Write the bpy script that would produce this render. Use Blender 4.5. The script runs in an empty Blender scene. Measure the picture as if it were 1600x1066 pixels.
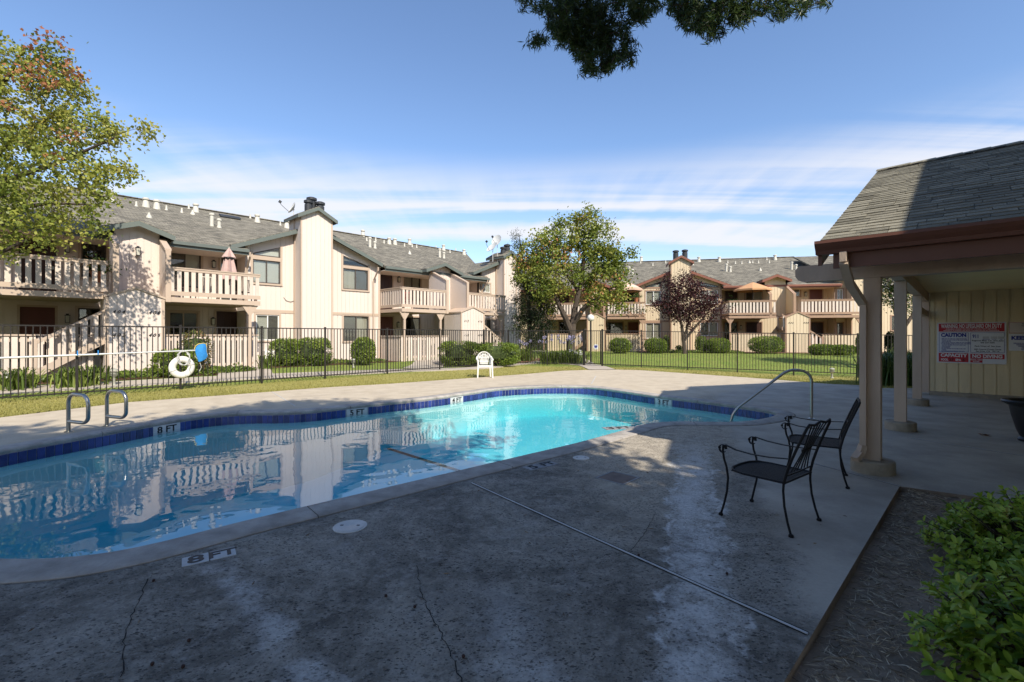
import bpy, bmesh, math, random
import numpy as np
from mathutils import Vector, Matrix, noise as mnoise
random.seed(7)
RNG = np.random.default_rng(11)
sc = bpy.context.scene
COL = sc.collection

# ------------------------------------------------------------------ camera
F, CX, HY, H = 730.0, 800.0, 524.0, 1.5      # focal length and horizon measured in photo pixels (1600 wide), eye height
cam_d = bpy.data.cameras.new('camera')
cam_d.sensor_width = 36.0
cam_d.lens = F / 1600.0 * 36.0
cam_d.shift_y = (HY - 533.0) / 1600.0
cam_d.clip_start, cam_d.clip_end = 0.05, 3000
cam = bpy.data.objects.new('camera', cam_d)
cam.location = (0, 0, H)
cam.rotation_euler = (math.radians(90), 0, 0)
COL.objects.link(cam)
sc.camera = cam

# ------------------------------------------------------------------ sun, sky, exposure
SUN_H = (-0.50, 0.866)                        # horizontal direction the light travels
SUN_EL = math.radians(42)
sun_d = bpy.data.lights.new('sun', 'SUN')
sun_d.energy = 3.45
sun_d.angle = math.radians(0.53)
sun_d.color = (1.0, 0.925, 0.80)
sun = bpy.data.objects.new('sun', sun_d)
dv = Vector((SUN_H[0] * math.cos(SUN_EL), SUN_H[1] * math.cos(SUN_EL), -math.sin(SUN_EL)))
sun.rotation_euler = dv.to_track_quat('-Z', 'Y').to_euler()
sun.location = (20, -30, 40)
COL.objects.link(sun)

world = bpy.data.worlds.new('World')
sc.world = world
world.use_nodes = True
wn, wl = world.node_tree.nodes, world.node_tree.links
wn.clear()
wo = wn.new('ShaderNodeOutputWorld')
bg = wn.new('ShaderNodeBackground')
bg.inputs['Strength'].default_value = 0.15
sky = wn.new('ShaderNodeTexSky')
sky.sky_type = 'NISHITA'
sky.sun_disc = False
sky.sun_elevation = SUN_EL
sky.sun_rotation = math.atan2(-SUN_H[0], -SUN_H[1])
sky.air_density, sky.dust_density, sky.ozone_density = 1.0, 0.35, 3.2
def wmath(op, a, b=None, clamp=False):
    n = wn.new('ShaderNodeMath'); n.operation = op; n.use_clamp = clamp
    for i, v in enumerate((a, b)):
        if v is None: continue
        if isinstance(v, (int, float)): n.inputs[i].default_value = v
        else: wl.new(v, n.inputs[i])
    return n.outputs[0]
def wramp(v, a, b, lo=0.0, hi=1.0):
    n = wn.new('ShaderNodeMapRange'); n.interpolation_type = 'SMOOTHSTEP'
    wl.new(v, n.inputs[0])
    for i, q in enumerate((a, b, lo, hi)): n.inputs[i + 1].default_value = q
    return n.outputs[0]
tc = wn.new('ShaderNodeTexCoord')
sx = wn.new('ShaderNodeSeparateXYZ'); wl.new(tc.outputs['Generated'], sx.inputs[0])
zz = wmath('MAXIMUM', sx.outputs[2], 0.0)
zz = wmath('ADD', zz, 0.05)
pxn, pyn = wmath('DIVIDE', sx.outputs[0], zz), wmath('DIVIDE', sx.outputs[1], zz)
cmb = wn.new('ShaderNodeCombineXYZ')
wl.new(wmath('MULTIPLY', pxn, 0.13), cmb.inputs[0]); wl.new(wmath('MULTIPLY', pyn, 1.1), cmb.inputs[1])
n1 = wn.new('ShaderNodeTexNoise'); n1.inputs['Scale'].default_value = 1.15; n1.inputs['Detail'].default_value = 7
n1.inputs['Roughness'].default_value = 0.52; n1.inputs['Distortion'].default_value = 0.5
wl.new(cmb.outputs[0], n1.inputs['Vector'])
cmb2 = wn.new('ShaderNodeCombineXYZ')                       # fine combed ripples across the bands
wl.new(wmath('MULTIPLY', pxn, 5.5), cmb2.inputs[0]); wl.new(wmath('MULTIPLY', pyn, 0.9), cmb2.inputs[1])
n2 = wn.new('ShaderNodeTexNoise'); n2.inputs['Scale'].default_value = 1.0; n2.inputs['Detail'].default_value = 4
wl.new(cmb2.outputs[0], n2.inputs['Vector'])
cov = wmath('ADD', n1.outputs['Fac'], wmath('MULTIPLY', wmath('SUBTRACT', n2.outputs['Fac'], 0.5), 0.13))
band = wramp(cov, 0.39, 0.58)
hi_fade = wramp(sx.outputs[2], 0.375, 0.25)
lo_fade = wramp(sx.outputs[2], 0.02, 0.10, 0.7, 1.0)
cfac = wmath('MULTIPLY', wmath('MULTIPLY', band, hi_fade), lo_fade)
veil = wmath('MULTIPLY', wramp(sx.outputs[2], 0.34, 0.12), wramp(n1.outputs['Fac'], 0.30, 0.70, 0.10, 0.72))
cfac = wmath('MAXIMUM', wmath('MULTIPLY', cfac, 0.90), veil)
mixc = wn.new('ShaderNodeMix'); mixc.data_type = 'RGBA'
wl.new(cfac, mixc.inputs['Factor'])
tint = wn.new('ShaderNodeMix'); tint.data_type = 'RGBA'; tint.blend_type = 'MULTIPLY'; tint.inputs[0].default_value = 1.0
wl.new(sky.outputs[0], tint.inputs[6]); tint.inputs[7].default_value = (0.70, 0.715, 0.75, 1)
wl.new(tint.outputs[2], mixc.inputs[6])
mixc.inputs[7].default_value = (3.25, 3.25, 3.4, 1)
wl.new(mixc.outputs[2], bg.inputs['Color'])
wl.new(bg.outputs[0], wo.inputs[0])

sc.view_settings.view_transform = 'Standard'
sc.view_settings.look = 'None'
sc.view_settings.exposure = 0.96
sc.view_settings.gamma = 1.0
sc.view_settings.use_curve_mapping = False
sc.render.engine = 'CYCLES'
sc.cycles.use_denoising = True
sc.cycles.max_bounces = 8
sc.cycles.transparent_max_bounces = 12
sc.cycles.caustics_reflective = False
sc.cycles.caustics_refractive = False

# ------------------------------------------------------------------ measuring helpers (photo pixel -> place in the world)
def sm(x):
    x = max(0.0, min(1.0, x)); return x * x * (3 - 2 * x)
def G(px, py, z=0.0):
    d = F * (H - z) / (py - HY)
    return Vector(((px - CX) / F * d, d, z))
def P(px, py, d):
    return Vector(((px - CX) / F * d, d, H + (HY - py) * d / F))
ANG_L = math.atan2(0.719, 0.695)
ANG_R = math.atan2(-0.204, 0.979)
def terr(x, y):
    tl = -0.719 * x + 0.695 * y
    tr = 0.204 * x + 0.979 * y
    hl = 0.15 * sm((tl - 16.3) / 3.5)
    hr = 0.30 * sm((tr - 23.5) / 7.0)
    drop = -0.25 * sm((x - 5) / 9) * sm((tr - 16) / 5) * (1 - sm((tr - 22.5) / 6))
    return max(hl, hr) + drop
def GT(px, py):
    z = 0.0
    for _ in range(6):
        p = G(px, py, z); z = terr(p.x, p.y)
    return Vector((p.x, p.y, z))

# ------------------------------------------------------------------ materials
def M(name, col, rough=0.75, var=0.12, vs=2.5, bump=0.0, bs=60, rnd=0.0, metal=0.0, spec=0.35, col2=None, stretch=None, island=0.0):
    m = bpy.data.materials.new(name); m.use_nodes = True
    nt = m.node_tree; n, l = nt.nodes, nt.links
    b = n['Principled BSDF']
    b.inputs['Roughness'].default_value = rough
    b.inputs['Metallic'].default_value = metal
    b.inputs['Specular IOR Level'].default_value = spec
    g = n.new('ShaderNodeNewGeometry')
    vec = g.outputs['Position']
    if stretch:
        mp = n.new('ShaderNodeMapping'); mp.inputs['Scale'].default_value = stretch
        l.new(vec, mp.inputs[0]); vec = mp.outputs[0]
    tx = n.new('ShaderNodeTexNoise'); tx.inputs['Scale'].default_value = vs; tx.inputs['Detail'].default_value = 6
    tx.inputs['Roughness'].default_value = 0.62
    l.new(vec, tx.inputs['Vector'])
    mx = n.new('ShaderNodeMix'); mx.data_type = 'RGBA'
    c2 = col2 or tuple(c * 0.5 for c in col)
    mr = n.new('ShaderNodeMapRange'); l.new(tx.outputs['Fac'], mr.inputs[0])
    mr.inputs[1].default_value, mr.inputs[2].default_value = 0.35, 0.72
    mr.inputs[3].default_value, mr.inputs[4].default_value = 0.0, min(1.0, var * 2.0)
    l.new(mr.outputs[0], mx.inputs['Factor'])
    mx.inputs[6].default_value = (*col, 1); mx.inputs[7].default_value = (*c2, 1)
    out = mx.outputs[2]
    if rnd or island:
        hs = n.new('ShaderNodeHueSaturation')
        src = n.new('ShaderNodeObjectInfo').outputs['Random'] if rnd else g.outputs['Random Per Island']
        a = rnd or island
        r2 = n.new('ShaderNodeMapRange'); l.new(src, r2.inputs[0])
        r2.inputs[3].default_value, r2.inputs[4].default_value = 1 - a, 1 + a
        l.new(r2.outputs[0], hs.inputs['Value']); l.new(out, hs.inputs['Color']); out = hs.outputs[0]
    l.new(out, b.inputs['Base Color'])
    if bump:
        t2 = n.new('ShaderNodeTexNoise'); t2.inputs['Scale'].default_value = bs; t2.inputs['Detail'].default_value = 4
        l.new(vec, t2.inputs['Vector'])
        bp = n.new('ShaderNodeBump'); bp.inputs['Strength'].default_value = bump; bp.inputs['Distance'].default_value = 0.02
        l.new(t2.outputs['Fac'], bp.inputs['Height']); l.new(bp.outputs[0], b.inputs['Normal'])
    return m

def leaf_mat(name, stops, trans=0.35, rough=0.45, nscale=0.5, nw=0.45):
    """stops: colour ramp over (random per leaf + slow noise)"""
    m = bpy.data.materials.new(name); m.use_nodes = True
    n, l = m.node_tree.nodes, m.node_tree.links
    b = n['Principled BSDF']; out = n['Material Output']
    b.inputs['Roughness'].default_value = rough; b.inputs['Specular IOR Level'].default_value = 0.3
    g = n.new('ShaderNodeNewGeometry')
    tx = n.new('ShaderNodeTexNoise'); tx.inputs['Scale'].default_value = nscale; tx.inputs['Detail'].default_value = 2
    l.new(g.outputs['Position'], tx.inputs['Vector'])
    a = n.new('ShaderNodeMath'); a.operation = 'MULTIPLY_ADD'
    l.new(tx.outputs['Fac'], a.inputs[0]); a.inputs[1].default_value = nw * 2.4
    a2 = n.new('ShaderNodeMath'); a2.operation = 'MULTIPLY_ADD'
    l.new(g.outputs['Random Per Island'], a2.inputs[0]); a2.inputs[1].default_value = 1 - nw; a2.inputs[2].default_value = -nw * 0.72
    l.new(a2.outputs[0], a.inputs[2])
    rp = n.new('ShaderNodeValToRGB'); l.new(a.outputs[0], rp.inputs[0])
    e = rp.color_ramp.elements
    e[0].position, e[0].color = stops[0][0], (*stops[0][1], 1)
    e[1].position, e[1].color = stops[-1][0], (*stops[-1][1], 1)
    for p_, c_ in stops[1:-1]:
        x = e.new(p_); x.color = (*c_, 1)
    l.new(rp.outputs[0], b.inputs['Base Color'])
    tr = n.new('ShaderNodeBsdfTranslucent'); l.new(rp.outputs[0], tr.inputs[0])
    ms = n.new('ShaderNodeMixShader'); ms.inputs[0].default_value = trans
    l.new(b.outputs[0], ms.inputs[1]); l.new(tr.outputs[0], ms.inputs[2]); l.new(ms.outputs[0], out.inputs[0])
    return m

def shingle_mat(name, along='x'):
    m = bpy.data.materials.new(name); m.use_nodes = True
    n, l = m.node_tree.nodes, m.node_tree.links
    b = n['Principled BSDF']; b.inputs['Roughness'].default_value = 0.95; b.inputs['Specular IOR Level'].default_value = 0.15
    t = n.new('ShaderNodeTexCoord')
    mp = n.new('ShaderNodeMapping')
    if along == 'y': mp.inputs['Rotation'].default_value = (0, 0, math.radians(90))
    l.new(t.outputs['Object'], mp.inputs[0])
    br = n.new('ShaderNodeTexBrick')
    br.inputs['Color1'].default_value = (0.235, 0.212, 0.165, 1); br.inputs['Color2'].default_value = (0.115, 0.105, 0.085, 1)
    br.inputs['Mortar'].default_value = (0.05, 0.05, 0.05, 1)
    br.inputs['Scale'].default_value = 1.0; br.inputs['Mortar Size'].default_value = 0.008
    br.inputs['Brick Width'].default_value = 0.27; br.inputs['Row Height'].default_value = 0.135
    br.inputs['Bias'].default_value = -0.1
    l.new(mp.outputs[0], br.inputs['Vector'])
    tx = n.new('ShaderNodeTexNoise'); tx.inputs['Scale'].default_value = 1.7; tx.inputs['Detail'].default_value = 8; tx.inputs['Roughness'].default_value = 0.7
    l.new(mp.outputs[0], tx.inputs['Vector'])
    hs = n.new('ShaderNodeHueSaturation'); l.new(br.outputs[0], hs.inputs['Color'])
    mr = n.new('ShaderNodeMapRange'); l.new(tx.outputs['Fac'], mr.inputs[0])
    mr.inputs[1].default_value, mr.inputs[2].default_value, mr.inputs[3].default_value, mr.inputs[4].default_value = 0.3, 0.7, 0.7, 1.3
    l.new(mr.outputs[0], hs.inputs['Value']); l.new(hs.outputs[0], b.inputs['Base Color'])
    bp = n.new('ShaderNodeBump'); bp.inputs['Strength'].default_value = 0.5; bp.inputs['Distance'].default_value = 0.02
    l.new(br.outputs['Color'], bp.inputs['Height']); l.new(bp.outputs[0], b.inputs['Normal'])
    return m

def glass_mat(name, tint=(0.90, 0.91, 0.89), minr=0.06):
    m = bpy.data.materials.new(name); m.use_nodes = True
    n, l = m.node_tree.nodes, m.node_tree.links
    n.remove(n['Principled BSDF']); out = n['Material Output']
    lw = n.new('ShaderNodeLayerWeight'); pw = n.new('ShaderNodeMath'); pw.operation = 'POWER'; l.new(lw.outputs['Facing'], pw.inputs[0]); pw.inputs[1].default_value = 5.0
    mx = n.new('ShaderNodeMath'); mx.operation = 'MULTIPLY_ADD'; l.new(pw.outputs[0], mx.inputs[0]); mx.inputs[1].default_value = 1 - minr; mx.inputs[2].default_value = minr
    t = n.new('ShaderNodeBsdfTransparent'); t.inputs[0].default_value = (*tint, 1)
    g = n.new('ShaderNodeBsdfGlossy'); g.inputs['Roughness'].default_value = 0.02
    ms = n.new('ShaderNodeMixShader'); l.new(mx.outputs[0], ms.inputs[0]); l.new(t.outputs[0], ms.inputs[1]); l.new(g.outputs[0], ms.inputs[2])
    l.new(ms.outputs[0], out.inputs[0])
    return m

MT = {}
MT['sidingL'] = M('pink_beige_siding', (0.66, 0.57, 0.50), 0.85, 0.17, 1.1, 0.25, 50, stretch=(1, 1, .22), col2=(0.53, 0.45, 0.385))
MT['trimL'] = M('tan_trim', (0.475, 0.37, 0.285), 0.8, 0.12, 3, col2=(0.40, 0.305, 0.235))
MT['slatL'] = M('beige_slat', (0.64, 0.54, 0.455), 0.8, 0.12, 4, rnd=0.07)
MT['fasciaL'] = M('grey_green_fascia', (0.125, 0.145, 0.13), 0.6, 0.12, 3)
MT['sidingR'] = M('yellow_beige_siding', (0.62, 0.505, 0.35), 0.85, 0.10, 1.3, 0.2, 50, stretch=(1, 1, .25), col2=(0.48, 0.37, 0.22))
MT['trimR'] = M('brown_pink_trim', (0.36, 0.235, 0.16), 0.8, 0.12, 3)
MT['slatR'] = M('pale_yellow_slat', (0.58, 0.47, 0.32), 0.8, 0.12, 4, rnd=0.07)
MT['fasciaR'] = M('red_brown_fascia', (0.22, 0.085, 0.055), 0.6, 0.12, 3)
MT['shx'] = shingle_mat('weathered_shingles'); MT['shy'] = shingle_mat('weathered_shingles_across', 'y')
MT['vent'] = M('cream_vent_paint', (0.56, 0.53, 0.45), 0.6, 0.2, 8)
MT['flue'] = M('dark_flue_metal', (0.05, 0.052, 0.055), 0.5, 0.15, 8, metal=0.3)
MT['bronze'] = M('bronze_window_frame', (0.09, 0.075, 0.065), 0.5, 0.1, 5)
MT['whitefr'] = M('white_window_frame', (0.75, 0.74, 0.70), 0.5, 0.06, 5)
MT['glass'] = glass_mat('window_glass')
MT['blind'] = M('window_blind', (0.66, 0.65, 0.60), 0.8, 0.05, 2)
MT['darkroom'] = M('dark_interior', (0.022, 0.02, 0.019), 0.9, 0.3, 2)
MT['greyblind'] = M('grey_insect_screen', (0.12, 0.115, 0.105), 0.9, 0.2, 2)
MT['curtain'] = M('pale_curtain', (0.50, 0.47, 0.40), 0.9, 0.25, 9, stretch=(1, 1, .03))
MT['doorbrown'] = M('dark_brown_door', (0.05, 0.022, 0.016), 0.45, 0.25, 5, stretch=(1, 1, .15))
MT['doorred'] = M('red_brown_door', (0.13, 0.04, 0.028), 0.5, 0.2, 5, stretch=(1, 1, .15))
MT['black'] = M('black_metal', (0.016, 0.016, 0.018), 0.45, 0.2, 10, spec=0.5)
MT['fence'] = M('dark_bronze_fence', (0.022, 0.019, 0.017), 0.42, 0.2, 10, spec=0.5)
MT['steel'] = M('brushed_steel', (0.40, 0.39, 0.36), 0.3, 0.15, 20, metal=1.0)
MT['white'] = M('white_plastic', (0.70, 0.68, 0.63), 0.5, 0.10, 5)
MT['lampglass'] = M('frosted_lamp_glass', (0.6, 0.58, 0.48), 0.3, 0.05, 5)
MT['concrete'] = M('path_concrete', (0.44, 0.38, 0.31), 0.9, 0.18, 1.2, 0.2, 70)
MT['text'] = M('black_lettering', (0.012, 0.012, 0.013), 0.5, 0.0)
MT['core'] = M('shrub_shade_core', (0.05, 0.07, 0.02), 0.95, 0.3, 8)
MT['bark'] = M('grey_brown_bark', (0.085, 0.065, 0.05), 0.95, 0.35, 9, 0.7, 25, stretch=(1, 1, .3))
MT['soil'] = None

# ------------------------------------------------------------------ mesh builder
class MB:
    def __init__(s): s.v = []; s.f = []
    def hexa(s, p):                                   # p: 4 bottom then 4 top corners
        o = len(s.v); s.v += [tuple(q) for q in p]
        s.f += [tuple(o + i for i in q) for q in ((3, 2, 1, 0), (4, 5, 6, 7), (0, 1, 5, 4), (1, 2, 6, 5), (2, 3, 7, 6), (3, 0, 4, 7))]
        return s
    def box(s, x0, x1, y0, y1, z0, z1):
        return s.hexa([(x0, y0, z0), (x1, y0, z0), (x1, y1, z0), (x0, y1, z0), (x0, y0, z1), (x1, y0, z1), (x1, y1, z1), (x0, y1, z1)])
    def bar(s, a, b, w, h=None):                      # straight square bar between two points
        a, b = Vector(a), Vector(b); h = h or w
        d = (b - a).normalized()
        up = Vector((0, 0, 1)) if abs(d.z) < 0.98 else Vector((0, 1, 0))
        x = d.cross(up).normalized() * w / 2; y = x.cross(d).normalized() * h / 2
        return s.hexa([a - x - y, a + x - y, a + x + y, a - x + y, b - x - y, b + x - y, b + x + y, b - x + y])
    def tube(s, pts, r, n=8, caps=True):
        pts = [Vector(p) for p in pts]; rs = r if isinstance(r, (list, tuple)) else [r] * len(pts)
        o = len(s.v); prev = None
        for i, p in enumerate(pts):
            d = (pts[min(i + 1, len(pts) - 1)] - pts[max(i - 1, 0)])
            if d.length < 1e-9: d = Vector((0, 0, 1))
            d.normalize()
            if prev is None:
                up = Vector((0, 0, 1)) if abs(d.z) < 0.9 else Vector((1, 0, 0))
                x = d.cross(up).normalized()
            else:
                x = (prev - d * prev.dot(d))
                x = x.normalized() if x.length > 1e-6 else d.orthogonal().normalized()
            prev = x; y = d.cross(x)
            for k in range(n):
                a = 2 * math.pi * k / n
                s.v.append(tuple(p + (x * math.cos(a) + y * math.sin(a)) * rs[i]))
        for i in range(len(pts) - 1):
            for k in range(n):
                k2 = (k + 1) % n
                s.f.append((o + i * n + k, o + i * n + k2, o + (i + 1) * n + k2, o + (i + 1) * n + k))
        if caps:
            s.f.append(tuple(o + k for k in reversed(range(n)))); e = o + (len(pts) - 1) * n
            s.f.append(tuple(e + k for k in range(n)))
        return s
    def lathe(s, prof, c=(0, 0, 0), n=16):            # prof: (radius, z)
        o = len(s.v)
        for r, z in prof:
            for k in range(n):
                a = 2 * math.pi * k / n
                s.v.append((c[0] + r * math.cos(a), c[1] + r * math.sin(a), c[2] + z))
        for i in range(len(prof) - 1):
            for k in range(n):
                k2 = (k + 1) % n
                s.f.append((o + i * n + k, o + i * n + k2, o + (i + 1) * n + k2, o + (i + 1) * n + k))
        s.f.append(tuple(o + k for k in reversed(range(n)))); e = o + (len(prof) - 1) * n
        s.f.append(tuple(e + k for k in range(n)))
        return s
    def prism(s, poly, z0, z1):                       # horizontal polygon raised from z0 to z1
        o = len(s.v); n = len(poly)
        s.v += [(p[0], p[1], z0) for p in poly] + [(p[0], p[1], z1) for p in poly]
        s.f.append(tuple(o + i for i in reversed(range(n)))); s.f.append(tuple(o + n + i for i in range(n)))
        for i in range(n):
            j = (i + 1) % n
            s.f.append((o + i, o + j, o + n + j, o + n + i))
        return s
    def quad(s, a, b, c, d):
        o = len(s.v); s.v += [tuple(a), tuple(b), tuple(c), tuple(d)]; s.f.append((o, o + 1, o + 2, o + 3)); return s
    def mesh(s, name, off=(0, 0, 0), smooth=False):
        me = bpy.data.meshes.new(name)
        me.from_pydata([(a - off[0], b - off[1], c - off[2]) for a, b, c in s.v], [], s.f)
        me.update()
        if smooth:
            me.polygons.foreach_set('use_smooth', [True] * len(me.polygons))
            me.set_sharp_from_angle(angle=math.radians(40))
        return me

def link(name, me, mat, parent=None, loc=(0, 0, 0), rotz=0.0):
    o = bpy.data.objects.new(name, me)
    if mat is not None and me is not None and hasattr(me, 'materials') and len(me.materials) == 0: me.materials.append(mat)
    o.location = loc; o.rotation_euler = (0, 0, rotz)
    if parent is not None: o.parent = parent
    COL.objects.link(o)
    return o
def tag(o, label, cat, group=None, kind=None):
    if label: o['label'] = label
    if cat: o['category'] = cat
    if group: o['group'] = group
    if kind: o['kind'] = kind
    return o
def struct(name, mb_or_me, mat, parent=None, kind='structure', smooth=False):
    me = mb_or_me.mesh(name, smooth=smooth) if isinstance(mb_or_me, MB) else mb_or_me
    o = link(name, me, mat, parent)
    if kind: o['kind'] = kind
    return o
def root(name, loc, label, cat, group=None, rotz=0.0):
    o = bpy.data.objects.new(name, None); o.location = loc; o.rotation_euler = (0, 0, rotz)
    o.empty_display_size = 0.2
    COL.objects.link(o); return tag(o, label, cat, group)
def single(name, mb, mat, label, cat, group=None, base=None, smooth=False):
    """one-mesh thing whose origin lies at its base"""
    a = np.array(mb.v)
    if base is None: base = ((a[:, 0].min() + a[:, 0].max()) / 2, (a[:, 1].min() + a[:, 1].max()) / 2, a[:, 2].min())
    o = link(name, mb.mesh(name, base, smooth), mat, None, base)
    return tag(o, label, cat, group)

def text_part(name, s, size, mat, parent, loc, rot, bold=0.0, shear=0.0, align='CENTER', sx=1.0, ext=0.0015):
    c = bpy.data.curves.new(name, 'FONT'); c.body = s; c.size = size; c.align_x = align; c.align_y = 'CENTER'
    c.offset = bold; c.shear = shear; c.extrude = ext; c.resolution_u = 3
    c.materials.append(mat)
    o = bpy.data.objects.new(name, c); o.location = loc; o.rotation_euler = rot; o.scale = (sx, 1, 1)
    if parent is not None: o.parent = parent
    COL.objects.link(o); return o

def catmull(pts, n=8, closed=True):
    out = []; N = len(pts)
    for i in range(N if closed else N - 1):
        p0, p1, p2, p3 = (Vector(pts[(i + k - 1) % N] if closed else pts[max(0, min(N - 1, i + k - 1))]) for k in range(4))
        for j in range(n):
            t = j / n
            out.append(0.5 * ((2 * p1) + (-p0 + p2) * t + (2 * p0 - 5 * p1 + 4 * p2 - p3) * t * t + (-p0 + 3 * p1 - 3 * p2 + p3) * t ** 3))
    if not closed: out.append(Vector(pts[-1]))
    return out

def np_mesh(name, V, FA, k=4):
    me = bpy.data.meshes.new(name)
    V = np.asarray(V, dtype=np.float32).reshape(-1, 3); FA = np.asarray(FA, dtype=np.int32).reshape(-1, k)
    me.vertices.add(len(V)); me.vertices.foreach_set('co', V.ravel())
    me.loops.add(FA.size); me.loops.foreach_set('vertex_index', FA.ravel())
    me.polygons.add(len(FA)); me.polygons.foreach_set('loop_start', np.arange(0, FA.size, k, dtype=np.int32))
    me.polygons.foreach_set('loop_total', np.full(len(FA), k, dtype=np.int32))
    me.update(calc_edges=True); me.validate()
    return me
def leaf_arrays(C, D, L, W, fold=0.25):
    """C centres-of-stalk (N,3), D directions; rhombus leaves with a fold"""
    N = len(C)
    D = D / (np.linalg.norm(D, axis=1, keepdims=True) + 1e-9)
    R = RNG.normal(size=(N, 3)); S = np.cross(D, R); S /= (np.linalg.norm(S, axis=1, keepdims=True) + 1e-9)
    U = np.cross(S, D)
    L = np.asarray(L).reshape(-1, 1) * np.ones((N, 1)); W = np.asarray(W).reshape(-1, 1) * np.ones((N, 1))
    a = C; b = C + D * L * 0.45 + S * W * 0.5 + U * W * fold; c = C + D * L; d = C + D * L * 0.45 - S * W * 0.5 + U * W * fold
    V = np.stack([a, b, c, d], axis=1).reshape(-1, 3)
    return V, np.arange(4 * N).reshape(-1, 4)
def rand_dirs(N, up=0.0):
    d = RNG.normal(size=(N, 3)); d /= np.linalg.norm(d, axis=1, keepdims=True); d[:, 2] += up
    return d
# ================================================================== THE SETTING
def poly_offset(loop, d):
    """outward offset of a closed counter-clockwise loop"""
    N = len(loop); out = []
    for i in range(N):
        t = (loop[(i + 1) % N] - loop[i - 1]).normalized()
        out.append(Vector((loop[i].x + t.y * d, loop[i].y - t.x * d, 0)))
    return out
def sheet_with_hole(name, outer, holes, z):
    bm = bmesh.new(); edges = []
    for lp in [outer] + holes:
        vs = [bm.verts.new((p[0], p[1], z)) for p in lp]
        edges += [bm.edges.new((vs[i], vs[(i + 1) % len(vs)])) for i in range(len(vs))]
    bmesh.ops.triangle_fill(bm, use_beauty=True, use_dissolve=False, edges=edges, normal=(0, 0, 1))
    for f in bm.faces:
        if f.normal.z < 0: f.normal_flip()
    me = bpy.data.meshes.new(name); bm.to_mesh(me); bm.free(); return me
def loop_wall(mb, lp, z0, z1, inward=False):
    N = len(lp)
    for i in range(N):
        a, b = lp[i], lp[(i + 1) % N]
        q = [(a[0], a[1], z0), (b[0], b[1], z0), (b[0], b[1], z1), (a[0], a[1], z1)]
        mb.quad(*(reversed(q) if inward else q))

# ---- pool outline (inner coping edge), anticlockwise
pool_pts = [(-3.6, 3.12), (-3.02, 3.13), (-2.61, 3.3), (-2.09, 3.80), (-0.95, 4.82), (0.16, 5.81), (0.93, 6.50), (1.70, 7.28), (2.30, 7.88), (2.85, 8.08), (3.45, 8.02), (4.05, 8.1), (4.75, 8.55),
            (5.12, 9.1), (4.96, 9.62), (4.34, 10.57), (3.46, 11.7), (2.82, 12.8), (2.2, 13.55), (1.4, 13.75), (0.6, 13.6), (-0.37, 13.1), (-1.0, 12.3), (-1.85, 11.25), (-3.27, 9.95), (-3.95, 9.32),
            (-4.5, 9.10), (-5.1, 9.05), (-5.69, 8.75), (-6.05, 8.05), (-6.38, 6.95), (-6.66, 6.0), (-6.8, 5.1), (-6.6, 4.2), (-5.9, 3.5), (-4.8, 3.15)]
POOL = catmull([Vector((x, y, 0)) for x, y in pool_pts], 6)
COPE = poly_offset(POOL, 0.30)
WATER_Z = -0.165

# ---- far edge of the deck, pixel list -> world
far_edge = [(-11.6, 6.2), (-10.4, 7.3)] + [tuple(G(a, b).xy) for a, b in ((0, 652.5), (200, 628.6), (400, 614), (500, 606), (610, 599.7), (740, 590.5), (820, 584.7), (880, 579.4), (945, 577.3),
            (1000, 578.5), (1100, 585.3), (1200, 592.3), (1295, 600), (1345, 602), (1376, 606.5), (1440, 606.5), (1500, 606))] + [(17, 13.2), (26, 12.6)]
deck_outer = [(-16, -6), (-5.8, -4.67)] + [(-1.0, -0.11), (1.176, 2.02), (3.85, 4.64), (4.75, 4.05), (7.0, 2.6), (9.5, 0.8), (26, -6)] + list(reversed(far_edge)) + [(-16, 1.5)]

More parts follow.
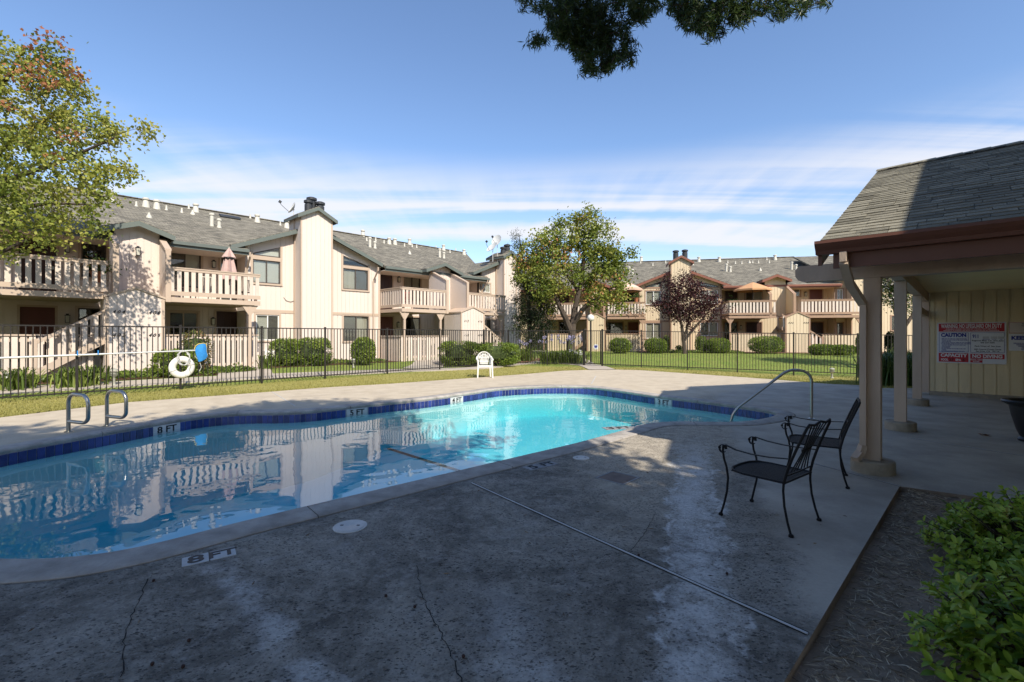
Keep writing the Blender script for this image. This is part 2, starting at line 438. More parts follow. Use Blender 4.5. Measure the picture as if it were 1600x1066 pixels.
def deck_material():
    m = bpy.data.materials.new('weathered_pool_deck_concrete'); m.use_nodes = True
    n, l = m.node_tree.nodes, m.node_tree.links
    b = n['Principled BSDF']; b.inputs['Roughness'].default_value = 0.85; b.inputs['Specular IOR Level'].default_value = 0.25
    g = n.new('ShaderNodeNewGeometry'); sp = n.new('ShaderNodeSeparateXYZ'); l.new(g.outputs['Position'], sp.inputs[0])
    X, Y = sp.outputs[0], sp.outputs[1]
    def mt(op, a, bb=None, c=None, cl=False):
        q = n.new('ShaderNodeMath'); q.operation = op; q.use_clamp = cl
        for i, v in enumerate((a, bb, c)):
            if v is None: continue
            if isinstance(v, (int, float)): q.inputs[i].default_value = v
            else: l.new(v, q.inputs[i])
        return q.outputs[0]
    def rng(v, a, bb, lo=0.0, hi=1.0):
        q = n.new('ShaderNodeMapRange'); q.interpolation_type = 'SMOOTHSTEP'; l.new(v, q.inputs[0])
        for i, w in enumerate((a, bb, lo, hi)): q.inputs[i + 1].default_value = w
        return q.outputs[0]
    def nz(scale, det=5, rough=0.6, stretch=None, dist=0.0, rot=0.0):
        q = n.new('ShaderNodeTexNoise'); q.inputs['Scale'].default_value = scale; q.inputs['Detail'].default_value = det
        q.inputs['Roughness'].default_value = rough; q.inputs['Distortion'].default_value = dist
        v = g.outputs['Position']
        if stretch:
            mp = n.new('ShaderNodeMapping'); mp.inputs['Scale'].default_value = stretch; mp.inputs['Rotation'].default_value = (0, 0, rot); l.new(v, mp.inputs[0]); v = mp.outputs[0]
        l.new(v, q.inputs['Vector']); return q.outputs['Fac']
    def mix(f, a, c):
        q = n.new('ShaderNodeMix'); q.data_type = 'RGBA'
        if isinstance(f, float): q.inputs[0].default_value = f
        else: l.new(f, q.inputs[0])
        for i, v in ((6, a), (7, c)):
            if isinstance(v, tuple): q.inputs[i].default_value = (*v, 1)
            else: l.new(v, q.inputs[i])
        return q.outputs[2]
    tl = mt('ADD', mt('MULTIPLY', X, -0.719), mt('MULTIPLY', Y, 0.695))
    n_big = nz(0.55, 6, 0.6); n_mid = nz(2.4, 7, 0.65); n_fine = nz(38, 4, 0.7)
    tlw = mt('ADD', tl, mt('MULTIPLY', mt('SUBTRACT', n_mid, 0.5), 0.8))
    near = mt('MAXIMUM', rng(tlw, 4.9, 4.2), rng(Y, 3.5, 3.0))                                           # worn, pitted slab on the near side of the pool
    q = mt('SUBTRACT', X, mt('MULTIPLY_ADD', Y, 0.375, 0.075))
    qw = mt('ADD', q, mt('MULTIPLY', mt('SUBTRACT', nz(1.7, 6, 0.65), 0.5), 0.75))
    smooth_side = rng(qw, 0.45, 0.75)
    rough = mt('MULTIPLY', near, mt('SUBTRACT', 1.0, smooth_side))
    # base colours
    far_c = mix(rng(n_mid, 0.35, 0.7), (0.54, 0.46, 0.345), (0.45, 0.375, 0.275))
    far_c = mix(mt('MULTIPLY', rng(n_big, 0.5, 0.72), 0.5), far_c, (0.36, 0.30, 0.235))
    sm_c = mix(rng(nz(1.3, 8, 0.65), 0.32, 0.72), (0.45, 0.40, 0.33), (0.30, 0.268, 0.222))
    ro_c = mix(rng(nz(0.8, 8, 0.68, dist=0.6), 0.36, 0.66), (0.115, 0.102, 0.083), (0.37, 0.333, 0.275))
    ro_c = mix(mt('MULTIPLY', rng(nz(7.5, 6, 0.7, dist=0.4), 0.42, 0.68), 0.45), ro_c, (0.48, 0.44, 0.375))
    ro_c = mix(mt('MULTIPLY', rng(nz(14, 5, 0.7), 0.5, 0.72), 0.5), ro_c, (0.05, 0.046, 0.042))
    ro_c = mix(mt('MULTIPLY', rng(nz(2.0, 8, 0.7, dist=1.2), 0.52, 0.70), 0.6), ro_c, (0.40, 0.38, 0.35))
    ro_c = mix(mt('MULTIPLY', rng(nz(0.45, 7, 0.7, dist=0.9), 0.50, 0.66), 0.6), ro_c, (0.085, 0.078, 0.07))
    pale = mt('MULTIPLY', rng(tlw, 1.2, 2.6), rng(mt('ADD', X, mt('MULTIPLY', mt('SUBTRACT', n_mid, 0.5), 1.5)), 0.3, 1.3))  # sunlit patch painted in as lighter colour, over the whitish zone by the coping
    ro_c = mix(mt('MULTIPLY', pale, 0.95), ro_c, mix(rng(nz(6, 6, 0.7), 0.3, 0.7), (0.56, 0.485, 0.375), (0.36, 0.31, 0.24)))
    # streak of white scale running down the slab
    edge = mt('ABSOLUTE', qw)
    streak = mt('MULTIPLY', rng(edge, 0.26, 0.06), rng(nz(5, 7, 0.7), 0.25, 0.6))
    rim = mt('MULTIPLY', rng(mt('ABSOLUTE', mt('SUBTRACT', edge, 0.20)), 0.06, 0.0), rng(nz(4, 8, 0.75), 0.38, 0.62))
    streak = mt('MAXIMUM', mt('MULTIPLY', streak, 0.9), rim)
    streak = mt('MULTIPLY', streak, rng(Y, 7.2, 5.0))
    q2 = mt('ADD', mt('SUBTRACT', X, mt('MULTIPLY_ADD', Y, -0.25, 0.55)), mt('MULTIPLY', mt('SUBTRACT', nz(1.1, 7, 0.7), 0.5), 1.3))
    streak2 = mt('MULTIPLY', rng(mt('ABSOLUTE', q2), 0.25, 0.02), mt('MULTIPLY', rng(Y, 3.0, 2.4), 0.35))
    q3 = mt('ADD', mt('ADD', X, mt('MULTIPLY_ADD', Y, 1.08, -1.36)), mt('MULTIPLY', mt('SUBTRACT', nz(1.6, 7, 0.7), 0.5), 0.9))
    streak3 = mt('MULTIPLY', rng(mt('ABSOLUTE', q3), 0.20, 0.02), mt('MULTIPLY', mt('MULTIPLY', rng(Y, 3.25, 2.9), rng(nz(3.5, 6, 0.7), 0.36, 0.6)), 0.6))
    streak = mt('MAXIMUM', mt('MAXIMUM', streak, streak2), streak3)
    nc = mix(smooth_side, ro_c, sm_c)
    c = mix(near, far_c, nc)
    c = mix(mt('MULTIPLY', mt('MULTIPLY', streak, near), 0.85), c, (0.74, 0.72, 0.685))
    # rough broom / salt pits
    def pits(scale, r0, thr, rot):
        vo = n.new('ShaderNodeTexVoronoi'); vo.inputs['Scale'].default_value = scale
        mp = n.new('ShaderNodeMapping'); mp.inputs['Scale'].default_value = (1.0, 1.7, 1.0); mp.inputs['Rotation'].default_value = (0, 0, rot); l.new(g.outputs['Position'], mp.inputs[0])
        wv = n.new('ShaderNodeMix'); wv.data_type = 'RGBA'; wv.blend_type = 'ADD'; wv.inputs[0].default_value = 0.035
        wn_ = n.new('ShaderNodeTexNoise'); wn_.inputs['Scale'].default_value = 40; l.new(g.outputs['Position'], wn_.inputs['Vector'])
        l.new(mp.outputs[0], wv.inputs[6]); l.new(wn_.outputs['Color'], wv.inputs[7]); l.new(wv.outputs[2], vo.inputs['Vector'])
        sc_ = n.new('ShaderNodeSeparateColor'); l.new(vo.outputs['Color'], sc_.inputs[0])
        lim = mt('MULTIPLY', rng(sc_.outputs[0], thr, 1.0), r0)
        return rng(mt('SUBTRACT', vo.outputs['Distance'], lim), 0.05, -0.05)
    pit = mt('MAXIMUM', pits(46, 0.40, 0.35, 0.5), mt('MAXIMUM', pits(24, 0.30, 0.66, 0.9), mt('MULTIPLY', pits(80, 0.42, 0.30, 0.2), 0.7)))
    pitm = mt('MULTIPLY', pit, mt('MULTIPLY', rough, rng(nz(1.6, 4, 0.6), 0.28, 0.5)))
    pitm = mt('MULTIPLY', pitm, mt('SUBTRACT', 1.0, mt('MULTIPLY', streak, 0.7)))
    c = mix(mt('MULTIPLY', pitm, 0.8), c, (0.025, 0.025, 0.027))
    agg = rng(nz(70, 2, 0.5), 0.60, 0.70)
    c = mix(mt('MULTIPLY', mt('MULTIPLY', agg, rough), 0.35), c, (0.40, 0.39, 0.37))
    c = mix(mt('MULTIPLY', mt('MULTIPLY', rng(n_fine, 0.3, 0.75), 0.22), mt('ADD', 0.5, rough)), c, (0.06, 0.06, 0.062))
    l.new(c, b.inputs['Base Color'])
    hgt = mt('SUBTRACT', mt('MULTIPLY', n_fine, mt('MULTIPLY_ADD', rough, 0.5, 0.12)), mt('MULTIPLY', pitm, 1.2))
    bp = n.new('ShaderNodeBump'); bp.inputs['Strength'].default_value = 0.8; bp.inputs['Distance'].default_value = 0.018
    l.new(hgt, bp.inputs['Height']); l.new(bp.outputs[0], b.inputs['Normal'])
    return m
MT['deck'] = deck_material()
MT['cope'] = M('grey_coping_concrete', (0.42, 0.385, 0.345), 0.85, 0.40, 4.5, 0.45, 45, rnd=0.10, col2=(0.20, 0.182, 0.16))
MT['soil'] = M('dry_brown_soil', (0.30, 0.228, 0.162), 1.0, 0.45, 3.0, 0.9, 24, col2=(0.13, 0.097, 0.07))
MT['earth'] = M('far_ground_earth', (0.13, 0.12, 0.08), 1.0, 0.3, 0.2)

# far ground to the horizon
R0 = 600
struct('ground', sheet_with_hole('ground', [(-R0, -R0), (R0, -R0), (R0, R0), (-R0, R0)], [deck_outer], -0.55), MT['earth'])
# bare soil bed at the right, and the earth behind the camera
bm = bmesh.new()
nx, ny = 120, 90
vs = [[bm.verts.new((-14 + 30 * i / nx, -16 + 21.5 * j / ny, 0)) for i in range(nx + 1)] for j in range(ny + 1)]
for j in range(ny):
    for i in range(nx):
        cx_, cy_ = -14 + 30 * (i + .5) / nx, -16 + 21.5 * (j + .5) / ny
        # keep only the part outside the deck (right of its edge), with a small overlap below it
        if (cx_ - cy_ * 1.019 + 0.88 > -0.35 or cy_ < -4) and not (0.45 * cx_ + cy_ > 6.9 and cx_ > 4.6):
            bm.faces.new((vs[j][i], vs[j][i + 1], vs[j + 1][i + 1], vs[j + 1][i]))
for v in [v for v in bm.verts if not v.link_faces]: bm.verts.remove(v)
for v in bm.verts:
    x, y, _ = v.co
    v.co.z = -0.065 + 0.05 * mnoise.noise(Vector((x * 1.1, y * 1.1, 0))) + 0.02 * mnoise.noise(Vector((x * 5, y * 5, 3)))
    if v.co.z > -0.03: v.co.z = -0.03
me = bpy.data.meshes.new('soil_bed'); bm.to_mesh(me); bm.free()
me.polygons.foreach_set('use_smooth', [True] * len(me.polygons))
struct('soil_bed', me, MT['soil'])

# ---- the deck: slab sheet with the pool cut out, its skirt, joints and marks
deck = bpy.data.objects.new('pool_deck', None); COL.objects.link(deck); deck['kind'] = 'structure'
hole = poly_offset(POOL, 0.312)
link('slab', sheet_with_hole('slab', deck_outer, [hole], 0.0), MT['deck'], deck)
mb = MB(); loop_wall(mb, [Vector((*p, 0)) for p in deck_outer], -0.6, -0.0005); loop_wall(mb, hole, -0.3, -0.0005, True)
link('slab_edge', mb.mesh('slab_edge'), MT['soil'], deck)
MT['joint'] = M('pale_joint_strip', (0.50, 0.49, 0.47), 0.7, 0.2, 6)
MT['gap'] = M('dark_joint_gap', (0.02, 0.02, 0.02), 0.95, 0.2, 8)
def joint(a, b, w=0.014, dark=True):
    a, b = Vector(a), Vector(b); d = (b - a).normalized(); s = Vector((-d.y, d.x, 0))
    m = MB(); m.hexa([a + s * w / 2 + Vector((0, 0, -.004)), a - s * w / 2 + Vector((0, 0, -.004)), b - s * w / 2 + Vector((0, 0, -.004)), b + s * w / 2 + Vector((0, 0, -.004)),
                      a + s * w / 2 + Vector((0, 0, .005)), a - s * w / 2 + Vector((0, 0, .005)), b - s * w / 2 + Vector((0, 0, .005)), b + s * w / 2 + Vector((0, 0, .005))])
    link('joint_strip', m.mesh('joint_strip'), MT['joint'], deck)
    if dark:
        m = MB(); o1, o2 = s * (w / 2 + .001), s * (w / 2 + .011)
        for sg in (1, -1):
            m.quad(a + o1 * sg + Vector((0, 0, .003)), a + o2 * sg + Vector((0, 0, .003)), b + o2 * sg + Vector((0, 0, .003)), b + o1 * sg + Vector((0, 0, .003)))
        link('joint_gap', m.mesh('joint_gap'), MT['gap'], deck)
joint(G(737, 755), G(1262, 991), 0.016)
joint(G(1262, 722), G(1406, 760), 0.010)
joint(G(1418, 684), G(1640, 719), 0.012)
joint(G(425, 612.5), G(461, 634.5), 0.02, False)
joint(G(931, 588), G(924, 600), 0.03, False)
# hairline cracks
def crack(pts, w, seed):
    r = random.Random(seed); path = []
    for i in range(len(pts) - 1):
        a, b = G(*pts[i]), G(*pts[i + 1]); k = max(4, int((b - a).length / 0.035))
        for j in range(k):
            p = a.lerp(b, j / k); path.append(p + Vector((r.uniform(-1, 1), r.uniform(-1, 1), 0)) * 0.008)
    m = MB()
    for i in range(len(path) - 1):
        a, b = path[i], path[i + 1]; d = (b - a).normalized(); s = Vector((-d.y, d.x, 0)) * w * r.uniform(.4, 1.1)
        z = Vector((0, 0, .0035)); m.quad(a - s + z, b - s + z, b + s + z, a + s + z)
    link('crack', m.mesh('crack'), MT['gap'], deck)
crack([(652, 885), (657, 925), (686, 985), (720, 1060), (735, 1100)], 0.0026, 1)
crack([(985, 862), (1010, 830), (1025, 800)], 0.0022, 2)
crack([(232, 905), (196, 985), (188, 1066)], 0.003, 3)

# ---- pool
pool = root('swimming_pool', (0, 0, 0), 'free form swimming pool with blue waterline tiles and grey concrete coping', 'pool')
pool['kind'] = 'structure'
N = len(POOL)
cum = [0.0]
for i in range(N): cum.append(cum[-1] + (POOL[(i + 1) % N] - POOL[i]).length)
PER = cum[-1]
def pool_at(dist, off=0.0):
    dist %= PER
    i = max(0, min(N - 1, int(np.searchsorted(cum, dist, side='right')) - 1))
    t = (dist - cum[i]) / (cum[i + 1] - cum[i]); a, b = POOL[i], POOL[(i + 1) % N]
    d = (b - a).normalized(); p = a.lerp(b, t)
    return p + Vector((d.y, -d.x, 0)) * off, d
# coping stones
ncs = 16
for k in range(ncs):
    a, b = PER * k / ncs + 0.005, PER * (k + 1) / ncs - 0.005
    m = MB(); rings = []
    K = 22
    for j in range(K + 1):
        dd = a + (b - a) * j / K
        prof = [(0.30, -0.10), (0.30, 0.004), (0.285, 0.016), (0.03, 0.020), (0.006, 0.014), (-0.008, 0.0), (-0.010, -0.022), (0.002, -0.048), (0.05, -0.055), (0.05, -0.10)]
        o = len(m.v)
        for r_, z_ in prof:
            p, _ = pool_at(dd, r_); m.v.append((p.x, p.y, z_))
        rings.append(o)
    L_ = len(prof)
    for j in range(K):
        for q in range(L_):
            q2 = (q + 1) % L_
            m.f.append((rings[j] + q, rings[j] + q2, rings[j + 1] + q2, rings[j + 1] + q))
    m.f.append(tuple(rings[0] + q for q in range(L_))); m.f.append(tuple(rings[-1] + q for q in reversed(range(L_))))
    link('coping_stone', m.mesh('coping_stone', smooth=True), MT['cope'], pool)
# shell walls and floor
MT['plaster'] = M('pale_pool_plaster', (0.55, 0.80, 0.75), 0.85, 0.08, 1.2, col2=(0.47, 0.74, 0.705))
wall_lp = poly_offset(POOL, 0.012)
mb = MB(); loop_wall(mb, wall_lp, -3.2, -0.052, True)
link('shell_wall', mb.mesh('shell_wall'), MT['plaster'], pool)
UL, VL = Vector((0.695, 0.719, 0)), Vector((-0.719, 0.695, 0))
def ST(s, t, z=0.0): return UL * s + VL * t + Vector((0, 0, z))
fl = [(-4, -1.95), (2.2, -1.75), (5.6, -1.02), (12, -0.80)]
mb = MB()
for (s0, z0), (s1, z1) in zip(fl, fl[1:]):
    mb.quad(ST(s0, 1, z0), ST(s1, 1, z1), ST(s1, 12, z1), ST(s0, 12, z0))
link('floor', mb.mesh('floor'), MT['plaster'], pool)
MT['dktile'] = M('dark_floor_tile', (0.10, 0.085, 0.075), 0.6, 0.2, 10)
m = MB(); m.quad(ST(5.53, 3, -1.03), ST(5.60, 3, -1.012), ST(5.60, 10, -1.012), ST(5.53, 10, -1.03)); link('floor_line', m.mesh('floor_line'), MT['dktile'], pool)
# entry steps at the shallow tip
for i, (r_, z_) in enumerate(((1.25, -0.62), (0.85, -0.42))):
    c = Vector((4.75, 9.0, 0)); lp = [(c.x + r_ * math.cos(a * math.pi / 12), c.y + r_ * math.sin(a * math.pi / 12)) for a in range(24)]
    link('step', MB().prism(lp, -1.2, z_).mesh('step'), MT['plaster'], pool)
for a_, b_ in (((4.05, 8.28, -.40), (4.55, 9.0, -.40)), ((4.35, 8.25, -.40), (4.95, 9.05, -.40))):
    link('step_edge', MB().bar(a_, b_, 0.05, 0.03).mesh('step_edge'), MT['dktile'], pool)
# waterline tiles: one by one on the far side, which is the side in view
def tile_mat():
    m = M('cobalt_glazed_tile', (0.026, 0.040, 0.165), 0.2, 0.35, 14, rnd=0.38, spec=0.5, col2=(0.045, 0.07, 0.23)); return m
MT['tile'] = tile_mat()
MT['grout'] = M('pale_grout', (0.42, 0.43, 0.46), 0.8, 0.2, 10)
mb = MB(); gl = poly_offset(POOL, 0.0085); loop_wall(mb, gl, -0.215, -0.052, True)
link('grout_band', mb.mesh('grout_band'), MT['grout'], pool)
markers = {'8 FT': G(275, 660), '5 FT': G(568, 637), '4 FT': G(724, 618), '3 FT': G(1024, 622)}
def nearest_dist(p):
    return min(np.arange(0, PER, 0.02), key=lambda d: (pool_at(d)[0] - Vector((p.x, p.y, 0))).length)
mk = {k: nearest_dist(v) for k, v in markers.items()}
TW_, TH_ = 0.100, 0.152
tm = MB().box(-TW_ / 2 + .005, TW_ / 2 - .005, -0.004, 0.005, -0.214, -0.060).mesh('tile')
tm.materials.append(MT['tile'])
ntile = int(PER / TW_)
cnt = 0
far_lo, far_hi = nearest_dist(Vector((5.1, 8.9, 0))), nearest_dist(Vector((-6.7, 5.0, 0)))
rest = MB()
for k in range(ntile):
    dd = k * PER / ntile
    if any(abs(dd - q) < 0.235 for q in mk.values()): continue
    p, d = pool_at(dd, 0.004)
    if far_lo < dd < far_hi:
        o = link('tile', tm, None, pool, (p.x, p.y, random.uniform(-.001, .001)), math.atan2(d.y, d.x))
        cnt += 1
    else:
        n_ = Vector((d.y, -d.x, 0)); a, b = p - d * .046, p + d * .046
        rest.hexa([(q.x, q.y, z) for z in (-.214, -.06) for q in (a - n_ * .004, b - n_ * .004, b + n_ * .004, a + n_ * .004)])
o = link('tile_row', rest.mesh('tile_row'), MT['tile'], pool); o['kind'] = 'stuff'
MT['mark'] = M('white_marker_tile', (0.60, 0.60, 0.58), 0.4, 0.15, 6)
for txt, dd in mk.items():
    p, d = pool_at(dd, 0.003); ang = math.atan2(d.y, d.x)
    o = link('depth_marker', MB().box(-0.225, 0.225, -0.004, 0.008, -0.212, -0.058).mesh('depth_marker'), MT['mark'], pool, (p.x, p.y, 0), ang)
    o['label'] = 'white waterline tile reading ' + txt
    text_part('lettering', txt, 0.15, MT['text'], o, (0, 0.0105, -0.135), (math.radians(90), 0, math.pi), bold=0.0035, sx=1.15)

# ---- water
def water_mat():
    m = bpy.data.materials.new('pool_water'); m.use_nodes = True
    n, l = m.node_tree.nodes, m.node_tree.links
    n.remove(n['Principled BSDF']); out = n['Material Output']
    g = n.new('ShaderNodeNewGeometry')
    def nz(sc_, det):
        q = n.new('ShaderNodeTexNoise'); q.inputs['Scale'].default_value = sc_; q.inputs['Detail'].default_value = det; l.new(g.outputs['Position'], q.inputs['Vector']); return q.outputs['Fac']
    a = n.new('ShaderNodeMath'); a.operation = 'MULTIPLY_ADD'; l.new(nz(4.2, 1), a.inputs[0]); a.inputs[1].default_value = 0.26; l.new(nz(1.1, 2), a.inputs[2])
    bp = n.new('ShaderNodeBump'); bp.inputs['Strength'].default_value = 0.14; bp.inputs['Distance'].default_value = 0.045; l.new(a.outputs[0], bp.inputs['Height'])
    lw = n.new('ShaderNodeLayerWeight'); l.new(bp.outputs[0], lw.inputs['Normal'])
    pw = n.new('ShaderNodeMath'); pw.operation = 'POWER'; l.new(lw.outputs['Facing'], pw.inputs[0]); pw.inputs[1].default_value = 4.6
    fr = n.new('ShaderNodeMath'); fr.operation = 'MULTIPLY_ADD'; l.new(pw.outputs[0], fr.inputs[0]); fr.inputs[1].default_value = 0.97; fr.inputs[2].default_value = 0.025
    t = n.new('ShaderNodeBsdfTransparent'); t.inputs[0].default_value = (0.92, 0.985, 0.99, 1)
    gl_ = n.new('ShaderNodeBsdfGlossy'); gl_.inputs['Roughness'].default_value = 0.0; l.new(bp.outputs[0], gl_.inputs['Normal'])
    ms = n.new('ShaderNodeMixShader'); l.new(fr.outputs[0], ms.inputs[0]); l.new(t.outputs[0], ms.inputs[1]); l.new(gl_.outputs[0], ms.inputs[2])
    l.new(ms.outputs[0], out.inputs[0])
    va = n.new('ShaderNodeVolumeAbsorption'); va.inputs['Color'].default_value = (0.02, 0.78, 0.92, 1); va.inputs['Density'].default_value = 0.36
    l.new(va.outputs[0], out.inputs['Volume'])
    return m
MT['water'] = water_mat()
bm = bmesh.new(); wl_ = poly_offset(POOL, 0.03)
bot = [bm.verts.new((p.x, p.y, -3.0)) for p in wl_]; top = [bm.verts.new((p.x, p.y, WATER_Z)) for p in wl_]
for i in range(N):
    j = (i + 1) % N; bm.faces.new((bot[i], bot[j], top[j], top[i]))
bm.faces.new(top); bm.faces.new(list(reversed(bot)))
me = bpy.data.meshes.new('water'); bm.to_mesh(me); bm.free()
struct('water', me, MT['water'])

# ---- marks and lids set in the near slab
def flat_frame(px, py, px2, py2):
    a, b = G(px, py), G(px2, py2); d = b - a
    return (a + b) / 2, math.atan2(d.y, d.x), d.length
MT['mark2'] = M('worn_white_marker_paint', (0.50, 0.50, 0.49), 0.7, 0.3, 12, col2=(0.3, 0.3, 0.3))
MT['mark3'] = M('faded_marker_paint', (0.30, 0.30, 0.30), 0.8, 0.45, 12)
def deck_mark(a, b, depth, s, matl, fade=False):
    c, ang, L_ = flat_frame(*a, *b)
    o = link('depth_marker', MB().box(-L_ / 2, -.004, -depth / 2, depth / 2, -.002, .004).box(.004, L_ / 2, -depth / 2, depth / 2, -.002, .004).mesh('depth_marker'), matl, deck, c, ang)
    n_, f_ = s.split(' ')
    tmat = MT['text'] if not fade else MT['gap']
    text_part('lettering', n_, depth * 1.1, tmat, o, (-L_ / 4, 0, .0052), (0, 0, 0), bold=.003, sx=1.25)
    text_part('lettering', f_, depth * 1.0, tmat, o, (L_ / 4, 0, .0052), (0, 0, 0), bold=.003, sx=1.1)
    o['label'] = 'painted deck marker reading ' + s
deck_mark((284, 880), (368, 861), 0.145, '8 FT', MT['mark2'])
deck_mark((822, 733), (866, 723), 0.16, '5 FT', MT['mark3'], True)
deck_mark((944, 670), (984, 668), 0.2, '3 FT', MT['mark3'], True)
MT['lid'] = M('off_white_plastic_lid', (0.56, 0.55, 0.52), 0.55, 0.2, 9)
def lid(px, py, r, label):
    p = G(px, py)
    rt = root('skimmer_cover', p, label, 'lid')
    link('ring', MB().lathe([(r * .88, -.002), (r, -.002), (r, .005), (r * .9, .008)], n=40).mesh('ring', smooth=True), MT['lid'], rt)
    link('cover', MB().lathe([(r * .88, .0085), (r * .87, .0105), (r * .3, .0115), (r * .28, .0095), (0.001, .0095)], n=40).mesh('cover', smooth=True), MT['lid'], rt)
    for sg in (-1, 1): link('finger_hole', MB().box(sg * r * .5 - .012, sg * r * .5 + .012, -.008, .008, .011, .0125).mesh('finger_hole'), MT['text'], rt)
lid(547, 823, 0.128, 'round white skimmer lid beside the pool near the 8 FT deck marker')
lid(908, 716, 0.10, 'smaller pale round lid set in the deck by the sunlit patch')
MT['rust'] = M('rusty_cover_plate', (0.20, 0.15, 0.12), 0.85, 0.5, 8, col2=(0.12, 0.09, 0.08))
p = G(965, 747)
rt = root('valve_box_cover', p, 'square rusty valve cover set flush in the near deck', 'cover plate', rotz=0.8)
link('plate', MB().box(-.15, .15, -.15, .15, -.002, .004).mesh('plate'), MT['rust'], rt)
link('rim', MB().box(-.17, .17, .152, .17, -.002, .006).box(-.17, .17, -.17, -.152, -.002, .006).box(-.17, -.152, -.15, .15, -.002, .006).box(.152, .17, -.15, .15, -.002, .006).mesh('rim'), MT['mark3'], rt)

# ---- lawn: a sheet that starts at the far edge of the deck and follows the rise to the buildings
fe = np.array(far_edge); fk = fe[:, 0] / fe[:, 1]
def edge_Y(k): return float(np.interp(k, fk, fe[:, 1]))
def dry_strip(m, sock):
    """the strip of lawn between deck and fence is drier and yellower"""
    n, l = m.node_tree.nodes, m.node_tree.links
    src = sock.links[0].from_socket
    g = n.new('ShaderNodeNewGeometry')
    def dot(v):
        q = n.new('ShaderNodeVectorMath'); q.operation = 'DOT_PRODUCT'; l.new(g.outputs['Position'], q.inputs[0]); q.inputs[1].default_value = v; return q.outputs['Value']
    def mt(op, a, b):
        q = n.new('ShaderNodeMath'); q.operation = op
        for i, v in enumerate((a, b)):
            if isinstance(v, (int, float)): q.inputs[i].default_value = v
            else: l.new(v, q.inputs[i])
        return q.outputs[0]
    d = mt('MAXIMUM', mt('SUBTRACT', dot((-0.719, 0.695, 0)), 15.9), mt('SUBTRACT', dot((0.204, 0.979, 0)), 22.4))
    nz = n.new('ShaderNodeTexNoise'); nz.inputs['Scale'].default_value = 1.6; nz.inputs['Detail'].default_value = 5; l.new(g.outputs['Position'], nz.inputs['Vector'])
    d = mt('ADD', d, mt('MULTIPLY', mt('SUBTRACT', nz.outputs['Fac'], 0.5), 1.6))
    mr = n.new('ShaderNodeMapRange'); mr.interpolation_type = 'SMOOTHSTEP'; l.new(d, mr.inputs[0]); mr.inputs[1].default_value, mr.inputs[2].default_value, mr.inputs[3].default_value, mr.inputs[4].default_value = 0.8, -0.6, 0, 0.75
    mx = n.new('ShaderNodeMix'); mx.data_type = 'RGBA'; l.new(mr.outputs[0], mx.inputs[0]); l.new(src, mx.inputs[6]); mx.inputs[7].default_value = (0.36, 0.30, 0.10, 1)
    l.new(mx.outputs[2], sock)
def grass_mat():
    m = M('mown_lawn', (0.16, 0.22, 0.045), 0.95, 0.40, 1.1, 0.8, 90, col2=(0.25, 0.25, 0.07), spec=0.15)
    dry_strip(m, m.node_tree.nodes['Principled BSDF'].inputs['Base Color'])
    return m
MT['lawn'] = grass_mat()
ks = np.linspace(-1.86, 2.05, 420)
ro = [0, .05, .12, .25, .45, .8, 1.2, 1.7, 2.3, 3, 4, 5, 6, 7.2, 8.5, 10, 12, 14, 17, 20, 24, 30, 40, 55]
V = []
for k in ks:
    y0 = edge_Y(k)
    for r_ in ro:
        y = y0 + r_ / math.sqrt(1 + k * k); x = k * y
        V.append((x, y, terr(x, y) - 0.012 + (0.02 * mnoise.noise(Vector((x * .6, y * .6, 0))) if r_ > .3 else 0)))
nr = len(ro)
FA = [(i * nr + j, (i + 1) * nr + j, (i + 1) * nr + j + 1, i * nr + j + 1) for i in range(len(ks) - 1) for j in range(nr - 1)]
me = np_mesh('lawn', V, FA); me.polygons.foreach_set('use_smooth', [True] * len(me.polygons))
struct('lawn', me, MT['lawn'])

path_pts = []
def path(name, pts, w, dz=0.016, mat='concrete'):
    pts = catmull([Vector(p) for p in pts], 10, False)
    m = MB(); prev = None
    for i, p in enumerate(pts):
        d = (pts[min(i + 1, len(pts) - 1)] - pts[max(i - 1, 0)]); d.z = 0; d.normalize(); s = Vector((-d.y, d.x, 0)) * w / 2
        row = []
        for q in (-1, -.33, .33, 1):
            c = p + s * q; row.append(Vector((c.x, c.y, terr(c.x, c.y) + dz)))
        path_pts.append((p.x, p.y, w / 2))
        if prev:
            for a in range(3): m.quad(prev[a + 1], prev[a], row[a], row[a + 1])
            m.quad(prev[3] - Vector((0, 0, .1)), prev[3], row[3], row[3] - Vector((0, 0, .1))); m.quad(prev[0], prev[0] - Vector((0, 0, .1)), row[0] - Vector((0, 0, .1)), row[0])
        prev = row
    return struct(name, m, MT[mat])
gate_in, gate_out = G(928, 573), G(940, 577.6)
path('walkway', [GT(-250, 624), GT(0, 609), GT(240, 595.5), GT(414, 587), GT(618, 580), GT(740, 575.5), GT(815, 568), GT(872, 566), (gate_in.x - .2, gate_in.y + 1.2, 0), gate_in, (gate_out.x, gate_out.y - .1, 0)], 1.15)
path('walkway', [(gate_in.x - .3, gate_in.y + 1.6, 0), GT(897, 557), GT(862, 552), GT(835, 548)], 1.3, 0.022)
path('walkway', [GT(385, 590), GT(384, 582), GT(380, 573)], 1.7, 0.022)
path('walkway', [GT(655, 577), GT(668, 570), GT(672, 563)], 1.5, 0.022)

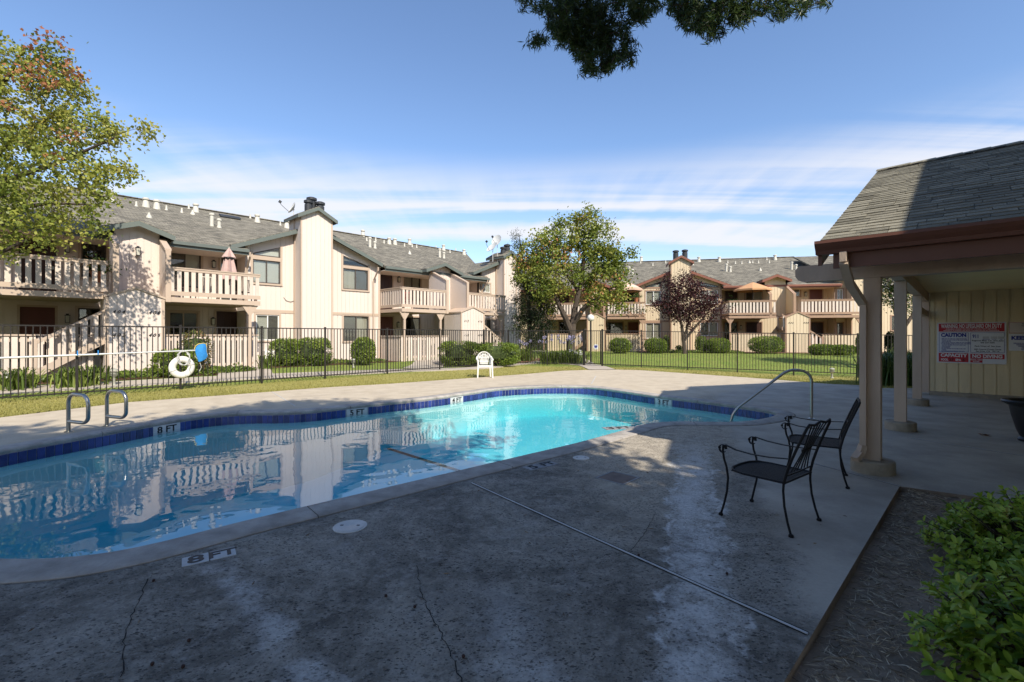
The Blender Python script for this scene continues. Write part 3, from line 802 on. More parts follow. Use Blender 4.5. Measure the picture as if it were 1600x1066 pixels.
# grass blades
NB = 90000
kk = RNG.uniform(-1.2, 0.92, NB * 2); rr = RNG.uniform(0, 1, NB * 2) ** 1.7 * 22
pp = np.array(path_pts)
keep = []
ey = np.interp(kk, fk, fe[:, 1]); yy = ey + rr / np.sqrt(1 + kk * kk); xx = kk * yy
for a in range(0, len(xx), 20000):
    d2 = np.hypot(xx[a:a + 20000, None] - pp[None, :, 0], yy[a:a + 20000, None] - pp[None, :, 1]) - pp[None, :, 2]
    keep.append(d2.min(axis=1) > 0.04)
keep = np.concatenate(keep); xx, yy = xx[keep][:NB], yy[keep][:NB]
zz_ = np.array([terr(a, b) for a, b in zip(xx, yy)]) - 0.015
base = np.stack([xx, yy, zz_], 1); n_ = len(xx)
ang = RNG.uniform(0, 6.28, n_); hgt = RNG.uniform(.025, .06, n_); w_ = RNG.uniform(.006, .014, n_)
side = np.stack([np.cos(ang), np.sin(ang), 0 * ang], 1); lean = np.stack([RNG.normal(0, .35, n_), RNG.normal(0, .35, n_), np.ones(n_)], 1)
Vg = np.stack([base - side * w_[:, None], base + side * w_[:, None], base + lean * hgt[:, None]], 1).reshape(-1, 3)
MT['blade'] = leaf_mat('grass_blade', [(0.1, (0.10, 0.15, 0.025)), (0.5, (0.21, 0.28, 0.055)), (0.95, (0.38, 0.36, 0.11))], 0.3, 0.7, 0.35, 0.6)
dry_strip(MT['blade'], MT['blade'].node_tree.nodes['Principled BSDF'].inputs['Base Color'])
struct('grass', np_mesh('grass', Vg, np.arange(3 * n_).reshape(-1, 3), 3), MT['blade'], kind='stuff')

# ================================================================== FENCES
def on_line(px, A, B):
    k = (px - CX) / F; d = B - A
    t = (k * A.y - A.x) / (d.x - k * d.y); return t
FH = 1.74
def fence(name, A, B, posts, label, dense=0.118, zA=0.0, zB=0.0):
    A, B = Vector((A[0], A[1], zA)), Vector((B[0], B[1], zB)); d = B - A; L_ = math.hypot(d.x, d.y); slope = (zB - zA) / L_
    rt = root(name, A, label, 'fence', rotz=math.atan2(d.y, d.x))
    pw = .05
    pm = MB().box(-pw / 2, pw / 2, -pw / 2, pw / 2, -.1, FH + .02).box(-pw / 2 - .006, pw / 2 + .006, -pw / 2 - .006, pw / 2 + .006, FH + .02, FH + .045).mesh('post'); pm.materials.append(MT['fence'])
    for q in posts: link('post', pm, None, rt, (q, 0, slope * q))
    for z_ in (0.09, FH - .03):
        link('rail', MB().hexa([(0, -.014, z_), (L_, -.014, z_ + slope * L_), (L_, .014, z_ + slope * L_), (0, .014, z_), (0, -.014, z_ + .032), (L_, -.014, z_ + .032 + slope * L_), (L_, .014, z_ + .032 + slope * L_), (0, .014, z_ + .032)]).mesh('rail'), MT['fence'], rt)
    km = MB().box(-.0095, .0095, -.0095, .0095, .07, FH - .02).mesh('picket'); km.materials.append(MT['fence'])
    n_ = int(L_ / dense)
    for i in range(1, n_):
        q = L_ * i / n_
        if any(abs(q - p_) < .05 for p_ in posts): continue
        link('picket', km, None, rt, (q, 0, slope * q))
    return rt
fA, fB = G(0, 629), G(795, 570.2); fC, fD = G(912, 571.2), G(942, 572.6)
fdir = (fB - fA).normalized(); f0 = fA - fdir * 2.2
LL = (fB - f0).length
fence('pool_fence', f0, fB, [0.02] + [on_line(q, f0, fB) * LL for q in (-40, 120, 282, 409, 508, 605, 687, 756)] + [LL - .02], 'long dark metal picket fence along the left lawn carrying the life ring')
L2 = (fC - fB).length
fence('pool_fence', fB, fC, [on_line(855, fB, fC) * L2, L2 - .03], 'short picket fence run behind the white chair up to the gate', zA=0, zB=0)
fE = Vector((16.5, 18.75, -0.3)); L3 = (fE - fD).length
fence('pool_fence', fD, fE, [on_line(q, fD, fE) * math.hypot(fE.x - fD.x, fE.y - fD.y) for q in (1002, 1074, 1152, 1240, 1340)], 'dark metal picket fence in front of the green right lawn', zA=0.0, zB=-0.24)
# gate, standing a little heavier than the fence
gd = fD - fC; gl = gd.length
g_rt = root('pool_gate', fC + gd * .03, 'dark metal picket gate with tall latch post at the walkway', 'gate', rotz=math.atan2(gd.y, gd.x))
for q in (0.0, gl * .94):
    link('post', MB().box(q - .035, q + .035, -.035, .035, -.1, FH + .06).mesh('post'), MT['fence'], g_rt)
for z_ in (0.1, FH - .04): link('rail', MB().box(.04, gl * .94 - .04, -.016, .016, z_, z_ + .035).mesh('rail'), MT['fence'], g_rt)
for i in range(1, 9): link('picket', MB().box(gl * .94 * i / 9 - .009, gl * .94 * i / 9 + .009, -.009, .009, .1, FH - .02).mesh('picket'), MT['fence'], g_rt)
link('latch_stile', MB().box(gl * .94 - .12, gl * .94 - .075, -.02, .02, .1, FH).mesh('latch_stile'), MT['fence'], g_rt)
link('latch', MB().box(.05, .11, -.03, .03, .35, .5).mesh('latch'), MT['steel'], g_rt)
# ================================================================== APARTMENT BUILDINGS
class Bld:
    def __init__(s, name, ang, o, label, mats, cat='building', z=0.0):
        s.u = (math.cos(ang), math.sin(ang)); s.v = (-math.sin(ang), math.cos(ang)); s.o = o; s.m = mats; s.ang = ang
        w = (o[0] * s.u[0] + o[1] * s.v[0], o[0] * s.u[1] + o[1] * s.v[1], 0)
        s.root = root(name, w, label, cat, rotz=ang)
    def S(s, px, t):
        k = (px - CX) / F; return t * (k * s.v[1] - s.v[0]) / (s.u[0] - k * s.u[1])
    def Z(s, px, py, t):
        a = s.S(px, t); return H + (HY - py) * (a * s.u[1] + t * s.v[1]) / F
    def W(s, a, t, z=0.0): return Vector((a * s.u[0] + t * s.v[0], a * s.u[1] + t * s.v[1], z))
    def local(s, X, Y): return (X * s.u[0] + Y * s.u[1], X * s.v[0] + Y * s.v[1])
    def part(s, name, mb, mat, parent=None, smooth=False):
        off = (s.o[0], s.o[1], 0)
        if parent is not None and parent is not s.root and 'off' in parent: off = tuple(parent['off'])
        return link(name, mb.mesh(name, off, smooth), s.m.get(mat) or MT[mat], parent or s.root)
    def put(s, name, me, parent, a, t, z):
        return link(name, me, None, parent or s.root, (a - s.o[0], t - s.o[1], z))
    def box(s, name, a0, a1, t0, t1, z0, z1, mat, parent=None): return s.part(name, MB().box(a0, a1, t0, t1, z0, z1), mat, parent)

def siding(b, name, a0, a1, f, z0, zt, mat='siding', holes=(), sp=.21, axis='s', face=-1, sep=False, brk=(), thick=.10):
    """grooved vertical board siding: a backing wall, and boards that stand proud of it"""
    if not callable(zt): zc = zt; zt = lambda q: zc
    grooves = [a0 + sp * i for i in range(1, int((a1 - a0) / sp + .999)) if a1 - (a0 + sp * i) > .03]
    xs = sorted(set([round(q, 4) for q in [a0, a1] + grooves + [h for hh in holes for h in hh[:2] if a0 < h < a1] + [q for q in brk if a0 < q < a1]]))
    gset = set(round(g, 4) for g in grooves)
    back, boards = MB(), []
    def piece(m, x0, x1, za0, za1, zb0, zb1, d0, d1):
        if axis == 's': c = lambda x, d, z: (x, d, z)
        else: c = lambda x, d, z: (d, x, z)
        lo, hi = min(d0, d1), max(d0, d1)
        q = [c(x0, lo, za0), c(x1, lo, zb0), c(x1, hi, zb0), c(x0, hi, za0), c(x0, lo, za1), c(x1, lo, zb1), c(x1, hi, zb1), c(x0, hi, za1)]
        if axis != 's': q = [q[3], q[2], q[1], q[0], q[7], q[6], q[5], q[4]]
        m.hexa(q)
    for x0, x1 in zip(xs, xs[1:]):
        mid = (x0 + x1) / 2
        iv = [(z0, None)]
        hs = sorted([h for h in holes if h[0] < mid < h[1]], key=lambda h: h[2])
        cur = z0; segs = []
        for h in hs:
            if h[2] > cur: segs.append((cur, h[2]))
            cur = max(cur, h[3])
        segs.append((cur, None))
        g0 = .009 if x0 in gset else 0; g1 = .009 if x1 in gset else 0
        for lo_, hi_ in segs:
            ha, hb = (zt(x0), zt(x1)) if hi_ is None else (min(hi_, zt(x0)), min(hi_, zt(x1)))
            if max(ha, hb) - lo_ < .02: continue
            ha, hb = max(ha, lo_ + .002), max(hb, lo_ + .002)
            piece(back, x0, x1, lo_, ha, lo_, hb, f - face * .016, f - face * thick)
            m = MB(); piece(m, x0 + g0, x1 - g1, lo_, ha, lo_, hb, f, f - face * .0125); boards.append(m)
    w = b.part(name, back, mat)
    if sep:
        for m in boards: b.part('board', m, mat, w)
    else:
        al = MB()
        for m in boards:
            o = len(al.v); al.v += m.v; al.f += [tuple(i + o for i in q) for q in m.f]
        if al.v: b.part('board_siding', al, mat, w)
    return w

def window(b, a0, a1, z0, z1, t, fr='whitefr', fill=('blind', 'blind'), trim='trim', fw=.045, tw=.085, sill=True):
    """sliding window standing in a hole of the wall whose face is at t (viewer side is -t)"""
    m = MB(); d0, d1 = t + .015, t + .075
    m.box(a0, a1, d0, d1, z0, z0 + fw).box(a0, a1, d0, d1, z1 - fw, z1).box(a0, a0 + fw, d0, d1, z0 + fw, z1 - fw).box(a1 - fw, a1, d0, d1, z0 + fw, z1 - fw)
    mid = (a0 + a1) / 2
    if len(fill) > 1: m.box(mid - fw / 2, mid + fw / 2, d0 - .004, d1, z0 + fw, z1 - fw)
    w = b.part('window', m, fr)
    n_ = len(fill)
    for i, fl_ in enumerate(fill):
        x0, x1 = a0 + fw + (a1 - a0 - 2 * fw) * i / n_, a0 + fw + (a1 - a0 - 2 * fw) * (i + 1) / n_
        b.part('pane', MB().box(x0, x1, t + .045, t + .05, z0 + fw, z1 - fw), 'glass', w)
        if fl_ == 'blind':
            bm_ = MB(); q = z0 + fw
            while q < z1 - fw:
                bm_.hexa([(x0, t + .10, q), (x1, t + .10, q), (x1, t + .11, q), (x0, t + .11, q), (x0, t + .085, min(q + .052, z1 - fw)), (x1, t + .085, min(q + .052, z1 - fw)), (x1, t + .095, min(q + .052, z1 - fw)), (x0, t + .095, min(q + .052, z1 - fw))]); q += .055
            b.part('blind', bm_, 'blind', w)
        elif fl_ == 'curtain':
            bm_ = MB(); k = int((x1 - x0) / .07) + 1
            for j in range(k):
                u0, u1 = x0 + (x1 - x0) * j / k, x0 + (x1 - x0) * (j + 1) / k
                um = (u0 + u1) / 2
                bm_.quad((u0, t + .12, z0), (um, t + .085, z0), (um, t + .085, z1), (u0, t + .12, z1)); bm_.quad((um, t + .085, z0), (u1, t + .12, z0), (u1, t + .12, z1), (um, t + .085, z1))
            b.part('curtain', bm_, 'curtain', w)
        elif fl_ == 'screen':
            b.part('screen', MB().box(x0, x1, t + .06, t + .064, z0 + fw, z1 - fw), 'greyblind', w)
    b.part('interior', MB().box(a0, a1, t + .26, t + .28, z0, z1).box(a0, a1, t + .08, t + .26, z0 - .02, z0).box(a0, a1, t + .08, t + .26, z1, z1 + .02).box(a0 - .02, a0, t + .08, t + .26, z0, z1).box(a1, a1 + .02, t + .08, t + .26, z0, z1), 'darkroom', w)
    if trim:
        m = MB(); d0, d1 = t - .022, t + .014
        m.box(a0 - tw, a1 + tw, d0, d1, z1, z1 + tw).box(a0 - tw, a0, d0, d1, z0, z1).box(a1, a1 + tw, d0, d1, z0, z1)
        m.box(a0 - tw, a1 + tw, d0 - (.03 if sill else 0), d1, z0 - tw * .9, z0)
        b.part('casing', m, trim, w)
    return w
def door(b, a0, a1, z0, z1, t, mat='doorbrown', trim='trim'):
    d = b.box('door', a0, a1, t + .03, t + .075, z0, z1, mat)
    pm = MB()
    for i in range(4): pm.box(a0 + (a1 - a0) * (i + .12) / 4, a0 + (a1 - a0) * (i + .88) / 4, t + .018, t + .03, z0 + .12, z1 - .12)
    b.part('door_panel', pm, mat, d)
    b.part('handle', MB().box(a1 - .12, a1 - .06, t - .03, t + .018, z0 + .95, z0 + 1.07), 'steel', d)
    b.part('door_frame', MB().box(a0 - .07, a0, t - .022, t + .07, z0, z1 + .07).box(a1, a1 + .07, t - .022, t + .07, z0, z1 + .07).box(a0, a1, t - .022, t + .07, z1, z1 + .07), trim, d)
    return (a0, a1, z0, z1)
def wall_lamp(b, a, z, t):
    l_ = b.part('wall_lamp', MB().box(a - .05, a + .05, t - .03, t, z - .13, z + .13).box(a - .08, a + .08, t - .2, t - .03, z + .13, z + .15).box(a - .06, a + .06, t - .18, t - .04, z - .15, z - .13)
               .box(a - .07, a - .055, t - .19, t - .175, z - .13, z + .13).box(a + .055, a + .07, t - .19, t - .175, z - .13, z + .13).box(a - .04, a + .04, t - .14, t - .08, z + .15, z + .2), 'black')
    b.part('lamp_glass', MB().hexa([(a - .04, t - .15, z - .13), (a + .04, t - .15, z - .13), (a + .04, t - .06, z - .13), (a - .04, t - .06, z - .13), (a - .06, t - .18, z + .12), (a + .06, t - .18, z + .12), (a + .06, t - .04, z + .12), (a - .06, t - .04, z + .12)]), 'lampglass', l_)

BAL = {}
def slat_mesh(b, key, w, h, d, mat):
    k = (key, mat)
    if k not in BAL:
        me = MB().box(-w / 2, w / 2, -d / 2, d / 2, 0, h).mesh(key); me.materials.append(b.m.get(mat) or MT[mat]); BAL[k] = me
    return BAL[k]
def balcony(b, a0, a1, t0, t1, left=False, right=False, z=2.88, gap=.215, posts=()):
    """projecting balcony: deck, double rim beam, slatted guard; t0 is the front"""
    dk = b.box('balcony', a0 + .02, a1 - .02, t0 + .06, t1 - .02, z - .14, z - .02, 'trim')
    m = MB(); runs = [((a0, t0), (a1, t0))]
    m.box(a0, a1, t0, t0 + .045, z - .17, z + .0)                      # lower rim
    if left: m.box(a0, a0 + .045, t0 + .045, t1 - .02, z - .17, z)
    if right: m.box(a1 - .045, a1, t0 + .045, t1 - .02, z - .17, z)
    b.part('rim_beam', m, 'trim', dk)
    m = MB()
    for q in (a0 + .1, (a0 + a1) / 2, a1 - .2): m.box(q, q + .1, t0 + .05, t0 + .14, z - .02, z + .07)
    b.part('bracket', m, 'trim', dk)
    m = MB(); m.box(a0, a1, t0 - .01, t0 + .03, z + .07, z + .22).box(a0, a1, t0 - .03, t0 + .09, z + 1.06, z + 1.10).box(a0, a1, t0 - .012, t0 + .028, z + .97, z + 1.06)
    if left: m.box(a0 - .01, a0 + .03, t0 + .03, t1 - .02, z + .07, z + .22).box(a0 - .03, a0 + .09, t0 + .09, t1 - .02, z + 1.06, z + 1.10).box(a0 - .012, a0 + .028, t0 + .028, t1 - .02, z + .97, z + 1.06)
    b.part('guard_rail', m, 'trim', dk)
    sl = slat_mesh(b, 'baluster', .130, .80, .022, 'slat'); n_ = max(2, int(round((a1 - a0) / gap)))
    for i in range(n_): b.put('baluster', sl, dk, a0 + (a1 - a0) * (i + .5) / n_, t0 + .012 + .003 * ((i * 7) % 3), z + .20)
    if left:
        sd = slat_mesh(b, 'side_baluster', .022, .80, .130, 'slat'); k = max(2, int((t1 - t0 - .1) / gap))
        for i in range(k): b.put('baluster', sd, dk, a0 + .012, t0 + .12 + (t1 - t0 - .1) * (i + .3) / k, z + .20)
    for q in posts:
        b.part('balcony_post', MB().box(q - .05, q + .05, t0 + .06, t0 + .16, 0.0, z - .17).hexa([(q - .03, t0 + .07, z - .6), (q + .03, t0 + .07, z - .6), (q + .03, t0 + .15, z - .6), (q - .03, t0 + .15, z - .6), (q - .3, t0 + .07, z - .18), (q + .3, t0 + .07, z - .18), (q + .3, t0 + .15, z - .18), (q - .3, t0 + .15, z - .18)]), 'trim')
def patio_fence(b, a0, a1, t, z0, z1, side=None, t1=None):
    """board-on-board patio screen below a balcony"""
    m = MB().box(a0, a1, t + .02, t + .06, z0 + .2, z0 + .3).box(a0, a1, t + .02, t + .06, z1 - .2, z1 - .1).box(a0 - .03, a1 + .03, t - .03, t + .09, z1 - .02, z1 + .03)
    p_ = b.part('patio_screen', m, 'trim')
    sl = slat_mesh(b, 'screen_board%.2f' % (z1 - z0), .148, z1 - z0 - .09, .02, 'slat'); sl.name = 'board'
    n_ = int((a1 - a0) / .185)
    for i in range(n_): b.put('board', sl, p_, a0 + (a1 - a0) * (i + .5) / n_, t + .01, z0 + .04)
    if side:
        m = MB(); k = int((t1 - t) / .185)
        for i in range(k): m.box(side - .01, side + .01, t + .1 + .185 * i, t + .1 + .185 * i + .148, z0 + .04, z1 - .05)
        m.box(side - .05, side + .05, t, t1, z1 - .02, z1 + .028)
        b.part('side_screen', m, 'slat', p_)
def slab_roof(b, name, q, mat, th=.10, parent=None):
    """q: four corners (eave a, eave b, ridge b, ridge a) on the top surface"""
    m = MB(); lo = [(x, y, z - th) for x, y, z in q]; m.hexa(lo + [tuple(p) for p in q])
    return b.part(name, m, mat, parent)
def gable(b, ac, half, zp, pitch, t0, t1, fascia='fascia', fh=.17, over=.0):
    """small cross gable: two slopes plus rake boards on the viewer side; ridge runs along t"""
    ze = zp - pitch * half
    r = slab_roof(b, 'gable_roof', [(ac - half, t1, ze), (ac - half, t0, ze), (ac, t0, zp), (ac, t1, zp)], 'shy', .06)
    slab_roof(b, 'slope', [(ac + half, t0, ze), (ac + half, t1, ze), (ac, t1, zp), (ac, t0, zp)], 'shy', .06, r)
    m = MB()
    for sg in (-1, 1):
        e = ac + sg * half
        p = [(e, t0 - .035, ze - .05 - fh), (ac, t0 - .035, zp - .05 - fh), (ac, t0 - .003, zp - .05 - fh), (e, t0 - .003, ze - .05 - fh), (e, t0 - .035, ze - .035), (ac, t0 - .035, zp - .035), (ac, t0 - .003, zp - .035), (e, t0 - .003, ze - .035)]
        if sg > 0: p = [p[1], p[0], p[3], p[2], p[5], p[4], p[7], p[6]]
        m.hexa(p)
        m.box(min(e, e - sg * .04), max(e, e - sg * .04), t0, t1, ze - .05 - fh * .8, ze - .045)
    b.part('rake_board', m, fascia, r)
    return r
def tower(b, a0, a1, t, zb, numbers, sep, stair_dir, run_end, depth=1.5, zp=3.12, ze=2.80):
    """storage closet in front of the stair, with a little gabled top, and the stair behind it"""
    ac = (a0 + a1) / 2
    zt = lambda q: zp - (zp - ze) * abs(q - ac) / ((a1 - a0) / 2) - .03
    siding(b, 'closet_wall', a0 + .09, a1 - .09, t, zb, zt, sep=sep, brk=(ac,))
    siding(b, 'closet_side_wall', t + .02, t + depth, a0, zb, ze - .03, axis='t', face=-1)
    b.box('closet_side', a1 - .06, a1, t + .02, t + depth, zb, ze - .03, 'siding')
    m = MB()
    m.box(a0, a0 + .09, t - .02, t + .05, zb, ze - .03).box(a1 - .09, a1, t - .02, t + .05, zb, ze - .03)
    b.part('corner_trim', m, 'trim')
    cap = MB()
    for sg in (-1, 1):
        e = ac + sg * ((a1 - a0) / 2 + .03)
        lo = ze - .04; p = [(e, t - .05, lo), (ac, t - .05, zp - .03), (ac, t + depth, zp - .03), (e, t + depth, lo), (e, t - .05, lo + .07), (ac, t - .05, zp + .05), (ac, t + depth, zp + .05), (e, t + depth, lo + .07)]
        if sg > 0: p = [p[1], p[0], p[3], p[2], p[5], p[4], p[7], p[6]]
        cap.hexa(p)
    b.part('closet_cap', cap, 'trim')
    for (fx, fz, s_) in numbers:
        text_part('house_number', ' '.join(s_), .155, MT['text'], b.root, (a0 + (a1 - a0) * fx - b.o[0], t - .012 - b.o[1], fz), (math.radians(90), 0, 0), bold=.004, shear=.35)
    # stair flight parallel to the facade, rising behind the closet
    sg = stair_dir                              # -1: foot of the flight on the left
    foot = run_end; n_ = 9; rise = .185; going = .285
    for side, tt in (('front', t + .12), ('back', t + 1.25)):
        m = MB(); L_ = n_ * going
        x1 = foot - sg * L_
        z0_, z1_ = zb + .02, zb + .02 + n_ * rise
        def sl_(zoff, h, d=.05):
            p = [(foot, tt, z0_ + zoff), (x1, tt, z1_ + zoff), (x1, tt + d, z1_ + zoff), (foot, tt + d, z0_ + zoff), (foot, tt, z0_ + zoff + h), (x1, tt, z1_ + zoff + h), (x1, tt + d, z1_ + zoff + h), (foot, tt + d, z0_ + zoff + h)]
            if sg > 0: p = [p[1], p[0], p[3], p[2], p[5], p[4], p[7], p[6]]
            m.hexa(p)
        sl_(-.12, .26); sl_(.92, .10, .09)
        st = b.part('stair_rail', m, 'trim')
        bm_ = slat_mesh(b, 'stair_baluster', .12, .84, .022, 'slat')
        k = int(L_ / .24)
        for i in range(k):
            f_ = (i + .5) / k; b.put('baluster', bm_, st, foot + (x1 - foot) * f_, tt + .02, z0_ + (z1_ - z0_) * f_ + .1)
        b.part('newel', MB().box(foot - .06, foot + .06, tt - .01, tt + .08, zb - .1, zb + 1.12), 'trim', st)
    tr = MB()
    for i in range(n_):
        x = foot - sg * going * i; x2 = x - sg * (going + .02)
        tr.box(min(x, x2), max(x, x2), t + .17, t + 1.25, zb + rise * (i + 1) - .05, zb + rise * (i + 1))
    b.part('stair_treads', tr, 'concrete_', None)
def housing(b, a0, a1, t, zp, pitch, roof_half, t_roof, lamp=True, sep=False, wing_t=20.7, wz=(4.35, 5.05), zr=5.2):
    """stair head: back wall under a little gable, with a wing wall each side"""
    ac = (a0 + a1) / 2
    siding(b, 'stairhead_wall', a0, a1, t, 2.9, lambda q: zp - .12 - pitch * abs(q - ac), sep=sep, brk=(ac,))
    gable(b, ac, roof_half, zp, pitch, t_roof, t + 3.2)
    for i, (e0, e1) in enumerate(((a0 - .13, a0 - .01), (a1 + .01, a1 + .13))):
        m = MB().hexa([(e0, wing_t, 2.75), (e1, wing_t, 2.75), (e1, t + .1, 2.75), (e0, t + .1, 2.75), (e0, wing_t, wz[0]), (e1, wing_t, wz[0]), (e1, t + .1, wz[1]), (e0, t + .1, wz[1])])
        w = b.part('wing_wall', m, 'siding')
        b.part('coping', MB().hexa([(e0 - .04, wing_t - .05, wz[0]), (e1 + .04, wing_t - .05, wz[0]), (e1 + .04, t, wz[1] - .03), (e0 - .04, t, wz[1] - .03), (e0 - .04, wing_t - .05, wz[0] + .06), (e1 + .04, wing_t - .05, wz[0] + .06), (e1 + .04, t, wz[1] + .04), (e0 - .04, t, wz[1] + .04)]), 'trim', w)
        b.part('wing_post', MB().box(e0 - .02, e1 + .02, wing_t - .06, wing_t, 2.7, wz[0]), 'trim', w)
    if lamp: wall_lamp(b, ac, 4.55, t)
def chimney(b, a0, a1, t0, t1, zp, ze, flues, sep=False):
    ac = (a0 + a1) / 2; zt = lambda q: zp - .06 - (zp - ze) * abs(q - ac) / ((a1 - a0) / 2)
    c = siding(b, 'chimney', a0 + .07, a1 - .07, t0, .1, zt, sep=sep, brk=(ac,), thick=.3)
    b.box('chimney_side', a0 + .02, a1 - .02, t0 + .02, t1 + .6, .1, ze - .1, 'siding')
    m = MB()
    for e in (a0, a1 - .07): m.box(e, e + .07, t0 - .02, t0 + .05, .1, ze - .08)
    m.box(a0 - .01, a0 + .02, t1 - .12, t1, .1, ze - .08)
    b.part('chimney_trim', m, 'trim')
    gable(b, ac, (a1 - a0) / 2 + .18, zp + .04, (zp - ze) / ((a1 - a0) / 2), t0 - .15, t1 + .75, fh=.14)
    for fx, ft, r, h in flues:
        b.part('flue', MB().lathe([(r, 0), (r, h - .22), (r * .82, h - .21), (r * .82, h - .15), (r * 1.18, h - .14), (r * 1.18, h - .04), (r * .7, h)], (ac + fx, t0 + ft, zp - .25), 14), 'flue')
def bump(b, a0, a1, t, tback, pk, zp, pitch, half, t_roof, holes, sep=False):
    zt = lambda q: zp - .10 - pitch * abs(q - pk)
    siding(b, 'bay_wall', a0, a1, t, .1, zt, holes=holes, sep=sep, brk=(pk,))
    b.box('bay_return', a0, a0 + .1, t + .1, tback, .1, 5.2, 'siding'); b.box('bay_return', a1 - .1, a1, t + .1, tback, .1, 5.2, 'siding')
    m = MB()
    m.box(a0 - .015, a0 + .09, t - .02, t - .001, .1, zt(a0) - .02).box(a1 - .09, a1 + .015, t - .02, t - .001, .1, zt(a1) - .02)
    m.box(a0 + .09, a1 - .09, t - .022, t - .001, 2.52, 2.66)
    b.part('bay_trim', m, 'trim')
    gable(b, pk, half, zp, pitch, t_roof, t + 4.4)
def clerestory(b, a0, a1, zb, zl, zr, t, low=True):
    """window with a sloping head under the gable"""
    m = MB(); d0, d1 = t + .015, t + .06
    def bar(p, q, w=.04):
        m.hexa([(p[0], d0, p[1] - w), (q[0], d0, q[1] - w), (q[0], d1, q[1] - w), (p[0], d1, p[1] - w), (p[0], d0, p[1]), (q[0], d0, q[1]), (q[0], d1, q[1]), (p[0], d1, p[1])])
    return m, bar

def vents(b, lst, plane_z, plane_t, pitch, parent):
    """pixel list on the roof slope -> pipes standing on it"""
    for px, py, kind in lst:
        k = (px - CX) / F; q = (HY - py) / F
        # find t with z on the slope: z = plane_z + pitch*(t-plane_t)
        f_ = lambda t: (H + q * (b.S(px, t) * b.u[1] + t * b.v[1])) - (plane_z + pitch * (t - plane_t))
        lo, hi = plane_t, plane_t + 14
        for _ in range(40):
            mid = (lo + hi) / 2
            if f_(lo) * f_(mid) <= 0: hi = mid
            else: lo = mid
        t = lo; a = b.S(px, t); z = plane_z + pitch * (t - plane_t)
        if kind == 'b': prof = [(.19, -.12), (.15, .05), (.11, .28), (.10, .30), (.10, .32), (.15, .33), (.15, .40), (.12, .43)]
        elif kind == 's': prof = [(.11, -.06), (.045, .04), (.042, .22)]
        elif kind == 'c': prof = [(.13, -.08), (.10, .06), (.05, .14), (.04, .22)]
        else: prof = [(.12, -.1), (.085, .05), (.085, .50), (.12, .51), (.12, .58), (.07, .62)]
        b.part('roof_vent', MB().lathe(prof, (a, t, z), 10), 'vent', parent, True)
        if kind == 'p': b.part('roof_vent', MB().lathe([(.12, -.1), (.08, .05), (.08, .26), (.115, .27), (.115, .34), (.07, .38)], (a + .28, t - .12, z), 10), 'vent', parent, True)
MT['concrete_'] = MT['concrete']

# ------------------------------------------------------------------ left building
LM = dict(siding=MT['sidingL'], trim=MT['trimL'], slat=MT['slatL'], fascia=MT['fasciaL'])
L = Bld('apartment_building', ANG_L, (9.4, 21.9), 'long pink beige two storey apartment block with green grey fascia behind the left lawn', LM)
TB, TT, TC, TW0, TR, TE = 20.6, 20.3, 21.9, 22.7, 23.9, 22.2
ZB = .15
def WN(b, t, x0, x1, y0, y1, zlo=None):
    a0, a1 = b.S(x0, t), b.S(x1, t); xm = (x0 + x1) / 2
    z1 = b.Z(xm, y0, t); z0 = b.Z(xm, y1, t) if zlo is None else zlo
    return (a0, a1, z0, z1)
bl0, bl1 = 6.62, 13.2
up = [WN(L, TR, 29, 88, 364, 402, 2.95), WN(L, TR, 127, 166, 377, 405, 3.7), WN(L, TR, 263, 314, 389, 420, 3.55), WN(L, TR, 344, 377, 397, 425, 2.95)]
lo = [WN(L, TR, 31, 86, 480, 530, .2), WN(L, TR, 122, 158, 482, 530, .8), WN(L, TR, 264, 309, 488, 530, .85), WN(L, TR, 338, 379, 487, 530, .2)]
siding(L, 'wall', -9, bl0, TR, .05, 5.3, holes=up + lo)
door(L, *lo[0], TR, 'doorred'); door(L, *lo[3], TR)
door(L, *up[0], TR, 'doorbrown')
window(L, *up[1], TR, 'bronze', ('dark', 'dark')); window(L, *up[2], TR, 'bronze', ('screen', 'blind')); window(L, *up[3], TR, 'whitefr', ('screen', 'dark'))
window(L, *lo[1], TR, 'bronze', ('dark', 'dark')); window(L, *lo[2], TR, 'trim', ('dark', 'screen'))
wall_lamp(L, L.S(105, TR), 4.7, TR); wall_lamp(L, L.S(333, TR), 4.62, TR); wall_lamp(L, L.S(332, TR), 2.1, TR); wall_lamp(L, L.S(105, TR), 2.1, TR)
# bay with the big chimney
pk, zpk, ptc, hf = 9.55, 6.80, .40, 3.6
wu = [WN(L, TW0, 395, 438, 407, 443), WN(L, TW0, 536, 575, 421, 453)]
wd = [WN(L, TW0, 400, 436, 492, 532), WN(L, TW0, 537, 576, 494, 533)]
cl = []
for (x0, x1, y1) in ((395, 438, 401), (536, 575, 416.5)):
    a0, a1 = L.S(x0, TW0), L.S(x1, TW0); zb_ = L.Z((x0 + x1) / 2, y1, TW0); cl.append((a0, a1, zb_, zb_ + .55))
bump(L, bl0, bl1, TW0, TR, pk, zpk, ptc, hf, TW0 - .38, wu + wd + cl)
window(L, *wu[0], TW0, 'bronze', ('blind', 'blind')); window(L, *wu[1], TW0, 'bronze', ('curtain', 'screen'))
window(L, *wd[0], TW0, 'whitefr', ('blind', 'screen')); window(L, *wd[1], TW0, 'bronze', ('screen', 'curtain'))
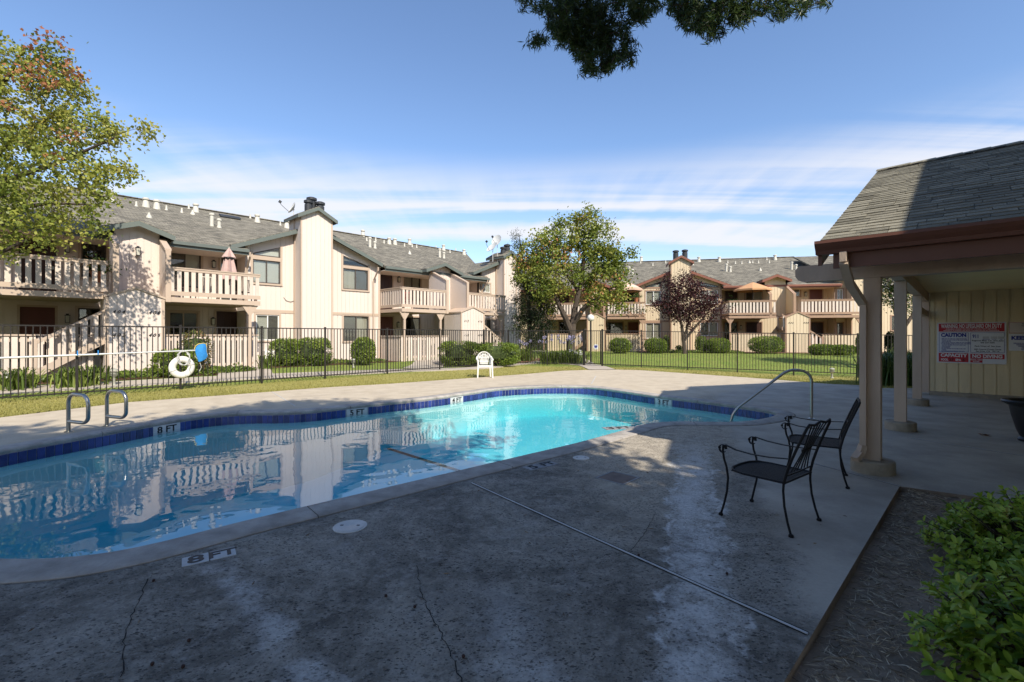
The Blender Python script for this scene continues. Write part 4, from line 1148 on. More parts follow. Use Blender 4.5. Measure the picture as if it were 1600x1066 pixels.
def clere(b, q, t, pk, fills):
    a0, a1, z0, z1 = q; zt = lambda x: z1 - .05 - ptc * (abs(x - pk) - min(abs(a0 - pk), abs(a1 - pk)))
    fw = .05; m = MB()
    m.box(a0, a1, t + .01, t + .07, z0, z0 + fw)
    za, zb = max(zt(a0), z0 + .1), max(zt(a1), z0 + .1)
    m.hexa([(a0, t + .01, za - fw), (a1, t + .01, zb - fw), (a1, t + .07, zb - fw), (a0, t + .07, za - fw), (a0, t + .01, za), (a1, t + .01, zb), (a1, t + .07, zb), (a0, t + .07, za)])
    for e0, e1 in ((a0, a0 + fw), (a1 - fw, a1)): m.box(e0, e1, t + .01, t + .07, z0, min(za, zb) if (za < zb) == (e0 == a0) else max(za, zb) - .02)
    w = b.part('clerestory_window', m, 'bronze')
    g_ = [(a0, t + .045, z0), (a1, t + .045, z0), (a1, t + .05, z0), (a0, t + .05, z0), (a0, t + .045, za - .02), (a1, t + .045, zb - .02), (a1, t + .05, zb - .02), (a0, t + .05, za - .02)]
    b.part('pane', MB().hexa(g_), 'glass', w)
    h_ = [(x, y + .2, z) for x, y, z in g_]; b.part('interior', MB().hexa(h_), 'darkroom', w)
    s_ = [(a0, t - .012, za), (a1, t - .012, zb), (a1, t + .009, zb), (a0, t + .009, za), (a0, t - .012, z1 + .02), (a1, t - .012, z1 + .02), (a1, t + .009, z1 + .02), (a0, t + .009, z1 + .02)]
    b.part('head_panel', MB().hexa(s_), 'siding', w)
    b.part('casing', MB().box(a0 - .09, a1 + .09, t - .024, t + .012, z0 - .1, z0).box(a0 - .09, a0, t - .024, t + .012, z0, za + .06).box(a1, a1 + .09, t - .024, t + .012, z0, zb + .06), 'trim', w)
    if fills: b.part('blind', MB().box(a0 + .05, a1 - .05, t + .08, t + .1, z0 + .04, z0 + .26), 'blind', w)
clere(L, cl[0], TW0, pk, True); clere(L, cl[1], TW0, pk, False)
chimney(L, 8.68, 10.20, TC, TW0, 7.50, 7.10, ((-.28, .30, .17, .62), (-.02, .55, .20, .85), (.30, .35, .19, .66)))
# second unit, right of the chimney bay
br1 = 20.6
up2 = [WN(L, TR, 589, 613, 421, 447, 2.95), WN(L, TR, 631, 657, 427, 448, 3.6), WN(L, TR, 730, 744, 438, 462, 2.95)]
lo2 = [WN(L, TR, 589, 614, 495, 530, .2), WN(L, TR, 629, 656, 496, 530, .9)]
siding(L, 'wall', bl1, br1, TR, .05, 5.3, holes=up2 + lo2)
door(L, *up2[0], TR); door(L, *lo2[0], TR, 'doorred'); door(L, *up2[2], TR)
window(L, *up2[1], TR, 'bronze', ('curtain', 'curtain')); window(L, *lo2[1], TR, 'bronze', ('dark', 'screen'))
wall_lamp(L, L.S(622, TR), 4.75, TR); wall_lamp(L, L.S(621, TR), 2.1, TR)
# end bay with the chimney that carries the dishes
ec0, ec1 = L.S(787, TC), L.S(802, TC) + .35
epk = ec0 + .6
wu2 = [WN(L, TW0, 750, 766, 443, 457)]; wd2 = [WN(L, TW0, 760, 766, 500, 525)]
bump(L, br1, ec1 + 1.2, TW0, TR + 3, epk, zpk - .1, ptc, 2.9, TW0 - .38, wu2 + wd2)
window(L, *wu2[0], TW0, 'whitefr', ('screen', 'blind')); window(L, *wd2[0], TW0, 'bronze', ('screen',))
chimney(L, ec0, ec1, TC, TW0, 7.15, 6.8, ((-.3, .4, .17, .55), (.2, .5, .2, .8)))
# main roof
PL_ = (8.5 - 5.2) / (30.5 - TE); TV = TW0 + .09; zv = 5.2 + PL_ * (TV - TE)
rf = slab_roof(L, 'roof', [(-9, TE, 5.2), (bl0 - .02, TE, 5.2), (bl0 - .02, 30.5, 8.5), (-9, 30.5, 8.5)], 'shx', .12)
slab_roof(L, 'slope', [(bl0 - .02, TV, zv), (bl1 + .02, TV, zv), (bl1 + .02, 30.5, 8.5), (bl0 - .02, 30.5, 8.5)], 'shx', .12, rf)
slab_roof(L, 'slope', [(bl1 + .02, TE, 5.2), (20.8, TE, 5.2), (25.9, 30.5, 8.5), (bl1 + .02, 30.5, 8.5)], 'shx', .12, rf)
slab_roof(L, 'back_slope', [(25.9, 30.5, 8.5), (25.9, 39, 5.1), (-9, 39, 5.1), (-9, 30.5, 8.5)][::-1], 'shx', .12, rf)
for q0, q1 in ((-9, bl0 - .02), (bl1 + .02, 20.8)):
    L.box('fascia', q0, q1, TE - .03, TE, 4.95, 5.17, 'fascia', rf)
    L.box('gutter', q0, q1, TE - .12, TE - .032, 5.06, 5.19, 'fascia', rf)
    L.box('soffit', q0, q1, TE + .01, TR, 4.96, 4.99, 'siding', rf)
L.box('ridge_cap', -9, 25.9, 30.35, 30.65, 8.5, 8.54, 'shx', rf)
L.box('end_wall', 23.5, 23.6, TR, 36, .1, 5.0, 'siding')
for (px, t_) in ((391, TE - .1), (591, TE - .1), (762, TE - .1)):
    a_ = L.S(px, t_)
    L.part('downspout', MB().tube([(a_, t_, 5.08), (a_, t_ + .02, 4.9), (a_ + .03, TW0 - .1, 4.45), (a_ + .03, TW0 - .06, 4.3), (a_ + .03, TW0 - .06, .2)], .04, 6), 'trim')
L.part('wall_cable', MB().tube([(L.S(443, TW0), TW0 - .01, L.Z(443, 465, TW0)), (L.S(447, TW0), TW0 - .03, L.Z(447, 470, TW0)), (L.S(454, TW0), TW0 - .03, L.Z(454, 472, TW0)), (L.S(460, TW0), TW0 - .02, L.Z(460, 470, TW0))], .010, 5), 'black')
# balconies, patios, stairs
balcony(L, -7.5, 1.84, TB, TR, posts=(-1.2,))
balcony(L, 3.50, 6.56, TB, TR, posts=(6.2,))
balcony(L, 13.23, 16.06, TB, TR, left=True, posts=(13.45, 15.75))
balcony(L, 17.70, 20.75, TB, TR, posts=(20.4,))
patio_fence(L, -5.5, 1.5, TB + .1, .12, 1.50)
patio_fence(L, 3.40, 6.5, TB + .1, .12, 1.50)
patio_fence(L, 13.23, 16.3, TB + .1, .12, 1.45, side=13.23, t1=TW0)
patio_fence(L, 18.7, 20.7, TB + .1, .12, 1.45)
tower(L, 1.75, 3.34, TT, .26, ((.21, 2.28, '404'), (.81, 2.28, '408'), (.21, 1.50, '402'), (.81, 1.50, '406')), True, -1, .12)
housing(L, 2.12, 3.42, TB + 1.15, 5.66, .36, 1.08, TB + .80, sep=True, wing_t=TB + .02, wz=(4.55, 5.1))
tower(L, 16.86, 18.67, TT, .18, ((.22, 2.30, '412'), (.80, 2.30, '416'), (.22, 1.5, '410'), (.80, 1.5, '414')), False, 1, 20.2)
housing(L, 16.2, 17.55, TB + 1.5, 5.75, .36, 1.35, TB + 1.1, lamp=False, wing_t=TB + .02, wz=(4.5, 5.2))
vents(L, [(153, 304, 's'), (171, 311, 'b'), (176, 316, 'c'), (213, 322, 's'), (228, 323, 'b'), (245, 326, 'b'), (260, 328, 's'), (284, 332, 's'), (233, 340, 'c'), (295, 326, 's'), (306, 331, 'b'), (301, 335, 'c'), (331, 353, 'p'), (391, 341, 's'), (402, 347, 'b'), (438, 352, 's'), (448, 356, 'b'),
          (567, 369, 'b'), (573, 376, 's'), (578, 386, 'p'), (587, 376, 's'), (600, 380, 's'), (608, 381, 'b'), (617, 382, 'b'), (632, 385, 's'), (640, 382, 'b'), (644, 386, 's'), (651, 387, 's'), (640, 397, 'c'), (681, 388, 's'), (687, 402, 'p'), (693, 391, 'b'), (703, 395, 's'), (712, 392, 's'), (725, 398, 'b')], 5.2, TE, (8.5 - 5.2) / (30.5 - TE), rf)
sk = MB(); a_, t_ = L.S(345, 29.0), 29.0; sk.hexa([(a_, t_, 7.96), (a_ + 1.0, t_, 7.96), (a_ + 1.0, t_ + .4, 8.12), (a_, t_ + .4, 8.12), (a_, t_, 8.02), (a_ + 1.0, t_, 8.02), (a_ + 1.0, t_ + .4, 8.18), (a_, t_ + .4, 8.18)])
L.part('ridge_vent', sk, 'flue', rf)
# air conditioner below the bay window
a_ = L.S(411, TW0); ac_ = L.box('wall_air_conditioner', a_, a_ + .85, TW0 - .25, TW0 - .005, .42, .80, 'whitefr')
m = MB()
for i in range(6): m.box(a_ + .05, a_ + .8, TW0 - .262, TW0 - .25, .46 + .05 * i, .485 + .05 * i)
L.part('grille', m, 'vent', ac_)

# ------------------------------------------------------------------ right building
RM = dict(siding=MT['sidingR'], trim=MT['trimR'], slat=MT['slatR'], fascia=MT['fasciaR'])
Rb = Bld('apartment_building', ANG_R, (15, 37.2), 'yellow beige apartment block with red brown fascia behind the green right lawn', RM)
QB, QT, QC, QW, QR, QE = 35.9, 35.6, 37.2, 38.0, 39.2, 37.5
R_ = Rb.S
rpk = (R_(1048, QC) + R_(1080, QC)) / 2
b0, b1 = R_(1008, QW) - .45, R_(1127, QW)
endb = R_(1304, QW)
upR = [WN(Rb, QR, 843, 857, 456, 478, 3.5), WN(Rb, QR, 872, 889, 456, 478, 2.95), WN(Rb, QR, 965, 1003, 454, 478, 2.95)]
loR = [WN(Rb, QR, 842, 857, 503, 530, .9), WN(Rb, QR, 874, 887, 503, 530, .9), WN(Rb, QR, 949, 973, 504, 530, .9), WN(Rb, QR, 982, 1001, 504, 530, .3)]
siding(Rb, 'wall', R_(795, QR), b0, QR, .1, 5.3, holes=upR + loR)
window(Rb, *upR[0], QR, 'bronze', ('dark', 'dark')); door(Rb, *upR[1], QR); window(Rb, *upR[2], QR, 'bronze', ('dark', 'dark', 'screen'))
window(Rb, *loR[0], QR, 'bronze', ('dark', 'dark')); window(Rb, *loR[1], QR, 'bronze', ('dark', 'screen')); window(Rb, *loR[2], QR, 'bronze', ('screen', 'screen')); door(Rb, *loR[3], QR, 'doorred')
wu3 = [WN(Rb, QW, 1009, 1033, 455, 476), WN(Rb, QW, 1094, 1122, 454, 475)]; wd3 = [WN(Rb, QW, 1009, 1033, 505, 529), WN(Rb, QW, 1094, 1122, 504, 525)]
cl3 = []
for (x0, x1, y1) in ((1009, 1033, 449), (1094, 1122, 449)):
    zb_ = Rb.Z((x0 + x1) / 2, y1, QW); cl3.append((R_(x0, QW), R_(x1, QW), zb_, zb_ + .50))
bump(Rb, b0, b1, QW, QR, rpk, 6.75, ptc, 3.75, QW - .4, wu3 + wd3 + cl3)
for q, f_ in zip(wu3 + wd3, (('curtain', 'blind'), ('blind', 'curtain'), ('curtain', 'curtain'), ('screen', 'curtain'))): window(Rb, *q, QW, 'whitefr', f_)
clere(Rb, cl3[0], QW, rpk, True); clere(Rb, cl3[1], QW, rpk, False)
chimney(Rb, R_(1048, QC), R_(1080, QC), QC, QW, 7.5, 7.1, ((-.32, .4, .2, .75), (.34, .4, .2, .78)))
up4 = [WN(Rb, QR, 1133, 1152, 452, 478, 2.95), WN(Rb, QR, 1165, 1191, 452, 478, 2.95), WN(Rb, QR, 1240, 1250, 451, 463), WN(Rb, QR, 1265, 1285, 451, 478, 2.95)]
lo4 = [WN(Rb, QR, 1132, 1152, 504, 530, .9), WN(Rb, QR, 1166, 1190, 504, 530, .3), WN(Rb, QR, 1268, 1286, 504, 530, .3)]
siding(Rb, 'wall', b1, endb, QR, .1, 5.3, holes=up4 + lo4)
door(Rb, *up4[0], QR); window(Rb, *up4[1], QR, 'whitefr', ('screen', 'blind')); window(Rb, *up4[2], QR, 'whitefr', ('screen',)); door(Rb, *up4[3], QR, 'doorred')
window(Rb, *lo4[0], QR, 'bronze', ('dark', 'dark')); door(Rb, *lo4[1], QR); door(Rb, *lo4[2], QR)
wall_lamp(Rb, R_(1258, QR), 4.6, QR); wall_lamp(Rb, R_(1157, QR), 2.1, QR); wall_lamp(Rb, R_(978, QR), 2.1, QR); wall_lamp(Rb, R_(862, QR), 4.6, QR)
e1 = R_(1470, QW)
w5 = [WN(Rb, QW, 1308, 1317, 452, 468), WN(Rb, QW, 1308, 1317, 505, 523), WN(Rb, QW, 1393, 1413, 494, 516), WN(Rb, QW, 1393, 1413, 448, 470)]
siding(Rb, 'wall', endb, e1, QW, .1, 5.9, holes=w5)
for q in w5: window(Rb, *q, QW, 'bronze' if q is not w5[0] else 'whitefr', ('screen', 'blind') if q is w5[0] else ('dark', 'screen'))
Rb.box('bay_return', endb, endb + .1, QW + .1, QR + .3, .1, 5.5, 'siding')
Rb.box('bay_trim', endb - .02, endb + .1, QW - .025, QW - .002, .1, 5.6, 'trim')
slab_roof(Rb, 'roof_end', [(endb - .6, QW - .6, 5.85), (e1, QW - .6, 5.85), (e1, QW + 6, 8.2), (endb - .6, QW + 6, 8.2)], 'shx', .12)
Rb.box('fascia', endb - .6, e1, QW - .64, QW - .602, 5.58, 5.83, 'fascia')
chimney(Rb, R_(1330, QC), R_(1330, QC) + 1.5, QC, QW, 7.7, 7.3, ((0, .4, .2, .7),))
hx = R_(1240, 45.7)
PR_ = (8.44 - 5.2) / (45.7 - QE); QV = QW + .09; zq_ = 5.2 + PR_ * (QV - QE)
rfR = slab_roof(Rb, 'roof', [(R_(795, QE), QE, 5.2), (b0 - .02, QE, 5.2), (b0 - .02, 45.7, 8.44), (R_(795, QE), 45.7, 8.44)], 'shx', .12)
slab_roof(Rb, 'slope', [(b0 - .02, QV, zq_), (b1 + .02, QV, zq_), (b1 + .02, 45.7, 8.44), (b0 - .02, 45.7, 8.44)], 'shx', .12, rfR)
slab_roof(Rb, 'slope', [(b1 + .02, QE, 5.2), (R_(1315, QE), QE, 5.2), (hx, 45.7, 8.44), (b1 + .02, 45.7, 8.44)], 'shx', .12, rfR)
slab_roof(Rb, 'end_slope', [(R_(1315, QE), QE + .02, 5.19), (R_(1420, QE), 47, 7.3), (hx + 6, 47.0, 8.0), (hx, 45.7, 8.42)], 'shx', .10, rfR)
slab_roof(Rb, 'back_slope', [(R_(795, QE), 45.7, 8.44), (hx, 45.7, 8.44), (hx, 54, 5.1), (R_(795, QE), 54, 5.1)], 'shx', .12, rfR)
Rb.box('ridge_cap', R_(795, QE), hx, 45.55, 45.85, 8.44, 8.48, 'shx', rfR)
for q0, q1 in ((R_(795, QE), b0 - .02), (b1 + .02, R_(1315, QE))):
    Rb.box('fascia', q0, q1, QE - .03, QE, 4.95, 5.17, 'fascia', rfR)
    Rb.box('gutter', q0, q1, QE - .12, QE - .032, 5.05, 5.19, 'fascia', rfR)
    Rb.box('soffit', q0, q1, QE + .01, QR, 4.96, 4.99, 'siding', rfR)
a4, a5 = R_(1139, QB), R_(1213, QB)
balcony(Rb, R_(846, QB), R_(915, QB), QB, QR, posts=(R_(850, QB),))
balcony(Rb, R_(949, QB), R_(1009, QB), QB, QR, posts=(R_(1004, QB),))
balcony(Rb, a4, a5, QB, QR, left=True, posts=(a4 + .1,))
balcony(Rb, R_(1251, QB), R_(1350, QB), QB, QR, posts=(R_(1345, QB),))
patio_fence(Rb, R_(855, QB), R_(905, QB), QB + .1, .2, 1.6); patio_fence(Rb, R_(947, QB), R_(1005, QB), QB + .1, .2, 1.6)
patio_fence(Rb, R_(1141, QB), R_(1222, QB), QB + .1, .2, 1.62); patio_fence(Rb, R_(1286, QB), R_(1340, QB), QB + .1, .2, 1.55)
tower(Rb, R_(917, QT), R_(946, QT), QT, .28, ((.75, 2.25, '434'),), False, -1, R_(893, QT), zp=3.14, ze=2.75)
housing(Rb, R_(921, QB) + .2, R_(945, QB) - .1, QB + 1.3, 5.7, .4, 1.1, QB + .9, lamp=False, wing_t=QB + .05)
tower(Rb, R_(1227, QT), R_(1266, QT), QT, .30, ((.22, 2.35, '442'), (.82, 2.35, '444')), False, 1, R_(1287, QT), zp=3.10, ze=2.72)
housing(Rb, R_(1206, QB), R_(1240, QB), QB + 1.5, 5.95, .4, .98, QB + 1.1, lamp=False, wing_t=QB + .05)
vents(Rb, [(1001, 411, 's'), (1002, 408, 'b'), (1020, 415, 's'), (1040, 411, 's'), (1083, 414, 's'), (1092, 409, 'b'), (1124, 409, 'b'), (1137, 411, 's'), (1135, 424, 'p'), (1149, 412, 's'), (1159, 412, 's'), (1171, 411, 'c'), (1176, 411, 's'), (1185, 411, 's'), (1198, 406, 's'), (1202, 411, 's'), (1211, 406, 'b'), (1188, 423, 'c'), (1237, 421, 'p'), (983, 428, 'p'), (930, 412, 'b')], 5.2, QE, (8.44 - 5.2) / (45.7 - QE), rfR)
# ================================================================== CLUBHOUSE AND ITS PATIO ROOF
MT['postw'] = M('tan_brown_post', (0.54, 0.42, 0.32), 0.8, 0.2, 4, 0.25, 60, stretch=(1, 1, .2))
MT['gutter'] = M('red_brown_gutter', (0.16, 0.068, 0.044), 0.45, 0.12, 4)
MT['clubwall'] = M('tan_yellow_board', (0.68, 0.56, 0.34), 0.8, 0.12, 2, 0.2, 60, rnd=0.05, stretch=(1, 1, .3))
MT['ceiling'] = M('yellow_cream_ceiling', (0.80, 0.66, 0.33), 0.8, 0.08, 1.2)
MT['footing'] = M('stained_footing_concrete', (0.34, 0.295, 0.225), 0.9, 0.35, 6, 0.4, 50)
MT['shingle'] = M('grey_shingle_tab', (0.26, 0.24, 0.185), 0.95, 0.35, 7, 0.6, 160, rnd=0.30, spec=0.15)
CM = dict(siding=MT['clubwall'], trim=MT['postw'], slat=MT['postw'], fascia=MT['gutter'])
C = Bld('clubhouse', ANG_L, (10.5, 0.0), 'tan clubhouse with open gabled patio roof on brown posts and grey shingles', CM)
SE, SRg, SB = 5.76, 10.5, 15.9               # near eave, ridge, far eave along s
ZE_, ZR_ = 2.46, 4.42
TG = 1.09                                    # gable end of the roof
slope = (ZR_ - ZE_) / (SRg - SE)
TRT = -9.0
r0 = C.part('roof', MB().hexa([(SE, TRT, ZE_ - .11), (SRg, TRT, ZR_ - .11), (SRg, TG, ZR_ - .11), (SE, TG, ZE_ - .11), (SE, TRT, ZE_ - .015), (SRg, TRT, ZR_ - .015), (SRg, TG, ZR_ - .015), (SE, TG, ZE_ - .015)]), 'flue')
C.part('far_slope', MB().hexa([(SRg, TRT, ZR_ - .11), (SB, TRT, 2.58), (SB, TG, 2.58), (SRg, TG, ZR_ - .11), (SRg, TRT, ZR_), (SB, TRT, 2.68), (SB, TG, 2.68), (SRg, TG, ZR_)]), 'shingle', r0)
# shingles: tabs one by one on the part in view
sl_len = math.hypot(SRg - SE, ZR_ - ZE_); ca, sa = (SRg - SE) / sl_len, (ZR_ - ZE_) / sl_len
expo = .142; nrow = int(sl_len / expo)
tabs = {}
for w_ in (.22, .28, .34):
    m = MB()                                  # x: along -t, y: up the slope
    m.hexa([(0, -.012, .0), (w_ - .006, -.012, .0), (w_ - .006, .17, -.004), (0, .17, -.004), (0, -.012, .012), (w_ - .006, -.012, .012), (w_ - .006, .17, .002), (0, .17, .002)])
    me = m.mesh('shingle'); me.materials.append(MT['shingle']); tabs[w_] = me
pitch_a = math.atan2(sa, ca)
rs = random.Random(5)
restsh = MB(); nsh = 0
# local frame of a tab: X axis = -t direction, Y axis = up the slope, Z axis = slope normal
def tab_matrix(dist, t, lift):
    s_ = SE + ca * dist; z_ = ZE_ + sa * dist
    ex, ey = Vector((0, -1, 0)), Vector((ca, 0, sa)); ez = ex.cross(ey)
    m4 = Matrix.Identity(4)
    for i in range(3): m4[i][0], m4[i][1], m4[i][2] = ex[i], ey[i], ez[i]
    m4.translation = Vector((s_ - C.o[0], t - C.o[1], z_ - .012)) + ez * lift
    return m4
for r in range(nrow + 1):
    t = TG + .01 + rs.uniform(-.15, 0) * 0
    first = True
    while t > TRT + .4:
        w_ = rs.choice((.22, .28, .34)) if not first else rs.choice((.22, .28, .34)); first = False
        if r == nrow and False: break
        lift = rs.choice((.004, .004, .005, .008))
        m4 = tab_matrix(r * expo, t, lift)
        lim = -.75 if r < nrow * .55 else -.95
        if t > lim and nsh < 296:
            o = link('shingle', tabs[w_], None, r0); o.matrix_local = m4; nsh += 1
        elif t > -2.2:
            o_ = len(restsh.v); restsh.v += [tuple(m4 @ v.co) for v in tabs[w_].vertices]; restsh.f += [tuple(i + o_ for i in p.vertices) for p in tabs[w_].polygons]
        else: break
        t -= w_
o = link('shingle_rest', restsh.mesh('shingle_rest'), MT['shingle'], r0); o['kind'] = 'stuff'
C.part('far_cover', MB().hexa([(SE, TRT, ZE_ - .014), (SRg, TRT, ZR_ - .014), (SRg, -2.25, ZR_ - .014), (SE, -2.25, ZE_ - .014), (SE, TRT, ZE_ + .002), (SRg, TRT, ZR_ + .002), (SRg, -2.25, ZR_ + .002), (SE, -2.25, ZE_ + .002)]), 'shingle', r0)
rc = MB()
cap_me = MB().hexa([(SRg - .13 - C.o[0], -.001, ZR_ - .03), (SRg - C.o[0], -.001, ZR_ + .028), (SRg - C.o[0], .30, ZR_ + .020), (SRg - .13 - C.o[0], .30, ZR_ - .038), (SRg - .13 - C.o[0], -.001, ZR_ - .018), (SRg - C.o[0], -.001, ZR_ + .04), (SRg - C.o[0], .30, ZR_ + .032), (SRg - .13 - C.o[0], .30, ZR_ - .026)]).mesh('ridge_shingle'); cap_me.materials.append(MT['shingle'])
for i in range(16): link('ridge_shingle', cap_me, None, r0, (0, TG + .02 - .16 * (i + 1) - .14, .004 * (i % 2)))
# gutter with an ogee front, and the fascia under it
gp = [(SE + .02, ZE_ + .01), (SE - .115, ZE_ + .01), (SE - .12, ZE_ - .02), (SE - .10, ZE_ - .055), (SE - .07, ZE_ - .09), (SE - .06, ZE_ - .125), (SE + .02, ZE_ - .125)]
m = MB(); o_ = len(m.v)
for t in (TG + .02, TRT): m.v += [(a, t, z) for a, z in gp]
k = len(gp); m.f += [(i, (i + 1) % k, k + (i + 1) % k, k + i) for i in range(k)] + [tuple(range(k))[::-1], tuple(range(k, 2 * k))]
gt = C.part('gutter', m, 'gutter')
C.box('fascia_board', SE + .021, SE + .065, TRT, TG - .12, ZE_ - .27, ZE_ - .02, 'gutter')
# rake boards of the gable end
for nm, p, q in (('rake_board', (SE + .03, ZE_ - .03), (SRg, ZR_ - .03)), ('rake_board', (SRg, ZR_ - .03), (SB, 2.66))):
    C.part(nm, MB().hexa([(p[0], TG - .02, p[1] - .2), (q[0], TG - .02, q[1] - .2), (q[0], TG + .015, q[1] - .2), (p[0], TG + .015, p[1] - .2), (p[0], TG - .02, p[1] - .001), (q[0], TG - .02, q[1] - .001), (q[0], TG + .015, q[1] - .001), (p[0], TG + .015, p[1] - .001)]), 'gutter')
# header beams: one under the eave with a rounded end, one along each row of posts
PT, PS = .72, (6.46, 9.62, 13.3)
bm_ = MB()
prof = [(TRT, 2.02), (1.22, 2.02), (1.30, 2.05), (1.33, 2.11), (1.33, 2.26), (1.30, 2.30), (TRT, 2.30)]
# measured on the photo: underside of the eave beam
zb0, zb1 = 2.13, 2.33
prof = [(TRT, zb0), (1.36, zb0), (1.42, zb0 + .025), (1.45, zb0 + .07), (1.45, zb1 - .05), (1.41, zb1 - .01), (TRT, zb1 - .01)]
for s_ in (6.38, 6.54): bm_.v += [(s_, a, z) for a, z in prof]
k = len(prof); bm_.f += [tuple(range(k)), tuple(range(k, 2 * k))[::-1]] + [((i + 1) % k, i, k + i, k + (i + 1) % k) for i in range(k)]
C.part('eave_beam', bm_, 'postw')
C.box('side_beam', 6.545, 15.8, PT - .07, PT + .07, 2.36, 2.57, 'postw')
C.box('ceiling', 6.55, 15.79, TRT, PT - .08, 2.575, 2.60, 'ceiling')
C.part('gable_wall', MB().hexa([(SE + .5, PT - .06, 2.605), (SB - .3, PT - .06, 2.605), (SB - .3, PT + .05, 2.605), (SE + .5, PT + .05, 2.605), (SRg - .1, PT - .06, ZR_ - .15), (SRg + .1, PT - .06, ZR_ - .15), (SRg + .1, PT + .05, ZR_ - .15), (SRg - .1, PT + .05, ZR_ - .15)]), 'clubwall')
for i, s_ in enumerate(PS):
    pz = 2.355 if i else zb0 - .002
    ps = C.box('post', s_ - .075, s_ + .075, PT - .075, PT + .075, .13, pz, 'postw')
    C.part('footing', MB().lathe([(.20, -.02), (.20, .125), (.185, .14), (.002, .141)], (s_, PT, 0), 28), 'footing', ps, True)
    if i == 0:
        sx_, tx_ = s_ - .02, PT + .13
        d_ = MB(); w2, d2 = .042, .032
        path_ = [(SE - .05, PT + .15, ZE_ - .12), (SE - .05, PT + .15, ZE_ - .22), (SE + .25, PT + .14, ZE_ - .42), (s_ - .115, PT + .07, ZE_ - .62), (s_ - .115, PT + .07, .30), (s_ - .13, PT + .09, .22), (s_ - .22, PT + .13, .15)]
        for a, bq in zip(path_, path_[1:]): d_.bar(a, bq, .075, .058)
        for j in (-1, 1):
            for a, bq in zip(path_[3:4], path_[4:5]): d_.bar((a[0] - .03, a[1] + j * .02, a[2]), (bq[0] - .03, bq[1] + j * .02, bq[2]), .012, .012)
        C.part('downspout', d_, 'postw', ps)
# cross rail between the two far posts and a knee brace
C.box('cross_rail', 13.3 + .08, 15.8, PT - .05, PT + .05, 1.98, 2.13, 'postw')
C.part('knee_brace', MB().bar((13.36, PT, 2.0), (14.0, PT, 2.35), .09, .09), 'gutter')
# wall with the signs, boards one by one
WS = 15.80
siding(C, 'wall', -4.0, PT - .10, WS, .10, 2.75, 'clubwall', sp=.215, axis='t', face=-1, sep=True)
C.box('wall_post', WS - .02, WS + .12, PT - .095, PT + .09, .05, 2.74, 'postw')
C.box('base_curb', WS - .05, WS + .1, -4.0, PT - .10, -.02, .10, 'footing')
C.box('wall_body', WS + .11, 21, -12, PT - .12, -.05, 2.5, 'clubwall')
# taller wing of the clubhouse beyond the right edge of the photo
WT = -3.40
C.part('tall_wing', MB().box(4.0, 17.5, -14, WT - .3, -.1, 5.75), 'clubwall')
C.part('tall_wing_gable', MB().hexa([(4.0, -14, 5.752), (17.5, -14, 5.752), (17.5, WT - .3, 5.752), (4.0, WT - .3, 5.752), (10.7, -14, 8.5), (10.8, -14, 8.5), (10.8, WT - .3, 8.5), (10.7, WT - .3, 8.5)]), 'clubwall')
for q in ([(3.6, WT, 5.62), (10.75, WT, 8.62), (10.75, -14.3, 8.62), (3.6, -14.3, 5.62)], [(10.75, WT, 8.62), (17.9, WT, 5.62), (17.9, -14.3, 5.62), (10.75, -14.3, 8.62)]):
    C.part('tall_wing_roof', MB().hexa([(x, y, z - .12) for x, y, z in q] + q), 'shingle')

# ------------------------------------------------------------------ signs on that wall
MT['signwhite'] = M('sign_white', (0.62, 0.63, 0.64), 0.45, 0.06, 3)
MT['signred'] = M('sign_red', (0.42, 0.018, 0.03), 0.45, 0.05, 3)
MT['signblue'] = M('sign_blue', (0.02, 0.03, 0.22), 0.45, 0.0)
MT['signcream'] = M('sign_cream', (0.55, 0.48, 0.42), 0.5, 0.05, 3)
MT['signpink'] = M('sign_white_letters', (0.66, 0.66, 0.66), 0.5, 0.0)
def wall_t(px):
    k = (px - CX) / F; u, v = C.u, C.v        # t on the wall face s = WS
    return WS * (k * u[1] - u[0]) / (v[0] - k * v[1])
def wall_z(px, py):
    t = wall_t(px); return H + (HY - py) * (WS * C.u[1] + t * C.v[1]) / F
ROT_SIGN = (math.radians(90), 0, ANG_L - math.pi / 2)
def sign(name, t_l, t_r, zlo, zhi, label, mat):
    w_, h_ = t_l - t_r, zhi - zlo
    p = C.W(WS - .022, (t_l + t_r) / 2, zlo)
    rt = root(name, p, label, 'sign', rotz=ANG_L - math.pi / 2)    # local x runs to the right as seen by a reader, y into the wall
    link('panel', MB().box(-w_ / 2, w_ / 2, 0, .006, 0, h_).mesh('panel'), MT[mat], rt)
    return rt, w_, h_
def block(rt, x0, x1, z0, z1, mat, name='colour_block', y=-.002): return link(name, MB().box(x0, x1, y, y + .0015, z0, z1).mesh(name), MT[mat], rt)
def line(rt, s_, x, z, size, mat, align='CENTER', bold=0.0, sx_=1.0, name='lettering', fit=None):
    o = text_part(name, s_, size, MT[mat], rt, (x, -.0035, z), (math.radians(90), 0, 0), bold=bold, align=align, sx=sx_, ext=.0008)
    if fit: o['fitw'] = fit
    return o
tl_, tr_ = wall_t(1464.3), wall_t(1572.5)
zhi, zlo = (wall_z(1464, 504.2) + wall_z(1572, 503.3)) / 2, (wall_z(1464, 566.5) + wall_z(1572, 569.5)) / 2
sg, w_, h_ = sign('pool_rules_sign', tl_, tr_, zlo, zhi, 'large red white and blue pool warning sign on the boarded wall', 'signwhite')
X = lambda f: -w_ / 2 + w_ * f
Zs = lambda f: h_ * (1 - f)
block(sg, X(.025), X(.975), Zs(.225), Zs(.025), 'signred')
line(sg, 'WARNING: NO LIFEGUARD ON DUTY', 0, Zs(.095), h_ * .135, 'signpink', bold=.004, fit=w_ * .88)
